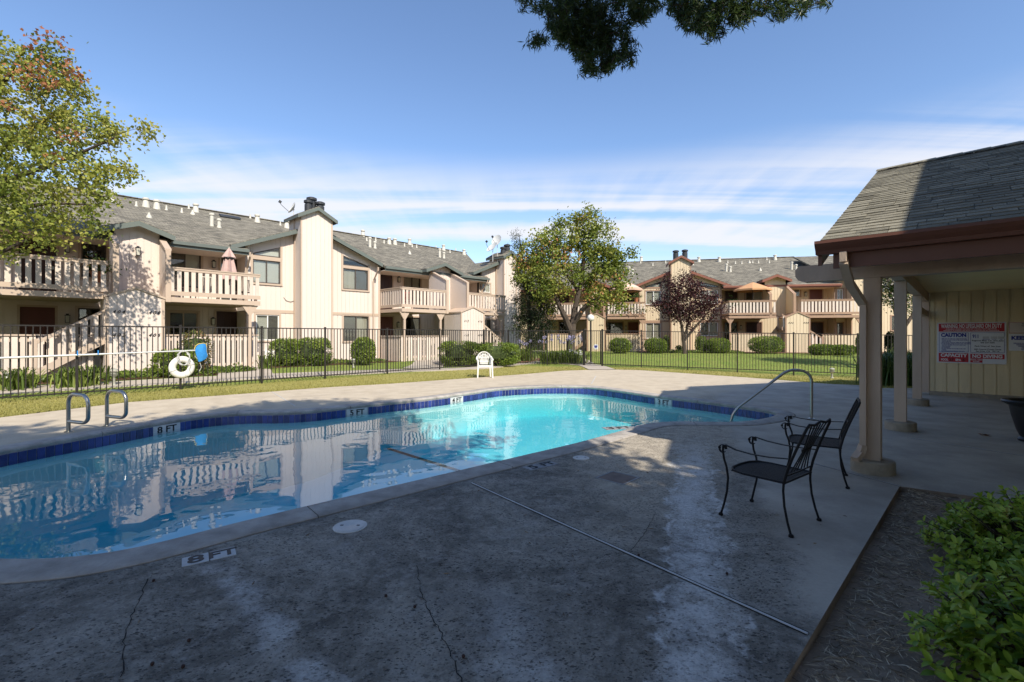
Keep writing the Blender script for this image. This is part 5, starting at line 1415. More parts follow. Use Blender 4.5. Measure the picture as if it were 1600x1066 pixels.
line(sg, 'CHILDREN UNDER THE AGE OF 14 SHALL NOT USE POOL', 0, Zs(.165), h_ * .034, 'signpink', bold=.0008)
line(sg, 'WITHOUT A PARENT OR ADULT GUARDIAN IN ATTENDANCE', 0, Zs(.203), h_ * .034, 'signpink', bold=.0008)
block(sg, X(.03), X(.47), Zs(.73), Zs(.25), 'signblue'); block(sg, X(.036), X(.464), Zs(.722), Zs(.258), 'signwhite', y=-.003)
line(sg, 'CAUTION', X(.25), Zs(.315), h_ * .12, 'signblue', bold=.007, fit=w_ * .38)
for i, s_ in enumerate(('* KEEP OUT OF THE POOL AREA IF YOU ARE', '   ALONE. DO NOT SWIM AFTER DARK WHEN', '   LIGHTS ARE OFF', '* NO GLASS IN THE POOL AREA OR ON THE DECK', '* IF THE WATER LOOKS CLOUDY AND THE DRAIN', '   CANNOT BE SEEN, STAY OUT AND CALL', '   THE MANAGER', '* NO RUNNING', '* DO NOT ENTER THE WATER IF YOU ARE', '   UNWELL', '* SHOWER BEFORE ENTERING THE POOL')):
    line(sg, s_, X(.055), Zs(.405 + .0305 * i), h_ * .027, 'signblue', 'LEFT', bold=.0012, sx_=.86)
block(sg, X(.50), X(.975), Zs(.735), Zs(.25), 'signblue'); block(sg, X(.506), X(.969), Zs(.727), Zs(.258), 'signwhite', y=-.003)
line(sg, '911', X(.575), Zs(.345), h_ * .115, 'signblue', bold=.004, fit=w_ * .085)
for x_, s_ in ((.72, 'AMBULANCE'), (.83, 'POLICE'), (.93, 'FIRE')):
    block(sg, X(x_ - .045), X(x_ + .045), Zs(.40), Zs(.345), 'mark2', 'pictogram', y=-.0045); line(sg, s_, X(x_), Zs(.415), h_ * .022, 'signblue', bold=.0006)
for z_, s_ in ((.445, 'Regional Med. Ctr. of S. Jose'), (.495, '408 259 5000'), (.58, 'Park West of  San Jose'), (.655, '400 Coyote Creek Circle'), (.70, 'San Jose, CA   95116')):
    line(sg, s_, X(.74), Zs(z_), h_ * .046, 'text', bold=.0012, fit=w_ * (.44, .20, .36, .38, .33)[(.445, .495, .58, .655, .70).index(z_)])
block(sg, X(.025), X(.47), Zs(.975), Zs(.755), 'signred'); block(sg, X(.495), X(.975), Zs(.88), Zs(.765), 'signred'); block(sg, X(.495), X(.67), Zs(.975), Zs(.885), 'signred')
line(sg, 'CAPACITY', X(.25), Zs(.815), h_ * .11, 'signpink', bold=.005, fit=w_ * .40)
line(sg, 'POOL', X(.115), Zs(.925), h_ * .07, 'signpink', bold=.003, fit=w_ * .11); line(sg, 'SPA', X(.32), Zs(.925), h_ * .07, 'signpink', bold=.003, fit=w_ * .085)
line(sg, '37', X(.215), Zs(.925), h_ * .085, 'text', bold=.003); line(sg, '5', X(.40), Zs(.925), h_ * .085, 'text', bold=.003)
line(sg, 'NO DIVING', X(.735), Zs(.825), h_ * .11, 'signpink', bold=.005, fit=w_ * .42)
line(sg, 'POOL / SPA', X(.58), Zs(.91), h_ * .04, 'signpink', bold=.001); line(sg, 'RULES', X(.58), Zs(.95), h_ * .04, 'signpink', bold=.001)
for fx, fz in ((.012, .02), (.988, .02), (.012, .55), (.988, .55), (.988, .98), (.012, .98)): link('screw', MB().lathe([(.006, 0), (.005, .003)], n=8).mesh('screw'), MT['steel'], sg, (X(fx), -.001, Zs(fz))).rotation_euler = (math.radians(90), 0, 0)
t3 = wall_t(1576)
zt_, zm_, zb_ = wall_z(1576, 503.5), wall_z(1576, 521.5), wall_z(1576, 548)
s2, w2_, h2_ = sign('clothing_sign', t3, t3 - .62, zm_ + .005, zt_, 'small cream sign with red border above the blue lettered sign', 'signcream')
block(s2, -w2_ / 2 + .008, w2_ / 2 - .008, .008, h2_ - .008, 'signred'); block(s2, -w2_ / 2 + .014, w2_ / 2 - .014, .014, h2_ - .014, 'signcream', y=-.003)
for i, s_ in enumerate(('NO STREET', 'CLOTHES IN', 'POOL', 'AND/OR', 'SPA')): line(s2, s_, 0, h2_ * (.83 - .165 * i), h2_ * .15, 'gap', bold=.001)
s3, w3_, h3_ = sign('gate_sign', t3, t3 - .80, zb_, zm_ - .005, 'white sign with large blue letters under the small cream sign', 'signwhite')
line(s3, 'KEEP CLOSED', 0, h3_ * .75, h3_ * .30, 'signblue', bold=.006, fit=w3_ * .90)
for i, s_ in enumerate(('PERSONS HAVING CURRENTLY ACTIVE', 'DIARRHEA OR WHO HAVE HAD', 'DIARRHEA WITHIN 14 DAYS', 'ARE NOT ALLOWED', 'TO ENTER THE POOL')): line(s3, s_, -.06, h3_ * (.44 - .09 * i), h3_ * .078, 'signblue', bold=.001)

# ================================================================== POOL FURNITURE
def rails():
    for i, (bx, by, lab) in enumerate((((107), 675, 'nearer P shaped steel ladder rail on the far left coping'), (167, 666, 'farther P shaped steel ladder rail on the far left coping'))):
        p = G(bx, by); rt = root('grab_rail', p, lab, 'grab rail', 'ladder rails at the deep end', rotz=math.atan2(-.31, .95))
        h_ = .60; L_ = .46; pts = [(0, 0, -.02), (0, 0, h_ - .15)]
        for a in range(1, 7): q = math.pi - a * math.pi / 12; pts.append((.14 + .14 * math.cos(q), 0, h_ - .15 + .14 * math.sin(q)))
        for a in range(1, 6): q = math.pi / 2 - a * math.pi / 10 * 1.0; pts.append((L_ - .16 + .16 * math.cos(q), 0, h_ - .17 + .16 * math.sin(q)))
        for a in range(1, 8): q = -a * math.pi / 14; pts.append((L_ - .13 + .13 * math.cos(q), 0, h_ - .33 + .11 * math.sin(q)))
        pts.append((0.0, 0, h_ - .435))
        link('tube', MB().tube(pts, .027, 10).mesh('tube', smooth=True), MT['steel'], rt)
        link('flange', MB().lathe([(.055, 0), (.055, .01), (.03, .02)], n=16).mesh('flange', smooth=True), MT['steel'], rt)
rails()
A_, B_ = G(1268, 655), Vector((4.12, 8.78, 0))
rt = root('hand_rail', A_, 'long sloping steel handrail running from the deck into the shallow end', 'handrail')
d_ = B_ - A_; Lr = d_.length; d_.normalize()
def hp(f, z): q = d_ * f; return (q.x, q.y, z)
pts = [hp(0, -.03), hp(0, .70), hp(.02, .77), hp(.06, .82), hp(.12, .855), hp(.20, .872), hp(.30, .872), hp(.37, .85), hp(.44, .81)]
pts += [hp(Lr - .14, .17), hp(Lr - .08, .10), hp(Lr - .03, .01), hp(Lr, -.10), hp(Lr, -.42)]
link('tube', MB().tube(pts, .024, 12).mesh('tube', smooth=True), MT['steel'], rt)
link('flange', MB().lathe([(.06, 0), (.06, .01), (.03, .025)], n=18).mesh('flange', smooth=True), MT['steel'], rt)

MT['iron'] = M('black_wrought_iron', (0.010, 0.010, 0.011), 0.6, 0.25, 12, spec=0.2)
def iron_chair(loc, rot, label):
    rt = root('patio_chair', loc, label, 'chair', 'black wrought iron patio chairs', rotz=rot)   # faces local +x
    W2 = .265; rt.scale = (.95, .95, .95)
    for sg in (-1, 1):
        y = sg * W2
        fl = MB().tube([(.285, y + sg * .01, .012), (.262, y, .10), (.235, y, .22), (.225, y, .34), (.238, y, .43), (.262, y, .50), (.272, y, .57), (.268, y, .612)], .0095, 8)
        l_ = link('front_leg', fl.mesh('front_leg', smooth=True), MT['iron'], rt)
        link('foot', MB().lathe([(.017, 0), (.02, .006), (.017, .02), (.008, .025)], n=12).mesh('foot', smooth=True), MT['iron'], l_, (.285, y + sg * .01, 0))
        rl = MB().tube([(-.285, y * 1.02, .012), (-.258, y, .10), (-.232, y * .98, .22), (-.222, y * .97, .34), (-.225, y * .96, .42)], .0095, 8)
        l_ = link('rear_leg', rl.mesh('rear_leg', smooth=True), MT['iron'], rt)
        link('foot', MB().lathe([(.017, 0), (.02, .006), (.017, .02), (.008, .025)], n=12).mesh('foot', smooth=True), MT['iron'], l_, (-.285, y * 1.02, 0))
        am = MB(); pts = []
        for a in range(11): q = -math.pi * .75 + a * math.pi * 1.75 / 10 * 1.0; pts.append((.262 + .030 * math.cos(q) + .012, y, .585 + .034 * math.sin(q)))
        pts = pts[::1]
        top = [(.250, y, .622), (.15, y + sg * .015, .600), (.02, y + sg * .018, .590), (-.12, y + sg * .01, .592), (-.262, y * .96, .605)]
        for a, b in zip(pts + top, (pts + top)[1:]): am.bar(a, b, .022, .007)
        link('armrest', am.mesh('armrest'), MT['iron'], rt)
    # seat pan of closely set strips in a rounded frame
    sf = [(-.23, -.25, .405), (-.23, .25, .405), (.10, .26, .405), (.20, .235, .407), (.245, .15, .409), (.255, 0, .41), (.245, -.15, .409), (.20, -.235, .407), (.10, -.26, .405)]
    link('seat_frame', MB().tube(sf + [sf[0]], .010, 6, False).mesh('seat_frame', smooth=True), MT['iron'], rt)
    st = MB(); n_ = 34
    for i in range(n_):
        y = -.245 + .49 * (i + .5) / n_; xm = .25 if abs(y) < .15 else .25 - (abs(y) - .15) * 1.1
        st.box(-.228, xm - .004, y - .0042, y + .0042, .400, .406)
    for i in range(16): x = -.21 + .42 * i / 15; st.box(x - .003, x + .003, -.24, .24, .398, .4035)
    link('seat_mesh', st.mesh('seat_mesh'), MT['iron'], rt)
    # back: two raked uprights joined by a bowed top bar, thin rods gathered in the middle
    bp = lambda h_: -.225 - .16 * (h_ / .46) ** 1.25
    fr = [(bp(h_), -.250 + .028 * (h_ / .46), .41 + h_) for h_ in (0, .1, .2, .3, .4, .45)]
    topb = [(bp(.47), -.20, .885), (bp(.475), -.11, .872), (bp(.48), 0, .893), (bp(.475), .11, .872), (bp(.47), .20, .885)]
    allp = [(a, b, c) for a, b, c in fr] + topb + [(a, -b, c) for a, b, c in reversed(fr)]
    link('back_frame', MB().tube(allp, .0105, 8).mesh('back_frame', smooth=True), MT['iron'], rt)
    rd = MB()
    for y0, y1, y2 in ((-.16, -.07, -.15), (-.10, -.04, -.085), (-.04, -.015, -.025), (.04, .015, .025), (.10, .04, .085), (.16, .07, .15)):
        rd.tube([(bp(.05), y0, .47), (bp(.14), (y0 + y1) / 2, .55), (bp(.24), y1, .65), (bp(.36), (y1 + y2) / 2, .77), (bp(.46), y2, .872)], .0052, 6)
    rd.tube([(bp(.05), -.24, .46), (bp(.04), 0, .455), (bp(.05), .24, .46)], .0065, 6)
    rd.bar((bp(.24) + .006, -.085, .65), (bp(.24) + .006, .085, .65), .008, .02)
    link('back_rods', rd.mesh('back_rods', smooth=True), MT['iron'], rt)
    return rt
iron_chair((2.115, 3.84, 0), math.atan2(.80, -.60), 'black wrought iron chair nearest the camera, standing clear of the brown post')
iron_chair((3.20, 4.93, 0), math.atan2(.56, -.83), 'black wrought iron chair right beside the brown post with the downspout')

# white moulded chair on the far deck
def white_chair():
    p = (G(746, 591) + G(767, 590.5)) / 2 + Vector((0, .27, 0))
    rt = root('plastic_chair', (p.x, p.y, 0), 'white moulded plastic armchair standing at the lawn edge by the fence', 'chair', rotz=math.radians(-82))   # faces local +x
    def legb(a, b, w0, w1): return MB().hexa([(b[0] - w1, b[1] - w1, b[2]), (b[0] + w1, b[1] - w1, b[2]), (b[0] + w1, b[1] + w1, b[2]), (b[0] - w1, b[1] + w1, b[2]), (a[0] - w0, a[1] - w0, a[2]), (a[0] + w0, a[1] - w0, a[2]), (a[0] + w0, a[1] + w0, a[2]), (a[0] - w0, a[1] + w0, a[2])])
    for sg in (-1, 1):
        link('leg', legb((.22, sg * .24, .62), (.25, sg * .265, 0), .028, .022).mesh('leg'), MT['white'], rt)
        link('leg', legb((-.22, sg * .21, .42), (-.27, sg * .235, 0), .03, .022).mesh('leg'), MT['white'], rt)
        m = MB(); pts = [(.25, sg * .25, .60), (.22, sg * .27, .635), (.05, sg * .285, .645), (-.12, sg * .27, .67), (-.22, sg * .24, .74)]
        for a, b in zip(pts, pts[1:]): m.bar(a, b, .055, .022)
        link('armrest', m.mesh('armrest'), MT['white'], rt)
    link('seat', MB().hexa([(-.22, -.20, .395), (.25, -.24, .41), (.25, .24, .41), (-.22, .20, .395), (-.22, -.20, .42), (.25, -.24, .44), (.25, .24, .44), (-.22, .20, .42)]).box(.235, .262, -.25, .25, .37, .438).mesh('seat'), MT['white'], rt)
    bk = MB(); bx = lambda z: -.21 - .12 * (z - .42) / .48 * 1.0
    arch = [(bx(.44), -.21, .44), (bx(.6), -.235, .6), (bx(.72), -.23, .72), (bx(.82), -.18, .82), (bx(.885), -.09, .885), (bx(.90), 0, .90), (bx(.885), .09, .885), (bx(.82), .18, .82), (bx(.72), .23, .72), (bx(.6), .235, .6), (bx(.44), .21, .44)]
    for a, b in zip(arch, arch[1:]): bk.bar(a, b, .06, .03)
    arch2 = [(x + .004, y * .74, .44 + (z - .44) * .80) for x, y, z in arch]
    for a, b in zip(arch2[2:9], arch2[3:9]): bk.bar(a, b, .03, .022)
    for i in range(7):
        y = -.15 + .05 * i; top_ = .80 - .9 * y * y * 2
        bk.bar((bx(.45), y * .8, .45), (bx(top_), y * 1.1, top_), .026, .016)
    bk.bar((bx(.56), -.16, .56), (bx(.56), .16, .56), .022, .03); bk.bar((bx(.70), -.19, .70), (bx(.70), .19, .70), .022, .022)
    for i in range(5):
        y = -.13 + .065 * i; bk.bar((bx(.78), y * .9, .77), (bx(.87), y * 1.05, .87 - y * y * 2), .02, .016)
    link('backrest', bk.mesh('backrest'), MT['white'], rt)
white_chair()

# life ring and leaf skimmer hanging on the fence
fq = lambda px: f0.lerp(fB, on_line(px, f0, fB))
fn = Vector((fdir.y, -fdir.x, 0))             # towards the pool
pr = fq(283) + fn * .07
zr = H - (574 - HY) * pr.y / F
rt = root('life_ring', (pr.x, pr.y, zr - .36), 'white life ring hanging on the fence below the skimmer pole', 'life ring', rotz=math.atan2(fdir.y, fdir.x))
m = MB(); n_, k_ = 36, 12
for i in range(n_):
    a = 2 * math.pi * i / n_
    for j in range(k_):
        q = 2 * math.pi * j / k_; r_ = .222 + .088 * math.cos(q) * 1.0
        m.v.append((r_ * math.cos(a), 0.062 * math.sin(q), .36 + r_ * math.sin(a)))
for i in range(n_):
    for j in range(k_): m.f.append((i * k_ + j, ((i + 1) % n_) * k_ + j, ((i + 1) % n_) * k_ + (j + 1) % k_, i * k_ + (j + 1) % k_))
link('ring', m.mesh('ring', smooth=True), MT['white'], rt)
MT['rope'] = M('dirty_white_rope', (0.55, 0.55, 0.53), 0.9, 0.3, 20)
rp = MB(); rr_ = random.Random(3)
for c in range(5):
    pts = []; ph = rr_.uniform(0, 6)
    for i in range(22):
        a = i / 21 * 2 * math.pi + ph
        pts.append((.02 + (.11 + .05 * rr_.random()) * math.cos(a) + rr_.uniform(-.02, .02), -.08 + rr_.uniform(-.03, .02), .62 + (.17 + .05 * rr_.random()) * math.sin(a)))
    rp.tube(pts, .008, 5)
rp.tube([(.16, -.08, .56), (.19, -.09, .42), (.15, -.09, .30), (.19, -.08, .18), (.12, -.09, .12)], .008, 5)
rp.tube([(.30, -.03, .66), (.42, 0, .52), (.47, 0, .34), (.42, 0, .22)], .008, 5)
for a in (.3, 1.9, 3.5, 5.0):
    pts = [((.222 + .094 * math.cos(q)) * math.cos(a), .068 * math.sin(q), .36 + (.222 + .094 * math.cos(q)) * math.sin(a)) for q in np.linspace(0, 6.28, 14)]
    rp.tube(pts, .007, 5)
link('rope', rp.mesh('rope', smooth=True), MT['rope'], rt)
pa, pb = fq(-60) + fn * .09, fq(300) + fn * .09
za, zb_ = H - (562 - HY) * pa.y / F, H - (548 - HY) * pb.y / F
rt = root('skimmer_net', (pb.x, pb.y, zb_ - .3), 'long pole leaf skimmer with blue net bag lying along the fence', 'skimmer', rotz=math.atan2(fdir.y, fdir.x))
Lp = (pb - pa).length
MT['alu'] = M('pale_aluminium_pole', (0.66, 0.66, 0.64), 0.4, 0.1, 8, metal=0.35)
MT['bluenet'] = M('blue_net_bag', (0.035, 0.26, 0.66), 0.8, 0.2, 14, 0.6, 60)
MT['yellow'] = M('yellow_net_rim', (0.62, 0.50, 0.16), 0.6, 0.1, 10)
link('pole', MB().tube([(-Lp, 0, .3 + za - zb_), (-Lp * .45, 0, .3 + (za - zb_) * .45 + .0)], .026, 10).tube([(-Lp * .46, 0, .3 + (za - zb_) * .46), (0.05, 0, .305)], .020, 10).mesh('pole', smooth=True), MT['alu'], rt)
rim = [(.03, 0, .34), (.06, -.01, .46), (.16, -.02, .54), (.34, -.02, .57), (.44, -.02, .54), (.46, -.01, .20), (.50, 0, .10)]
nr_ = link('net_rim', MB().tube(rim, .015, 8).mesh('net_rim', smooth=True), MT['yellow'], rt)
nm_ = MB(); rows = [[(.04, .33), (.10, .49), (.18, .53), (.27, .55), (.36, .555), (.43, .53)], [(.06, .22), (.12, .34), (.19, .38), (.28, .40), (.37, .40), (.455, .38)], [(.10, .06), (.15, .18), (.22, .22), (.30, .24), (.38, .24), (.46, .22)], [(.15, -.09), (.18, .02), (.25, .06), (.32, .08), (.40, .10), (.49, .11)], [(.17, -.16), (.21, -.15), (.26, -.13), (.33, -.10), (.41, -.05), (.50, .06)]]
for j, row in enumerate(rows):
    for i, (x, z) in enumerate(row): nm_.v.append((x, -.03 - .10 * math.sin(math.pi * i / 5) * (.4 + .6 * math.sin(math.pi * (j + .6) / 4.6)) + .03 * ((i + j) % 2), z))
n0 = len(nm_.v)
for j in range(4):
    for i in range(5): nm_.f.append((j * 6 + i, j * 6 + i + 1, (j + 1) * 6 + i + 1, (j + 1) * 6 + i))
me = nm_.mesh('net', smooth=True)
o = link('net', me, MT['bluenet'], rt)
for q_ in (o, nr_): q_.scale = (.70, .8, .74); q_.location = (.012, 0, .085)
md = o.modifiers.new('thick', 'SOLIDIFY'); md.thickness = .012; md2 = o.modifiers.new('smooth', 'SUBSURF'); md2.levels = md2.render_levels = 2
for px in (152, 120): 
    q = fq(px); link('hook', MB().bar((-(pb - q).length, .09, .26), (-(pb - q).length, -.03, .26), .02).bar((-(pb - q).length, -.03, .25), (-(pb - q).length, -.03, .36), .02).mesh('hook'), MT['bluenet'], rt)

# path lights and the globe lamp
MT['bollard'] = M('weathered_verdigris_metal', (0.38, 0.37, 0.31), 0.6, 0.2, 10)
def bollard(px, py, h_, label, cap='bronze'):
    p = GT(px, py); rt = root('path_light', p, label, 'path light', 'low garden path lights')
    link('stem', MB().lathe([(.06, 0), (.05, .04), (.035, .05), (.035, h_ * .5), (.05, h_ * .5 + .02)], n=12).mesh('stem', smooth=True), MT['bollard'], rt)
    link('lens', MB().lathe([(.06, h_ * .52), (.075, h_ * .75), (.06, h_ * .80)], n=12).mesh('lens', smooth=True), MT['lampglass'], rt)
    m = MB()
    for i in range(3): m.lathe([(.10, h_ * (.60 + .09 * i)), (.105, h_ * (.61 + .09 * i)), (.06, h_ * (.635 + .09 * i))], n=14)
    m.lathe([(.10, h_ * .86), (.09, h_ * .93), (.02, h_)], n=14); link('louvre', m.mesh('louvre', smooth=True), MT['bollard' if cap != 'black' else 'black'], rt)
bollard(178, 601, .50, 'path light in front of the closet numbered 402 and 406')
bollard(552, 574, .38, 'path light beside the round clipped bush under the chimney bay')
bollard(788, 567, .42, 'path light in front of the long clipped hedge', 'black')
bollard(1300, 591, .42, 'pale louvred path light on the right lawn inside the fence')
pg = GT(923, 560); rt = root('globe_lamp', pg, 'slim lamp post with white globe beside the gate', 'lamp post')
hz = H - (497 - HY) * pg.y / F - pg.z
link('pole', MB().tube([(0, 0, -.05), (0, 0, hz - .16)], .045, 10).lathe([(.09, 0), (.09, .05), (.05, .1)], n=12).mesh('pole', smooth=True), MT['fence'], rt)
link('globe', MB().lathe([(.07, hz - .17), (.15, hz - .12), (.19, hz), (.15, hz + .12), (.06, hz + .18), (.005, hz + .19)], n=20).mesh('globe', smooth=True), MT['white'], rt)
q = GT(931, 556); rt = root('yard_sign', q, 'tiny blue and white yard sign near the gate', 'sign')
zq = H - (542 - HY) * q.y / F - q.z
link('stake', MB().box(-.012, .012, -.012, .012, -.05, zq).mesh('stake'), MT['fence'], rt)
link('plate', MB().prism([(.16 * math.cos(a * math.pi / 4 + .39), .16 * math.sin(a * math.pi / 4 + .39)) for a in range(8)], -.01, .01).mesh('plate'), MT['signwhite'], rt, (0, -.02, zq)).rotation_euler = (math.radians(90), 0, 0)
link('shield', MB().prism([(-.08, .08), (-.08, -.02), (0, -.1), (.08, -.02), (.08, .08)], .011, .016).mesh('shield'), MT['signblue'], rt, (0, -.02, zq)).rotation_euler = (math.radians(90), 0, 0)

# umbrellas, pots and dishes on the balconies
MT['pinkcloth'] = M('dusty_pink_canvas', (0.52, 0.36, 0.32), 0.9, 0.2, 5)
MT['tancloth'] = M('tan_canvas', (0.55, 0.30, 0.15), 0.9, 0.12, 5)
MT['pinktan'] = M('faded_salmon_canvas', (0.56, 0.37, 0.27), 0.9, 0.12, 5)
MT['palecloth'] = M('pale_canvas_band', (0.66, 0.52, 0.40), 0.9, 0.1, 5)
def closed_umbrella():
    t = TB + 1.1; a = L.S(358, t); z0 = 2.88
    zt_, zl_ = L.Z(358, 388, t), L.Z(358, 424, t)
    p = L.W(a, t, z0); rt = root('patio_umbrella', p, 'folded dusty pink umbrella on the left building balcony', 'umbrella', 'balcony umbrellas')
    link('pole', MB().tube([(0, 0, 0), (0, 0, zt_ - z0 + .05)], .02, 8).mesh('pole'), MT['vent'], rt)
    m = MB(); n_ = 14; hts = [zl_ - z0 - .35, zl_ - z0, (zl_ * .6 + zt_ * .4) - z0, (zl_ * .45 + zt_ * .55) - z0, (zl_ * .4 + zt_ * .6) - z0, (zl_ * .15 + zt_ * .85) - z0, zt_ - z0]; rad = [.26, .24, .17, .15, .22, .10, .02]
    for z_, r_ in zip(hts, rad):
        for k in range(n_): a_ = 2 * math.pi * k / n_; q = r_ * (1 + .22 * (-1) ** k); m.v.append((q * math.cos(a_), q * math.sin(a_), z_))
    for j in range(6):
        for k in range(n_): m.f.append((j * n_ + k, j * n_ + (k + 1) % n_, (j + 1) * n_ + (k + 1) % n_, (j + 1) * n_ + k))
    link('canopy', m.mesh('canopy'), MT['pinkcloth'], rt)
    link('tie_strap', MB().lathe([(.19, 0), (.20, .04), (.19, .08)], (0, 0, (zl_ * .45 + zt_ * .55) - z0 - .03), 14).mesh('tie_strap'), MT['text'], rt)
closed_umbrella()
def open_umbrella(px, ptop, pedge, halfpx, t, label, cloth, band=None):
    a = Rb.S(px, t); z0 = 2.88; zt_ = Rb.Z(px, ptop, t); ze_ = Rb.Z(px, pedge, t); Yd = a * Rb.u[1] + t * Rb.v[1]; R_u = halfpx * Yd / F
    rt = root('patio_umbrella', Rb.W(a, t, z0), label, 'umbrella', 'balcony umbrellas', rotz=.3)
    link('pole', MB().tube([(0, 0, 0), (0, 0, zt_ - z0)], .025, 8).mesh('pole'), MT['bronze'], rt)
    n_ = 8; H_ = zt_ - ze_
    def ring(f): return [(R_u * f * math.cos(k * math.pi / 4), R_u * f * math.sin(k * math.pi / 4), ze_ - z0 + H_ * (1 - f ** 1.15)) for k in range(n_)]
    fs = [(1.0, .80), (.80, .62), (.62, .36), (.36, .02)]
    for i, (f0_, f1_) in enumerate(fs):
        m = MB(); r0_, r1_ = ring(f0_), ring(f1_)
        for k in range(n_):
            k2 = (k + 1) % n_; m.quad(r0_[k], r0_[k2], r1_[k2], r1_[k])
        if i == 0:
            for k in range(n_):
                k2 = (k + 1) % n_; lo_ = [(q[0], q[1], q[2] - .12) for q in (r0_[k], r0_[k2])]; m.quad(lo_[0], lo_[1], r0_[k2], r0_[k])
        link('canopy_panel', m.mesh('canopy_panel'), MT[band if (band and i % 2 == 1) else cloth], rt)
    rbm = MB()
    for k in range(n_): rbm.tube([(0, 0, zt_ - z0 - .05), (R_u * math.cos(k * math.pi / 4) * .98, R_u * math.sin(k * math.pi / 4) * .98, ze_ - z0 - .02)], .01, 4)
    link('rib', rbm.mesh('rib'), MT['bronze'], rt)
open_umbrella(977, 439, 453, 27, QB + .9, 'open striped salmon umbrella above the flower pots on the balcony', 'pinktan', 'palecloth')
open_umbrella(1176, 441, 452.5, 27, QB + .9, 'open plain orange tan umbrella on the balcony right of the plum tree', 'tancloth')
MT['terracotta'] = M('terracotta', (0.42, 0.16, 0.08), 0.8, 0.15, 8)
MT['potleaf'] = leaf_mat('balcony_plant_leaf', [(0.1, (0.03, 0.06, 0.015)), (0.6, (0.08, 0.13, 0.03)), (0.9, (0.35, 0.10, 0.05))], .3)
def pot_plant(b, px, t, z, label, r=.16, bush_r=.3, grp='potted plants along the balcony rail'):
    a = b.S(px, t); rt = root('potted_plant', b.W(a, t, z), label, 'plant', grp)
    link('pot', MB().lathe([(r * .65, 0), (r, r * 1.5), (r * 1.12, r * 1.5), (r * 1.12, r * 1.75), (r * .9, r * 1.75), (r * .85, r * 1.6)], n=14).mesh('pot', smooth=True), MT['terracotta'], rt)
    N_ = 260; Cc = RNG.normal(size=(N_, 3)) * bush_r * .5; Cc[:, 2] = np.abs(Cc[:, 2]) + r * 1.7
    Vv, Fc = leaf_arrays(Cc, rand_dirs(N_, .4), RNG.uniform(.07, .15, N_), RNG.uniform(.04, .07, N_))
    link('foliage', np_mesh('foliage', Vv, Fc), MT['potleaf'], rt)
for px, lab, br in ((958, 'terracotta pot plant at the left end of the umbrella balcony', .42), (968, 'low potted plant second from left under the striped umbrella', .25), (984, 'dark leafy potted plant behind the striped umbrella pole', .5), (994, 'terracotta pot plant on the right half of the umbrella balcony', .35), (1003, 'spreading potted plant at the right end of the umbrella balcony', .5)):
    pot_plant(Rb, px, QB + .18, 3.99 if br < .45 else 2.9, lab, .17, br)
pot_plant(Rb, 1146, QB + .5, 3.2, 'red flowering pot plant beside the orange tan umbrella', .2, .55, None)
pot_plant(L, 153, TB + .5, 3.3, 'red flowering pot plant on the shaded left balcony', .2, .5, None)
MT['redplastic'] = M('red_plastic', (0.42, 0.05, 0.03), .5, .1, 6)
def balcony_chair(b, px, t, label, mat, yaw):
    rt = root('balcony_chair', b.W(b.S(px, t), t, 2.87), label, 'chair', 'chairs on the balconies', rotz=yaw)
    link('seat', MB().box(-.22, .22, -.22, .22, .40, .44).mesh('seat'), MT[mat], rt)
    bk = MB().bar((-.20, -.20, .44), (-.27, -.20, .92), .03).bar((-.20, .20, .44), (-.27, .20, .92), .03).bar((-.27, -.2, .9), (-.27, .2, .9), .04)
    for i in range(5): bk.bar((-.205, -.13 + .065 * i, .46), (-.265, -.13 + .065 * i, .89), .025, .012)
    link('backrest', bk.mesh('backrest'), MT[mat], rt)
    for x in (-.2, .2):
        for y in (-.2, .2): link('leg', MB().bar((x, y, .41), (x * 1.1, y * 1.1, 0), .03).mesh('leg'), MT[mat], rt)
balcony_chair(L, 283, TB + 1.0, 'dark slatted chair behind the left half of the umbrella balcony rail', 'bronze', 1.2)
balcony_chair(L, 318, TB + .9, 'pale chair behind the middle of the folded umbrella balcony rail', 'vent', 2.4)
balcony_chair(L, 380, TB + 1.0, 'dark chair at the right end of the folded umbrella balcony', 'bronze', 2.9)
balcony_chair(L, 637, TB + .9, 'red chair behind the rail of the balcony right of the big chimney', 'redplastic', 1.8)
balcony_chair(Rb, 1190, QB + .8, 'dark chair under the plain orange tan umbrella', 'bronze', 1.0)
MT['dish'] = M('pale_grey_dish', (0.55, 0.55, 0.53), 0.5, 0.1, 6)
def dish(b, px, py, t, r, label, yaw, tilt, zbase):
    a = b.S(px, t); z = b.Z(px, py, t); rt = root('satellite_dish', b.W(a, t, zbase), label, 'satellite dish', 'satellite dishes on the chimneys')
    h_ = z - zbase
    link('mast', MB().tube([(0, 0, 0), (0, 0, h_ * .8), (.02, 0, h_)], .02, 8).mesh('mast'), MT['dish'], rt)
    m = MB(); n_ = 18
    prof = [(0.01, 0), (r * .35, .012), (r * .7, .05), (r, .11), (r * 1.0, .125), (r * .7, .065), (r * .35, .028), (.01, .016)]
    m.lathe(prof, n=n_)
    d = link('reflector', m.mesh('reflector', smooth=True), MT['dish'], rt, (0, 0, h_)); d.rotation_euler = (tilt, 0, yaw); d.scale = (.85, 1, 1)
    am = MB().tube([(0, -r * .8, .10), (0, -r * .5, .55), (0, -r * .2, .62)], .012, 6).box(-.05, .05, -r * .2 - .05, -r * .2 + .05, .58, .70)
    d2 = link('feed_arm', am.mesh('feed_arm'), MT['flue'], rt, (0, 0, h_)); d2.rotation_euler = (tilt, 0, yaw)
dish(L, 459, 327, TC + .9, .30, 'round satellite dish behind the big chimney of the left building', -.9, math.radians(62), 7.2)
dish(L, 777, 377, TC + .5, .42, 'upper satellite dish on the end chimney of the left building', -.5, math.radians(66), 6.4)
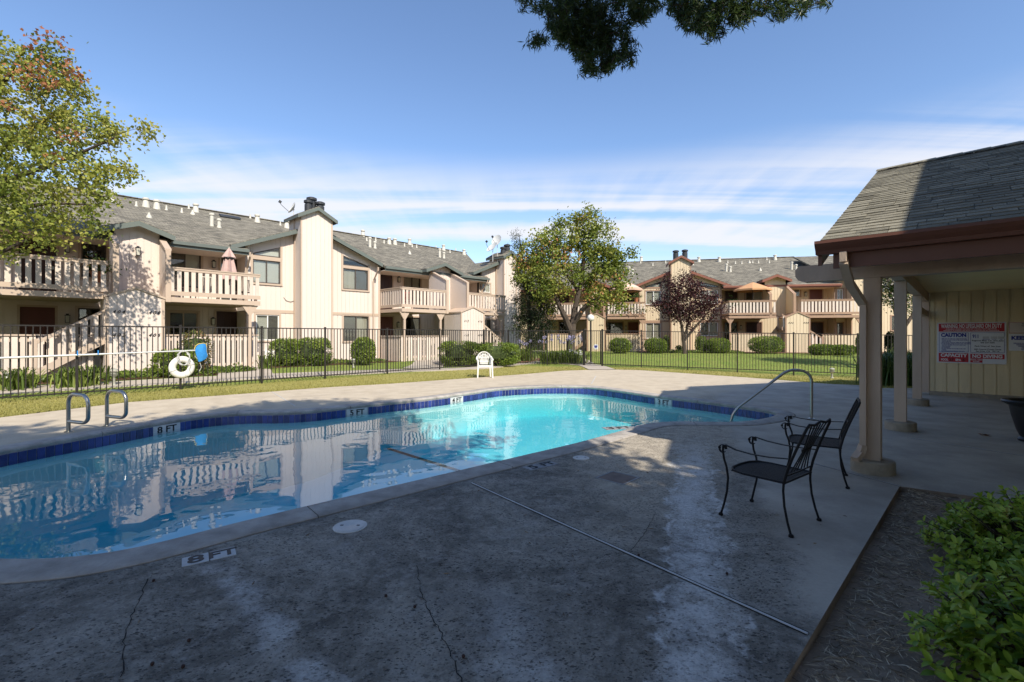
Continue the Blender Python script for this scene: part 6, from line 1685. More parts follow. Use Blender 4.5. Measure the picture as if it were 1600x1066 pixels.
dish(L, 770, 388, TC + .2, .44, 'lower satellite dish on the end chimney of the left building', -.8, math.radians(48), 6.3)

# urn at the right edge, dry leaf, twigs and debris
pu = Vector((7.35, 6.6, 0))
rt = root('patio_urn', pu, 'black wide rimmed planter urn at the right edge of the patio', 'planter')
link('bowl', MB().lathe([(.14, 0), (.15, .03), (.12, .06), (.16, .16), (.21, .36), (.235, .50), (.30, .535), (.315, .56), (.30, .58), (.24, .575), (.22, .50)], n=28).mesh('bowl', smooth=True), MT['black'], rt)
MT['dryleaf'] = M('dry_brown_leaf', (0.20, 0.095, 0.04), 0.8, 0.4, 12)
pl = G(1533, 681)
m = MB()
for i in range(5):
    a = -1.1 + .55 * i; m.quad((0, 0, .012), (.05 * math.cos(a - .25), .05 * math.sin(a - .25), .03), (.12 * math.cos(a), .12 * math.sin(a), .012 + .012 * (i % 2)), (.05 * math.cos(a + .25), .05 * math.sin(a + .25), .02))
o = link('dry_leaf', m.mesh('dry_leaf'), MT['dryleaf'], None, pl); tag(o, 'curled brown dry leaf lying on the patio concrete before the signs', 'leaf')
# a few needles and leaf scraps blown over the near deck
_n = 170
_u, _v = RNG.uniform(-3.6, 3.2, _n), RNG.uniform(1.9, 5.4, _n)
_ok = [i for i in range(_n) if _v[i] < 2.7 + max(0, (_u[i] + 3.0)) * .82 - .2 and _v[i] > _u[i] * .98 + 1.0]
Cc = np.stack([_u[_ok], _v[_ok], np.full(len(_ok), .004)], 1); Dd = RNG.normal(size=(len(_ok), 3)); Dd[:, 2] = .02
Vv, Fc = leaf_arrays(Cc, Dd, RNG.uniform(.02, .06, len(_ok)), RNG.uniform(.003, .010, len(_ok)), .4)
MT['scrap'] = leaf_mat('brown_leaf_scrap', [(0.1, (0.05, 0.03, 0.02)), (0.55, (0.20, 0.11, 0.05)), (0.95, (0.42, 0.30, 0.16))], .1, .8, 3, .2)
struct('leaf_litter', np_mesh('leaf_litter', Vv, Fc), MT['scrap'], kind='stuff')
# needles and straw on the bare soil
NS = 5200
us = RNG.uniform(0, 1, NS); ws = RNG.gamma(1.6, .16, NS)
edge_a, edge_b = np.array([.5, 1.35]), np.array([3.85, 4.64]); ed = edge_b - edge_a; en = np.array([ed[1], -ed[0]]) / np.linalg.norm(ed)
px_ = edge_a[0] + ed[0] * us + en[0] * (ws + .03); py_ = edge_a[1] + ed[1] * us + en[1] * (ws + .03)
Cc = np.stack([px_, py_, np.array([-.065 + 0.05 * mnoise.noise(Vector((x * 1.1, y * 1.1, 0))) + 0.02 * mnoise.noise(Vector((x * 5, y * 5, 3))) for x, y in zip(px_, py_)]).clip(max=-.03) + .012], 1)
Dd = RNG.normal(size=(NS, 3)); Dd[:, 2] *= .12
Vv, Fc = leaf_arrays(Cc, Dd, RNG.uniform(.03, .09, NS), RNG.uniform(.003, .0065, NS), 1.0)
MT['straw'] = leaf_mat('pale_straw', [(0.1, (0.09, 0.065, 0.045)), (0.55, (0.36, 0.29, 0.20)), (0.95, (0.62, 0.54, 0.40))], .1, .8, 3, .2)
struct('straw_litter', np_mesh('straw_litter', Vv, Fc), MT['straw'], kind='stuff')
MT['pod'] = M('dark_seed_pod', (0.05, 0.025, 0.02), .7, .3, 20)
for px, py in ((238, 1040), (286, 1044), (295, 1003), (603, 933), (648, 950), (724, 1028), (998, 869), (1136, 898), (240, 909)):
    p = G(px, py); o = single('seed_pod', MB().lathe([(.001, .0), (.007, .003), (.009, .009), (.006, .015), (.001, .017)], (p.x, p.y, 0), 8), MT['pod'], None, 'seed pod', 'small dark seed pods fallen on the near deck', smooth=True); o['label'] = 'small round dark seed pod fallen on the near deck'
# ================================================================== TREES AND PLANTS
def grow_tree(name, label, cat, base, skeleton, blobs, leaf, lmat, bark='bark', group=None, per=24, cr=.30, up=.15, seed=1, twig=.018, droop=0.0, bare=(), reds=(), redmat=None):
    """skeleton: polylines of (point, radius); blobs: (centre, (rx,ry,rz), clusters); each cluster hangs on a twig of the nearest limb"""
    r = random.Random(seed)
    base = Vector(base)
    rt = root(name, base, label, cat, group)
    tm = MB(); nodes = []
    for line in skeleton:
        pts = [Vector(p) - base for p, _ in line]; rad = [q for _, q in line]
        P_, R_2 = [], []
        sp = catmull(pts, 5, False) if len(pts) > 2 else pts
        for i, p in enumerate(sp):
            f = i / (len(sp) - 1) * (len(rad) - 1); j = min(int(f), len(rad) - 2)
            P_.append(p + Vector((r.uniform(-1, 1), r.uniform(-1, 1), 0)) * .02); R_2.append(rad[j] + (rad[j + 1] - rad[j]) * (f - j))
        tm.tube(P_, R_2, 8)
        nodes += P_[len(P_) // 3:]
    Cs = []
    for c, rad, n_ in blobs:
        c = Vector(c) - base
        for _ in range(n_):
            d = Vector((r.gauss(0, 1), r.gauss(0, 1), r.gauss(0, 1))).normalized() * (r.uniform(.15, 1.0) ** .45)
            Cs.append(Vector((c.x + d.x * rad[0], c.y + d.y * rad[1], c.z + d.z * rad[2])))
    # twigs: grow from inside outwards so that they chain
    Cs.sort(key=lambda q: min((q - n_).length for n_ in nodes[:40]))
    tn = [tuple(q) for q in nodes]
    arr = np.array(tn)
    for q in Cs:
        dd = ((arr - np.array(q)) ** 2).sum(1); k = int(dd.argmin()); a = Vector(arr[k]); L_ = (q - a).length
        mid = (a + q) / 2 + Vector((r.uniform(-1, 1), r.uniform(-1, 1), r.uniform(-.2, .9))) * L_ * .12
        rr0 = min(.05, twig * (.5 + L_ * .5)); tm.tube([a, mid, q], [rr0, rr0 * .65, twig * .25], 4, False)
        arr = np.vstack([arr, np.array(mid), np.array(q)])
    for line in bare:
        tm.tube([Vector(p) - base for p in line], [twig * .6] * (len(line) - 1) + [twig * .15], 4, False)
    trunk = link('trunk', tm.mesh('trunk', smooth=True), MT[bark], rt)
    Ca = np.array([tuple(q) for q in Cs]); n_ = len(Ca)
    ll, lw = leaf
    Cc = np.repeat(Ca, per, axis=0) + RNG.normal(size=(n_ * per, 3)) * cr * np.repeat(RNG.uniform(.6, 1.25, n_), per)[:, None] * .6
    D = rand_dirs(n_ * per, up - droop)
    V_, F_ = leaf_arrays(Cc, D, RNG.uniform(.7, 1.25, n_ * per) * ll, RNG.uniform(.8, 1.2, n_ * per) * lw)
    cw = link('crown', np_mesh('crown', V_, F_), lmat, rt)
    if reds:
        Rr = []
        for c, rad, m_ in reds:
            c = Vector(c) - base
            for _ in range(int(m_ * .45)): d = Vector((r.gauss(0, .55), r.gauss(0, .55), r.gauss(0, .55))); Rr.append((c.x + d.x * rad[0], c.y + d.y * rad[1], c.z + d.z * rad[2]))
        Rr = np.array(Rr); V_, F_ = leaf_arrays(Rr, rand_dirs(len(Rr), up), RNG.uniform(.7, 1.25, len(Rr)) * ll, RNG.uniform(.8, 1.2, len(Rr)) * lw)
        link('red_leaves', np_mesh('red_leaves', V_, F_), redmat, cw)
    return rt
def PB(px, py, rpx, d, n_, dj=0.0, sq=(1, 1, 1)):
    c = P(px, py, d + dj); r_ = rpx * d / F
    return (c, (r_ * sq[0], r_ * sq[1], r_ * sq[2]), n_)

LM1 = leaf_mat('yellow_green_autumn_leaf', [(0.05, (0.085, 0.125, 0.02)), (0.40, (0.23, 0.27, 0.045)), (0.66, (0.40, 0.40, 0.085)), (0.93, (0.44, 0.37, 0.09)), (1.0, (0.40, 0.18, 0.06))], .38, .45, .55, .55)
dA = 13.4
LMRED = leaf_mat('reddening_leaf', [(0.1, (0.32, 0.11, 0.05)), (0.5, (0.46, 0.20, 0.09)), (0.95, (0.50, 0.36, 0.11))], .35)
grow_tree('sweetgum_tree', 'tall yellow green tree with reddening twigs in front of the left balcony', 'tree', (P(-95, 560, dA).x, dA, 0.0),
    [[((P(-95, 560, dA).x, dA, -.1), .24), (P(-92, 470, dA), .21), (P(-80, 380, dA), .18), (P(-60, 280, dA), .13), (P(-20, 180, dA), .08), (P(30, 90, dA), .03)],
     [(P(-82, 385, dA), .12), (P(-20, 345, dA - .4), .08), (P(60, 320, dA - .6), .05), (P(140, 320, dA - .8), .02)],
     [(P(-78, 370, dA), .11), (P(0, 290, dA), .08), (P(90, 255, dA), .05), (P(180, 215, dA - .2), .02)],
     [(P(-64, 290, dA), .10), (P(20, 220, dA + .4), .06), (P(100, 170, dA + .4), .03)],
     [(P(-84, 390, dA), .10), (P(-20, 400, dA - .6), .06), (P(40, 375, dA - .9), .03)],
     [(P(-70, 330, dA), .10), (P(-120, 250, dA), .06), (P(-150, 160, dA), .03)]],
    [PB(-70, 200, 92, dA, 105), PB(-10, 110, 46, dA, 42), PB(62, 112, 35, dA, 35), PB(88, 88, 18, dA, 9), PB(35, 180, 59, dA, 70, .3), PB(105, 122, 22, dA, 11), PB(118, 145, 17, dA, 9), PB(20, 270, 67, dA, 84, -.3),
     PB(95, 215, 46, dA, 42, .2), PB(140, 200, 29, dA, 18), PB(168, 205, 20, dA, 10), PB(186, 212, 12, dA, 3), PB(218, 209, 9, dA, 3), PB(234, 204, 5, dA, 3), PB(112, 275, 50, dA, 42, -.5), PB(165, 265, 27, dA, 14, -.5), PB(198, 272, 11, dA, 4, -.5),
     PB(150, 315, 25, dA, 11, -.7), PB(45, 335, 50, dA, 39, -.8), PB(105, 340, 27, dA, 12, -.8), PB(152, 357, 12, dA, 4, -.8), PB(-60, 330, 76, dA, 42), PB(10, 368, 32, dA, 11, -.9), PB(75, 368, 17, dA, 5, -.9)],
    (.098, .088), LM1, per=28, cr=.27, seed=4, redmat=LMRED, reds=[PB(75, 58, 12, dA, 60, -.3), PB(100, 72, 9, dA, 50, -.4), PB(112, 110, 15, dA, 110, -.6), PB(60, 105, 18, dA, 130, -.9), PB(35, 120, 14, dA, 90, -1), PB(75, 130, 12, dA, 80, -.8), PB(100, 210, 14, dA, 60, -.9), PB(120, 212, 10, dA, 50, -.8), PB(85, 250, 10, dA, 30, -1), PB(10, 165, 8, dA, 40, -1.2), PB(50, 60, 14, dA, 40, -.6), PB(125, 120, 8, dA, 40, -.4)])

dB = 27.0
LM2 = leaf_mat('green_tinged_leaf', [(0.05, (0.07, 0.115, 0.018)), (0.46, (0.19, 0.24, 0.04)), (0.72, (0.33, 0.34, 0.07)), (0.88, (0.34, 0.21, 0.065)), (0.99, (0.34, 0.12, 0.06))], .36, .45, .6, .55)
bb = P(893, 566, dB); bb.z = terr(bb.x, bb.y)
grow_tree('liquidambar_tree', 'broad green tree with rusty patches standing before the gate between both buildings', 'tree', bb,
    [[((bb.x, bb.y, bb.z - .1), .29), (P(892, 545, dB), .25), (P(894, 520, dB), .21), (P(899, 480, dB), .16), (P(908, 440, dB), .12), (P(914, 390, dB), .09), (P(920, 345, dB), .03)],
     [(P(893, 520, dB), .20), (P(880, 490, dB - .3), .16), (P(866, 462, dB - .4), .10), (P(845, 430, dB - .4), .04)],
     [(P(896, 505, dB), .18), (P(920, 474, dB - .5), .14), (P(945, 464, dB - .6), .10), (P(962, 440, dB - .6), .04)],
     [(P(905, 450, dB), .12), (P(935, 420, dB + .3), .07), (P(965, 400, dB + .3), .03)],
     [(P(904, 455, dB), .12), (P(880, 420, dB + .4), .07), (P(862, 380, dB + .4), .03)],
     [(P(866, 462, dB - .4), .10), (P(868, 430, dB - .8), .07), (P(872, 400, dB - .8), .03)]],
    [PB(915, 356, 26, dB, 28), PB(921, 334, 8, dB, 5), PB(885, 370, 34, dB, 40), PB(935, 378, 34, dB, 40), PB(858, 395, 36, dB, 48), PB(830, 425, 30, dB, 40), PB(812, 410, 14, dB, 8), PB(960, 405, 14, dB, 12), PB(945, 408, 27, dB, 30), PB(970, 410, 6, dB, 3), PB(915, 415, 42, dB, 50, .6), PB(870, 425, 38, dB, 50, -.8),
     PB(845, 450, 22, dB, 22, -.6), PB(960, 438, 24, dB, 26, -.6), PB(940, 468, 20, dB, 18, -.8), PB(965, 470, 12, dB, 8, -.8), PB(920, 455, 20, dB, 10, .5), PB(985, 398, 8, dB, 4), PB(820, 385, 6, dB, 3), PB(872, 350, 8, dB, 5), PB(838, 385, 18, dB, 14), PB(860, 480, 10, dB, 5)],
    (.14, .12), LM2, per=36, cr=.36, seed=8, twig=.03, redmat=LMRED, reds=[PB(860, 395, 26, dB, 160, -.8), PB(885, 400, 16, dB, 120, -1), PB(940, 450, 18, dB, 120, -.9), PB(925, 465, 14, dB, 80, -1), PB(965, 440, 14, dB, 60, -.9), PB(820, 410, 16, dB, 70, -.7)])
dJ = 27.5
LMJ = leaf_mat('dark_juniper_spray', [(0.1, (0.010, 0.018, 0.006)), (0.6, (0.028, 0.045, 0.012)), (0.95, (0.085, 0.10, 0.03))], .15, .6, .8, .5)
jb = P(826, 562, dJ); jb.z = terr(jb.x, jb.y)
grow_tree('juniper_tree', 'dark twisted evergreen wedged against the end chimney of the left building', 'tree', jb,
    [[((jb.x, jb.y, jb.z - .1), .2), (P(828, 520, dJ), .15), (P(826, 470, dJ), .1), (P(818, 420, dJ), .05), (P(812, 370, dJ), .02)], [(P(828, 520, dJ), .12), (P(848, 490, dJ), .06), (P(862, 470, dJ), .02)]],
    [PB(830, 480, 26, dJ, 60), PB(822, 510, 26, dJ, 50), PB(842, 505, 24, dJ, 45), PB(818, 445, 16, dJ, 24), PB(814, 412, 9, dJ, 10), PB(811, 385, 7, dJ, 8), PB(808, 370, 4, dJ, 3), PB(856, 482, 10, dJ, 8), PB(832, 535, 20, dJ, 26), PB(808, 470, 8, dJ, 8)],
    (.13, .035), LMJ, per=60, cr=.34, up=.5, seed=12, twig=.03)
dP = 30.5
LMP = leaf_mat('purple_plum_leaf', [(0.1, (0.022, 0.008, 0.010)), (0.55, (0.055, 0.018, 0.020)), (0.95, (0.13, 0.045, 0.04))], .25, .45, .9, .4)
pb_ = P(1069, 549, dP); pb_.z = terr(pb_.x, pb_.y)
grow_tree('plum_tree', 'dark purple leaved plum tree with forked trunk on the right lawn', 'tree', pb_,
    [[((pb_.x, pb_.y, pb_.z - .1), .15), (P(1068, 530, dP), .12), (P(1064, 505, dP), .09), (P(1058, 475, dP), .05)], [(P(1068, 535, dP), .11), (P(1074, 510, dP), .08), (P(1080, 480, dP), .04)], [(P(1069, 532, dP), .10), (P(1085, 512, dP), .08), (P(1102, 494, dP), .04)], [(P(1064, 505, dP), .07), (P(1046, 488, dP), .03)]],
    [PB(1068, 448, 20, dP, 36), PB(1073, 433, 9, dP, 10), PB(1050, 465, 18, dP, 36), PB(1078, 470, 28, dP, 60), PB(1100, 476, 20, dP, 40), PB(1048, 487, 16, dP, 26), PB(1042, 440, 8, dP, 10), PB(1032, 478, 8, dP, 8), PB(1024, 476, 5, dP, 4), PB(1085, 495, 22, dP, 30), PB(1110, 488, 14, dP, 18), PB(1126, 485, 8, dP, 6), PB(1062, 492, 18, dP, 22), PB(1112, 468, 8, dP, 8), PB(1090, 452, 12, dP, 12)],
    (.12, .085), LMP, per=26, cr=.34, seed=15, twig=.026)
dF = 21.0
LMF = leaf_mat('white_blossom_and_leaf', [(0.1, (0.025, 0.05, 0.012)), (0.45, (0.07, 0.11, 0.025)), (0.58, (0.11, 0.14, 0.04)), (0.62, (0.55, 0.50, 0.46)), (0.95, (0.72, 0.66, 0.62))], .3, .5, 1.6, .55)
fb = P(1412, 556, dF); fb.z = 0.0
grow_tree('crape_myrtle_tree', 'white flowering tree seen between the patio posts', 'tree', fb,
    [[((fb.x, fb.y, -.3), .13), (P(1411, 520, dF), .11), (P(1400, 490, dF), .08), (P(1390, 460, dF), .05), (P(1385, 430, dF), .02)], [(P(1411, 515, dF), .09), (P(1424, 495, dF), .07), (P(1440, 475, dF), .04)], [(P(1400, 490, dF), .06), (P(1410, 455, dF), .04), (P(1412, 420, dF), .02)]],
    [PB(1390, 430, 26, dF, 50), PB(1415, 440, 26, dF, 50), PB(1440, 440, 26, dF, 46), PB(1400, 405, 26, dF, 40), PB(1430, 405, 28, dF, 40), PB(1382, 462, 16, dF, 20), PB(1405, 468, 18, dF, 18), PB(1438, 478, 14, dF, 14), PB(1460, 440, 24, dF, 26), PB(1375, 410, 20, dF, 24)],
    (.10, .06), LMF, per=30, cr=.34, seed=19)

# the tree overhead: trunk right behind the camera, a limb reaching over the deck
LMO = leaf_mat('narrow_dark_podocarpus_leaf', [(0.1, (0.020, 0.038, 0.010)), (0.55, (0.045, 0.078, 0.018)), (0.92, (0.12, 0.17, 0.04))], .30, .4, 2.0, .4)
def podocarpus():
    base = Vector((3.9, -1.6, -.05)); rt = root('fern_pine_tree', base, 'dark narrow leaved tree whose twigs hang into the top of the view', 'tree')
    tm = MB(); Cs = []; Ds = []
    rel = lambda p: Vector(p) - base
    d0 = 5.0
    tm.tube([rel((3.9, -1.6, -.1)), rel((3.8, -1.5, 2.0)), rel((3.6, -1.2, 4.5)), rel((3.2, -1.2, 7.5)), rel((3.0, -1.5, 10.5))], [.24, .21, .18, .12, .04], 10)
    l1 = [(3.65, -1.3, 3.9), (3.2, .8, 5.2), (2.4, 3.2, 5.75), (1.6, 4.7, 5.6), (.9, 5.1, 5.2)]
    l2 = [(2.4, 3.2, 5.75), (2.5, 4.4, 5.7), (2.3, 5.2, 5.35), (2.9, 5.4, 5.2)]
    for l_, r_ in ((l1, [.12, .09, .06, .04, .02]), (l2, [.05, .04, .03, .015])): tm.tube([rel(p) for p in catmull([Vector(q) for q in l_], 6, False)], [r_[0] + (r_[-1] - r_[0]) * i / 24 for i in range(len(catmull([Vector(q) for q in l_], 6, False)))], 7)
    blobs = [(905, 22, 42, 95), (880, 20, 26, 34), (930, 50, 34, 70), (920, 80, 26, 42), (935, 104, 16, 18), (965, 70, 22, 34), (978, 90, 14, 14), (950, 95, 14, 14), (868, 52, 18, 18), (846, 62, 10, 7), (836, 70, 6, 4), (895, 62, 24, 30), (985, 18, 24, 30), (1012, 10, 22, 22), (1000, 30, 10, 8), (822, 4, 10, 6), (840, -10, 30, 26), (940, -15, 60, 90), (920, 112, 8, 6),
             (1090, 5, 36, 60), (1060, 8, 16, 18), (1078, 32, 18, 22), (1105, 38, 20, 26), (1120, 48, 12, 12), (1140, 12, 28, 40), (1160, 28, 14, 14), (1200, -2, 30, 30), (1222, 14, 16, 14), (1245, 12, 14, 12), (1262, 2, 10, 7), (1285, -2, 8, 5), (1100, -30, 70, 70), (1210, -25, 50, 40)]
    r = random.Random(2)
    lim = np.array([tuple(rel(q)) for l_ in (l1, l2) for q in catmull([Vector(q) for q in l_], 6, False)][8:])
    for px, py, rp, n_ in blobs:
        for _ in range(n_):
            a, q = r.uniform(0, 6.283), math.sqrt(r.random()) * rp
            d = d0 + r.uniform(-.35, .35)
            p = P(px + q * math.cos(a), py + q * math.sin(a), d); Cs.append(rel(p))
    arr = lim
    for q in sorted(Cs, key=lambda c: -c.z):
        k = int(((arr - np.array(q)) ** 2).sum(1).argmin()); a = Vector(arr[k]); mid = (a + q) / 2 + Vector((0, 0, .02))
        tm.tube([a, mid, q], [.006, .005, .002], 4, False); arr = np.vstack([arr, np.array(q)])
    link('trunk', tm.mesh('trunk', smooth=True), MT['bark'], rt)
    per = 36; Ca = np.array([tuple(q) for q in Cs]); n_ = len(Ca)
    axis = rand_dirs(n_, -.6); axis /= np.linalg.norm(axis, axis=1, keepdims=True)
    D = np.repeat(axis, per, 0) * .75 + rand_dirs(n_ * per)
    Cc = np.repeat(Ca, per, 0) - np.repeat(axis, per, 0) * RNG.uniform(0, .10, (n_ * per, 1))
    V_, F_ = leaf_arrays(Cc, D, RNG.uniform(.055, .10, n_ * per), RNG.uniform(.008, .012, n_ * per), .1)
    fo = link('branch_foliage', np_mesh('branch_foliage', V_, F_), LMO, rt)
    # the rest of the crown, above and behind the camera
    Cc = []
    for c, rad, m_ in (((2.6, -2.6, 9.4), (3.3, 2.8, 3.4), 900), ((1.2, -1.2, 8.6), (2.4, 2.2, 2.2), 420), ((3.4, -.6, 7.0), (1.6, 1.6, 1.6), 200)):
        for _ in range(m_):
            v = Vector((r.gauss(0, 1), r.gauss(0, 1), r.gauss(0, 1))).normalized() * (r.random() ** .4); Cc.append((c[0] + v.x * rad[0] - base.x, c[1] + v.y * rad[1] - base.y, c[2] + v.z * rad[2] - base.z))
    Cc = np.repeat(np.array(Cc), 26, 0); Cc = Cc + RNG.normal(size=Cc.shape) * .22
    V_, F_ = leaf_arrays(Cc, rand_dirs(len(Cc)), RNG.uniform(.22, .36, len(Cc)), RNG.uniform(.08, .13, len(Cc)))
    link('crown', np_mesh('crown', V_, F_), LMO, rt)
podocarpus()
LMB = leaf_mat('dark_evergreen_leaf', [(0.1, (0.02, 0.036, 0.01)), (0.9, (0.06, 0.09, 0.025))], .25)
def back_tree(base, h_, blobs, label, seed):
    base = Vector(base)
    grow_tree('evergreen_tree', label, 'tree', base, [[((base.x, base.y, -.2), .3), ((base.x + .1, base.y, h_ * .4), .24), ((base.x - .1, base.y + .1, h_ * .7), .15), ((base.x, base.y, h_ * .95), .04)]], blobs, (.34, .22), LMB, per=40, cr=.6, seed=seed, twig=.03, group='evergreen trees behind the camera')
BT = [((-1.2, -5.4, 0), 11.5, [((-1.2, -5.4, 8.6), (3.3, 3.0, 3.6), 330), ((-3.2, -5.0, 7.0), (2.2, 2.2, 2.4), 120), ((.6, -4.6, 7.2), (1.8, 1.8, 2.2), 90)]),
      ((6.0, -7.6, 0), 12, [((5.6, -7.6, 8.6), (2.8, 2.8, 3.4), 250), ((4.2, -6.4, 6.4), (2.2, 2.0, 2.2), 130), ((7.75, -4.15, 7.4), (1.7, 1.5, 1.4), 240), ((6.9, -5.2, 7.4), (2.0, 1.5, 1.7), 200), ((5.4, -4.9, 6.0), (1.6, 1.3, 1.4), 130)]),
      ((-5.5, -5.0, 0), 9, [((-5.0, -5.0, 6.2), (2.8, 2.6, 2.6), 240)]),
      ((2.0, -5.6, 0), 6.5, [((2.0, -5.2, 4.6), (2.6, 2.0, 1.9), 240), ((3.6, -4.6, 3.6), (1.6, 1.6, 1.4), 100)])]
for i, (b_, h_, bl_) in enumerate(BT): back_tree(b_, h_, bl_, 'broad evergreen tree standing on the bare soil behind the viewpoint', 30 + i)

# ---- clipped bushes
LMC = leaf_mat('clipped_bush_leaf', [(0.08, (0.06, 0.11, 0.014)), (0.5, (0.17, 0.24, 0.036)), (0.95, (0.33, 0.38, 0.075))], .3, .4, 1.5, .4)
LMC2 = leaf_mat('clipped_bush_leaf_yellowish', [(0.08, (0.045, 0.06, 0.012)), (0.5, (0.13, 0.15, 0.03)), (0.9, (0.24, 0.20, 0.07))], .3, .4, 1.5, .4)
def bush(x0, x1, ytop, ybase, label, d=None, depth=1.0, boxy=.55, n_=5200, mat=None, leaf=.068, group='clipped garden bushes'):
    g_ = GT((x0 + x1) / 2, ybase) if d is None else Vector((P((x0 + x1) / 2, ybase, d).x, d, 0))
    g_.z = terr(g_.x, g_.y); dd = g_.y
    hw = (x1 - x0) / 2 * dd / F; top = H + (HY - ytop) * dd / F; hh = (top - g_.z) / 2
    rt = root('clipped_bush', g_, label, 'bush', group)
    hd = min(hw, 1.0) * depth
    r = np.random.default_rng(int(abs(x0 * 7 + x1)))
    v = r.normal(size=(n_, 3)); v /= np.linalg.norm(v, axis=1, keepdims=True)
    s_ = np.sign(v) * np.abs(v) ** boxy; s_ /= np.maximum(np.linalg.norm(s_ ** 1, axis=1, keepdims=True), 1e-6) ** .55
    s_ = s_ / np.max(np.abs(s_), axis=0)
    rad = r.uniform(.80, 1.0, (n_, 1)); lump = np.array([1 + .10 * mnoise.noise(Vector((q[0] * 2.6 + x0, q[1] * 2.6, q[2] * 2.6))) for q in s_])[:, None]
    C_ = s_ * rad * lump * np.array([hw, hd, hh]) + np.array([0, 0, hh])
    D_ = v * .7 + r.normal(size=(n_, 3)) * .8 + np.array([0, 0, .3])
    V_, F_ = leaf_arrays(C_, D_, r.uniform(.7, 1.3, n_) * leaf, r.uniform(.45, .75, n_) * leaf)
    link('foliage', np_mesh('foliage', V_, F_), mat or LMC, rt)
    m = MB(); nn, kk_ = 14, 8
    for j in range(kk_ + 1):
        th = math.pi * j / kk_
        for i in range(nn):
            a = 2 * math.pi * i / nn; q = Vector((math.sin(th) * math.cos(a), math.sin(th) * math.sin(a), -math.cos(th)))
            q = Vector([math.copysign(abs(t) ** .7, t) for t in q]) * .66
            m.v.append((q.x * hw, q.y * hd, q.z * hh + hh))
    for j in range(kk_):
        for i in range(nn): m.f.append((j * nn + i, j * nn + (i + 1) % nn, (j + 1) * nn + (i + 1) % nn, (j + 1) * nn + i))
    link('shade_core', m.mesh('shade_core'), MT['core'], rt)  # solid dark hull, its colour stands for the shade inside the leaves
    link('stem', MB().tube([(0, 0, -.1), (0, 0, hh)], .05, 6).mesh('stem'), MT['bark'], rt)
    return rt
bush(424, 470, 528, 561, 'left half of the double clipped bush under the chimney bay', d=20.2)
bush(462, 516, 526, 560, 'right half of the double clipped bush under the chimney bay', d=20.8)
bush(549, 586, 527, 563, 'round ball shaped bush right of the chimney under the bay window', d=21.2, boxy=.9)
bush(684, 752, 532, 569, 'left half of the long clipped hedge behind the white chair', d=22.6, boxy=.45, n_=7000)
bush(735, 815, 534, 570, 'right half of the long clipped hedge behind the white chair', d=22.8, boxy=.45, n_=7000)
bush(246, 302, 546, 592, 'clipped bush behind the life ring beside the numbered closet', d=15.6, n_=6000)
bush(952, 986, 528, 554, 'round bush below the balcony with the striped umbrella', d=31, boxy=.8)
bush(1007, 1042, 528, 555, 'round bush left of the plum trunk', d=31, boxy=.8)
bush(1036, 1046, 524, 552, 'narrow taller shoot of bush against the bay wall left of the plum trunk', d=33.5, boxy=.8, n_=900)
bush(1086, 1106, 525, 548, 'loose dark bush right of the plum trunk', d=32.0, boxy=.9, n_=1600)
bush(1104, 1140, 528, 550, 'wide bush between the plum trunk and the patio screen', d=31.5, boxy=.8)
bush(1172, 1222, 525, 552, 'large rounded bush beside the closet numbered 442', d=30.8, boxy=.7, n_=6000)
bush(1267, 1302, 538, 559, 'sunlit left half of the low hedge at the right end of the lawn', d=28.5, boxy=.6)
bush(1297, 1334, 539, 560, 'shaded right half of the low hedge at the right end of the lawn', d=28.3, boxy=.6)
bush(1340, 1358, 520, 556, 'dark bush glimpsed just left of the patio post', d=26, boxy=.6)
bush(1385, 1398, 518, 560, 'tall dark clipped bush seen between the first two patio posts', d=22, boxy=.5, mat=LMJ)
bush(1056, 1066, 540, 551, 'tiny dark shrub at the foot of the right chimney', d=33, boxy=.8, n_=500)
LMN = leaf_mat('nandina_leaf', [(0.1, (0.06, 0.09, 0.02)), (0.5, (0.14, 0.15, 0.035)), (0.9, (0.33, 0.18, 0.10))], .35, .5, 2, .4)
bush(283, 328, 517, 588, 'airy yellowish shrub behind the blue skimmer net', d=16.6, boxy=.9, n_=900, mat=LMN, leaf=.09)

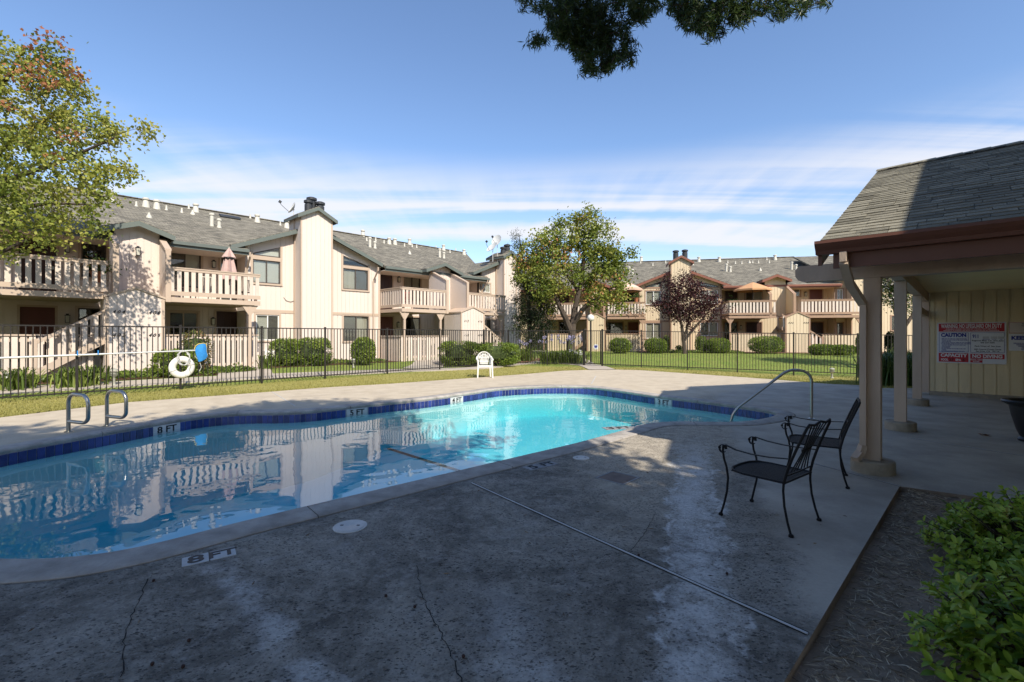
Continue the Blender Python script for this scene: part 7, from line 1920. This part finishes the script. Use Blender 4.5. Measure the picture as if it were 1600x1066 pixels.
# ---- strappy plants: agapanthus, lilies and the dark clumps at the patio end
LMS = leaf_mat('strap_leaf', [(0.1, (0.06, 0.10, 0.015)), (0.55, (0.14, 0.20, 0.035)), (0.95, (0.28, 0.32, 0.08))], .3, .4, 1.5, .3)
LMD = leaf_mat('dark_strap_leaf', [(0.1, (0.03, 0.06, 0.012)), (0.6, (0.08, 0.13, 0.028)), (0.97, (0.22, 0.26, 0.08))], .25, .4, 1.5, .3)
MT['agap'] = M('lilac_flower', (0.38, 0.35, 0.52), 0.8, 0.3, 12)
MT['wflower'] = M('white_flower', (0.70, 0.70, 0.64), 0.8, 0.2, 12)
def tuft(p, rad, h_, n_, label, mat=None, flowers=0, fmat='agap', fh=1.3, group='strap leaved garden plants', w_=.02):
    p = Vector(p); rt = root('strap_plant', p, label, 'plant', group)
    r = np.random.default_rng(int(abs(p.x * 91 + p.y * 37)))
    az = r.uniform(0, 6.283, n_); out = r.uniform(.25, 1.0, n_); L_ = h_ * r.uniform(.7, 1.25, n_)
    V_ = []; F_ = []
    bx_, by_ = r.normal(0, rad * .35, n_), r.normal(0, rad * .35, n_)
    for i in range(n_):
        c, s_ = math.cos(az[i]), math.sin(az[i]); o_ = len(V_)
        for j, (f, rz) in enumerate(((0, 0), (.35, .55), (.7, .92), (1.0, .80 if out[i] > .6 else 1.0))):
            R_q = rad * out[i] * f * (1.15 if j == 3 else 1.0) * f ** .4 if f else 0
            wd = w_ * (1, 1, .75, .1)[j]
            x, y, z = bx_[i] + c * R_q, by_[i] + s_ * R_q, L_[i] * rz
            V_ += [(x - s_ * wd, y + c * wd, z), (x + s_ * wd, y - c * wd, z)]
        for j in range(3): F_.append((o_ + 2 * j, o_ + 2 * j + 1, o_ + 2 * j + 3, o_ + 2 * j + 2))
    link('leaves', np_mesh('leaves', V_, F_), mat or LMS, rt)
    for k in range(flowers):
        a, q = r.uniform(0, 6.283), rad * r.uniform(.1, .9); x, y, z = q * math.cos(a), q * math.sin(a), h_ * fh * r.uniform(.8, 1.15)
        N_ = 26; v = r.normal(size=(N_, 3)); v /= np.linalg.norm(v, axis=1, keepdims=True)
        V2, F2 = leaf_arrays(v * .03 + np.array([x, y, z]), v, .075, .04)
        fo = link('flower_head', np_mesh('flower_head', V2, F2), MT[fmat], rt)
        link('stalk', MB().tube([(x * .6, y * .6, 0), (x, y, z)], .008, 4).mesh('stalk'), LMS, fo)
    return rt
ag = GT(874, 560)
for i, (dx, dy, fl_, lab) in enumerate(((-.55, .2, 5, 'clump of lilac agapanthus at the left of the flower bed by the gate tree'), (.25, .1, 6, 'middle clump of lilac agapanthus below the gate tree'), (.9, .5, 5, 'lilac agapanthus clump closest to the gate tree trunk'))):
    tuft(ag + Vector((dx, dy, 0)), .75, .62, 150, lab, flowers=fl_ + 3, fh=2.1)
tuft(ag + Vector((.8, -.3, 0)), .5, .5, 90, 'white flowering lily clump in front of the gate tree', flowers=5, fmat='wflower', fh=1.25)
q_ = GT(822, 560); tuft(q_ + Vector((0, 1.4, 0)), .7, .7, 110, 'lilac agapanthus clump at the end of the long hedge', flowers=5, fh=1.6)
tuft(GT(28, 606), .5, .50, 110, 'grassy lily clump at the left end of the ground cover bed', flowers=1, fmat='wflower', fh=.9)
tuft(GT(112, 603), .5, .5, 110, 'grassy lily clump at the foot of the stair', mat=None)
tuft(GT(140, 600), .5, .5, 100, 'grassy lily clump between stair and numbered closet')
tuft(GT(415, 577), .4, .5, 70, 'small grassy clump below the wall air conditioner')
for i, (px, py, rr_, hh_) in enumerate(((1384, 603, .55, .85), (1404, 602, .7, .95), (1424, 604, .6, .85), (1438, 600, .6, .9), (1412, 596, .8, 1.0), (1366, 598, .5, .75))):
    tuft(GT(px, py) + Vector((.1 * i, .4, -.02)), rr_, hh_, 240, ('dark strap leaved clump left of the second patio post', 'tall dark strap leaved clump just behind the second patio post', 'dark strap leaved clump between second and third patio posts', 'dark strap leaved clump touching the third patio post', 'back clump of dark strap leaves behind the posts', 'small dark strap leaved clump behind the first patio post')[i], LMD, w_=.014, group='dark strap leaved clumps at the patio end')

# ---- leafy ground cover on the left bed and along the foot of the buildings
def cover(name, quads, n_, mat, hmax, leaf, kind='stuff'):
    Cc = []
    for (a, b, c, d), k in quads:
        for _ in range(k):
            u, v = random.random(), random.random(); p = (Vector(a) * (1 - u) + Vector(b) * u) * (1 - v) + (Vector(d) * (1 - u) + Vector(c) * u) * v
            h_ = hmax * (.35 + .65 * abs(mnoise.noise(Vector((p.x * 1.4, p.y * 1.4, 0))) * 1.6)); Cc.append((p.x, p.y, terr(p.x, p.y) + random.uniform(.02, max(.05, h_))))
    Cc = np.array(Cc); N_ = len(Cc)
    V_, F_ = leaf_arrays(Cc, rand_dirs(N_, .5), RNG.uniform(.7, 1.3, N_) * leaf, RNG.uniform(.6, .9, N_) * leaf)
    return struct(name, np_mesh(name, V_, F_), mat, kind=kind)
LG = lambda s, t: L.W(s, t, 0)
cover('ground_cover', [((LG(-5, 18.9), LG(4.6, 18.7), LG(4.8, 20.1), LG(-5, 20.5)), 9000), ((LG(4.9, 18.9), LG(6.0, 19.2), LG(5.6, 20.5), LG(3.6, 20.5)), 1600), ((LG(7.6, 20.6), LG(12.6, 20.8), LG(12.4, 22.4), LG(7.4, 22.4)), 3200)], 0, LMS, .24, .085)
RG = lambda s, t: Rb.W(s, t, 0)
cover('ground_cover', [((RG(2.8, 33.2), RG(8.8, 33.2), RG(8.8, 35.0), RG(2.8, 35.0)), 2400)], 0, LMS, .2, .09)
MT['mulch'] = M('red_brown_mulch', (0.17, 0.085, 0.05), 1.0, .4, 12, .6, 50)
m = MB()
def bedsheet(pts, dz=.012):
    n_ = 14
    a, b, c, d = [Vector(p) for p in pts]
    for i in range(n_):
        for j in range(3):
            def q(u, v):
                p = (a * (1 - u) + b * u) * (1 - v) + (d * (1 - u) + c * u) * v; return (p.x, p.y, terr(p.x, p.y) + dz)
            m.quad(q(i / n_, j / 3), q((i + 1) / n_, j / 3), q((i + 1) / n_, (j + 1) / 3), q(i / n_, (j + 1) / 3))
bedsheet((LG(-6, 18.75), LG(6.2, 18.7), LG(6.2, 20.9), LG(-6, 20.9))); bedsheet((LG(7.0, 20.4), LG(13.2, 20.8), LG(13.2, 23), LG(7.0, 23)))
bedsheet((LG(15.6, 16.75), LG(20.6, 16.9), LG(20.6, 18.6), LG(15.6, 18.6)), .03); bedsheet((RG(2, 34), RG(22, 34), RG(22, 38.4), RG(2, 38.4)), .014)
struct('planting_bed', m, MT['mulch'])

# ---- the near hedge: broad glossy leaves, the largest of them one by one
LMH = leaf_mat('glossy_hedge_leaf', [(0.06, (0.06, 0.13, 0.016)), (0.36, (0.19, 0.30, 0.028)), (0.66, (0.34, 0.44, 0.05)), (0.93, (0.38, 0.43, 0.07)), (0.985, (0.32, 0.17, 0.04))], .32, .28, 2.2, .35)
def obj_random(m):                      # the single leaves take their tone from the object instead of the mesh island
    m2 = m.copy(); n, l = m2.node_tree.nodes, m2.node_tree.links
    oi = n.new('ShaderNodeObjectInfo')
    for lk in list(l):
        if lk.from_socket.name == 'Random Per Island': t_ = lk.to_socket; l.remove(lk); l.new(oi.outputs['Random'], t_)
    return m2
LMH1 = obj_random(LMH); LMH1.name = 'glossy_hedge_leaf_single'
def leaf_mesh(seed):
    r = random.Random(seed); m = MB(); c = r.uniform(.05, .16); tw = r.uniform(-.1, .1)
    prof = [(0, .04), (.22, .30), (.5, .46), (.76, .36), (1.0, .02)]
    for i, (x, w_) in enumerate(prof):
        z = -c * x * x + .02 * math.sin(x * 3)
        for y in (-1, 0, 1): m.v.append((x, y * w_ * .5, z + abs(y) * w_ * .22 + tw * y * x * .3))
    for i in range(len(prof) - 1):
        for j in range(2): m.f.append((i * 3 + j, i * 3 + j + 1, (i + 1) * 3 + j + 1, (i + 1) * 3 + j))
    return m
LVS = [leaf_mesh(i) for i in range(6)]
LME = []
for lm_ in LVS:
    me = lm_.mesh('leaf', smooth=False); me.polygons.foreach_set('use_smooth', [True] * len(me.polygons)); me.materials.append(LMH1); LME.append(me)
def near_hedge(c, rad, h_, n_clusters, label, seed, budget):
    rt = root('hedge_shrub', (c[0], c[1], -.08), label, 'shrub', 'broad leaved hedge at the bottom right')
    r = random.Random(seed); leaves = []; tw = MB()
    for _ in range(n_clusters):
        v = Vector((r.gauss(0, 1), r.gauss(0, 1), abs(r.gauss(0, 1)) * 1.15)).normalized()
        k = r.uniform(.62, 1.0) + .10 * mnoise.noise(Vector((v.x * 2.5 + seed, v.y * 2.5, v.z * 2.5)))
        p = Vector((v.x * rad[0] * k, v.y * rad[1] * k, .08 + v.z * h_ * k))
        ax = (v * .75 + Vector((r.gauss(0, .35), r.gauss(0, .35), .75))).normalized()
        tw.tube([p * .35 + Vector((0, 0, .02)), p * .75, p + ax * .04], [.006, .004, .0025], 4, False)
        n_ = r.randint(7, 10)
        for i in range(n_):
            a = i * 2.4 + r.uniform(-.4, .4); side = ax.orthogonal().normalized(); q = Matrix.Rotation(a, 3, ax) @ side
            d = (ax * r.uniform(.25, 1.1) * (.5 + i / n_) + q).normalized()
            pos = p + ax * (-.03 + .075 * i / n_); size = r.uniform(.042, .072) * (1.15 - .35 * i / n_)
            y_ = ax.cross(d).normalized(); z_ = d.cross(y_)
            m4 = Matrix.Identity(4)
            for t_ in range(3): m4[t_][0], m4[t_][1], m4[t_][2] = d[t_] * size, y_[t_] * size, z_[t_] * size
            m4.translation = pos; leaves.append((m4, r.randrange(6), (Vector((c[0], c[1], -.08)) + pos)))
    # visible size: near the camera, on the outside, facing it
    def score(q):
        w = q[2]; dist = (w - Vector((0, 0, H))).length; px = CX + F * w.x / w.y; py = HY - F * (w.z - H) / w.y
        return dist + (4 if not (1330 < px < 1610 and 740 < py < 1075) else 0) - q[0].translation.z * .9 + (0.8 if q[0].translation.y > .2 else 0)
    leaves.sort(key=score)
    for m4, k, _ in leaves[:budget]:
        o = link('leaf', LME[k], None, rt); o.matrix_local = m4
    rest = MB()
    for m4, k, _ in leaves[budget:]:
        o_ = len(rest.v); rest.v += [tuple(m4 @ Vector(v)) for v in LVS[k].v]; rest.f += [tuple(i + o_ for i in f) for f in LVS[k].f]
    me = rest.mesh('foliage'); me.polygons.foreach_set('use_smooth', [True] * len(me.polygons))
    o = link('foliage', me, LMH, rt); o['kind'] = 'stuff'
    link('twigs', tw.mesh('twigs'), MT['bark'], rt)
near_hedge((3.52, 2.98), (.74, .60, 0), .45, 500, 'farther broad leaved shrub of the hedge, along the patio soil', 3, 290)
near_hedge((2.46, 1.96), (.60, .55, 0), .50, 520, 'nearest broad leaved shrub of the hedge, in the bottom right corner', 6, 290)
near_hedge((3.55, 1.75), (.75, .75, 0), .48, 200, 'rear broad leaved shrub of the hedge, at the right edge', 9, 60)

# ---- lettering becomes plain mesh
bpy.context.view_layer.update()
_dg = bpy.context.evaluated_depsgraph_get()
for o in [o for o in list(sc.objects) if o.type == 'FONT']:
    me = bpy.data.meshes.new_from_object(o.evaluated_get(_dg)); me.name = o.name
    if 'fitw' in o:
        xs_ = [v.co.x for v in me.vertices]; kx = o['fitw'] / (max(xs_) - min(xs_))
        for v in me.vertices: v.co.x *= kx
    nm, par, ml, mats = o.name, o.parent, o.matrix_local.copy(), list(o.data.materials)
    o.name = 'old_text'
    q = link(nm, me, mats[0], par); q.matrix_local = ml
    bpy.data.objects.remove(o)
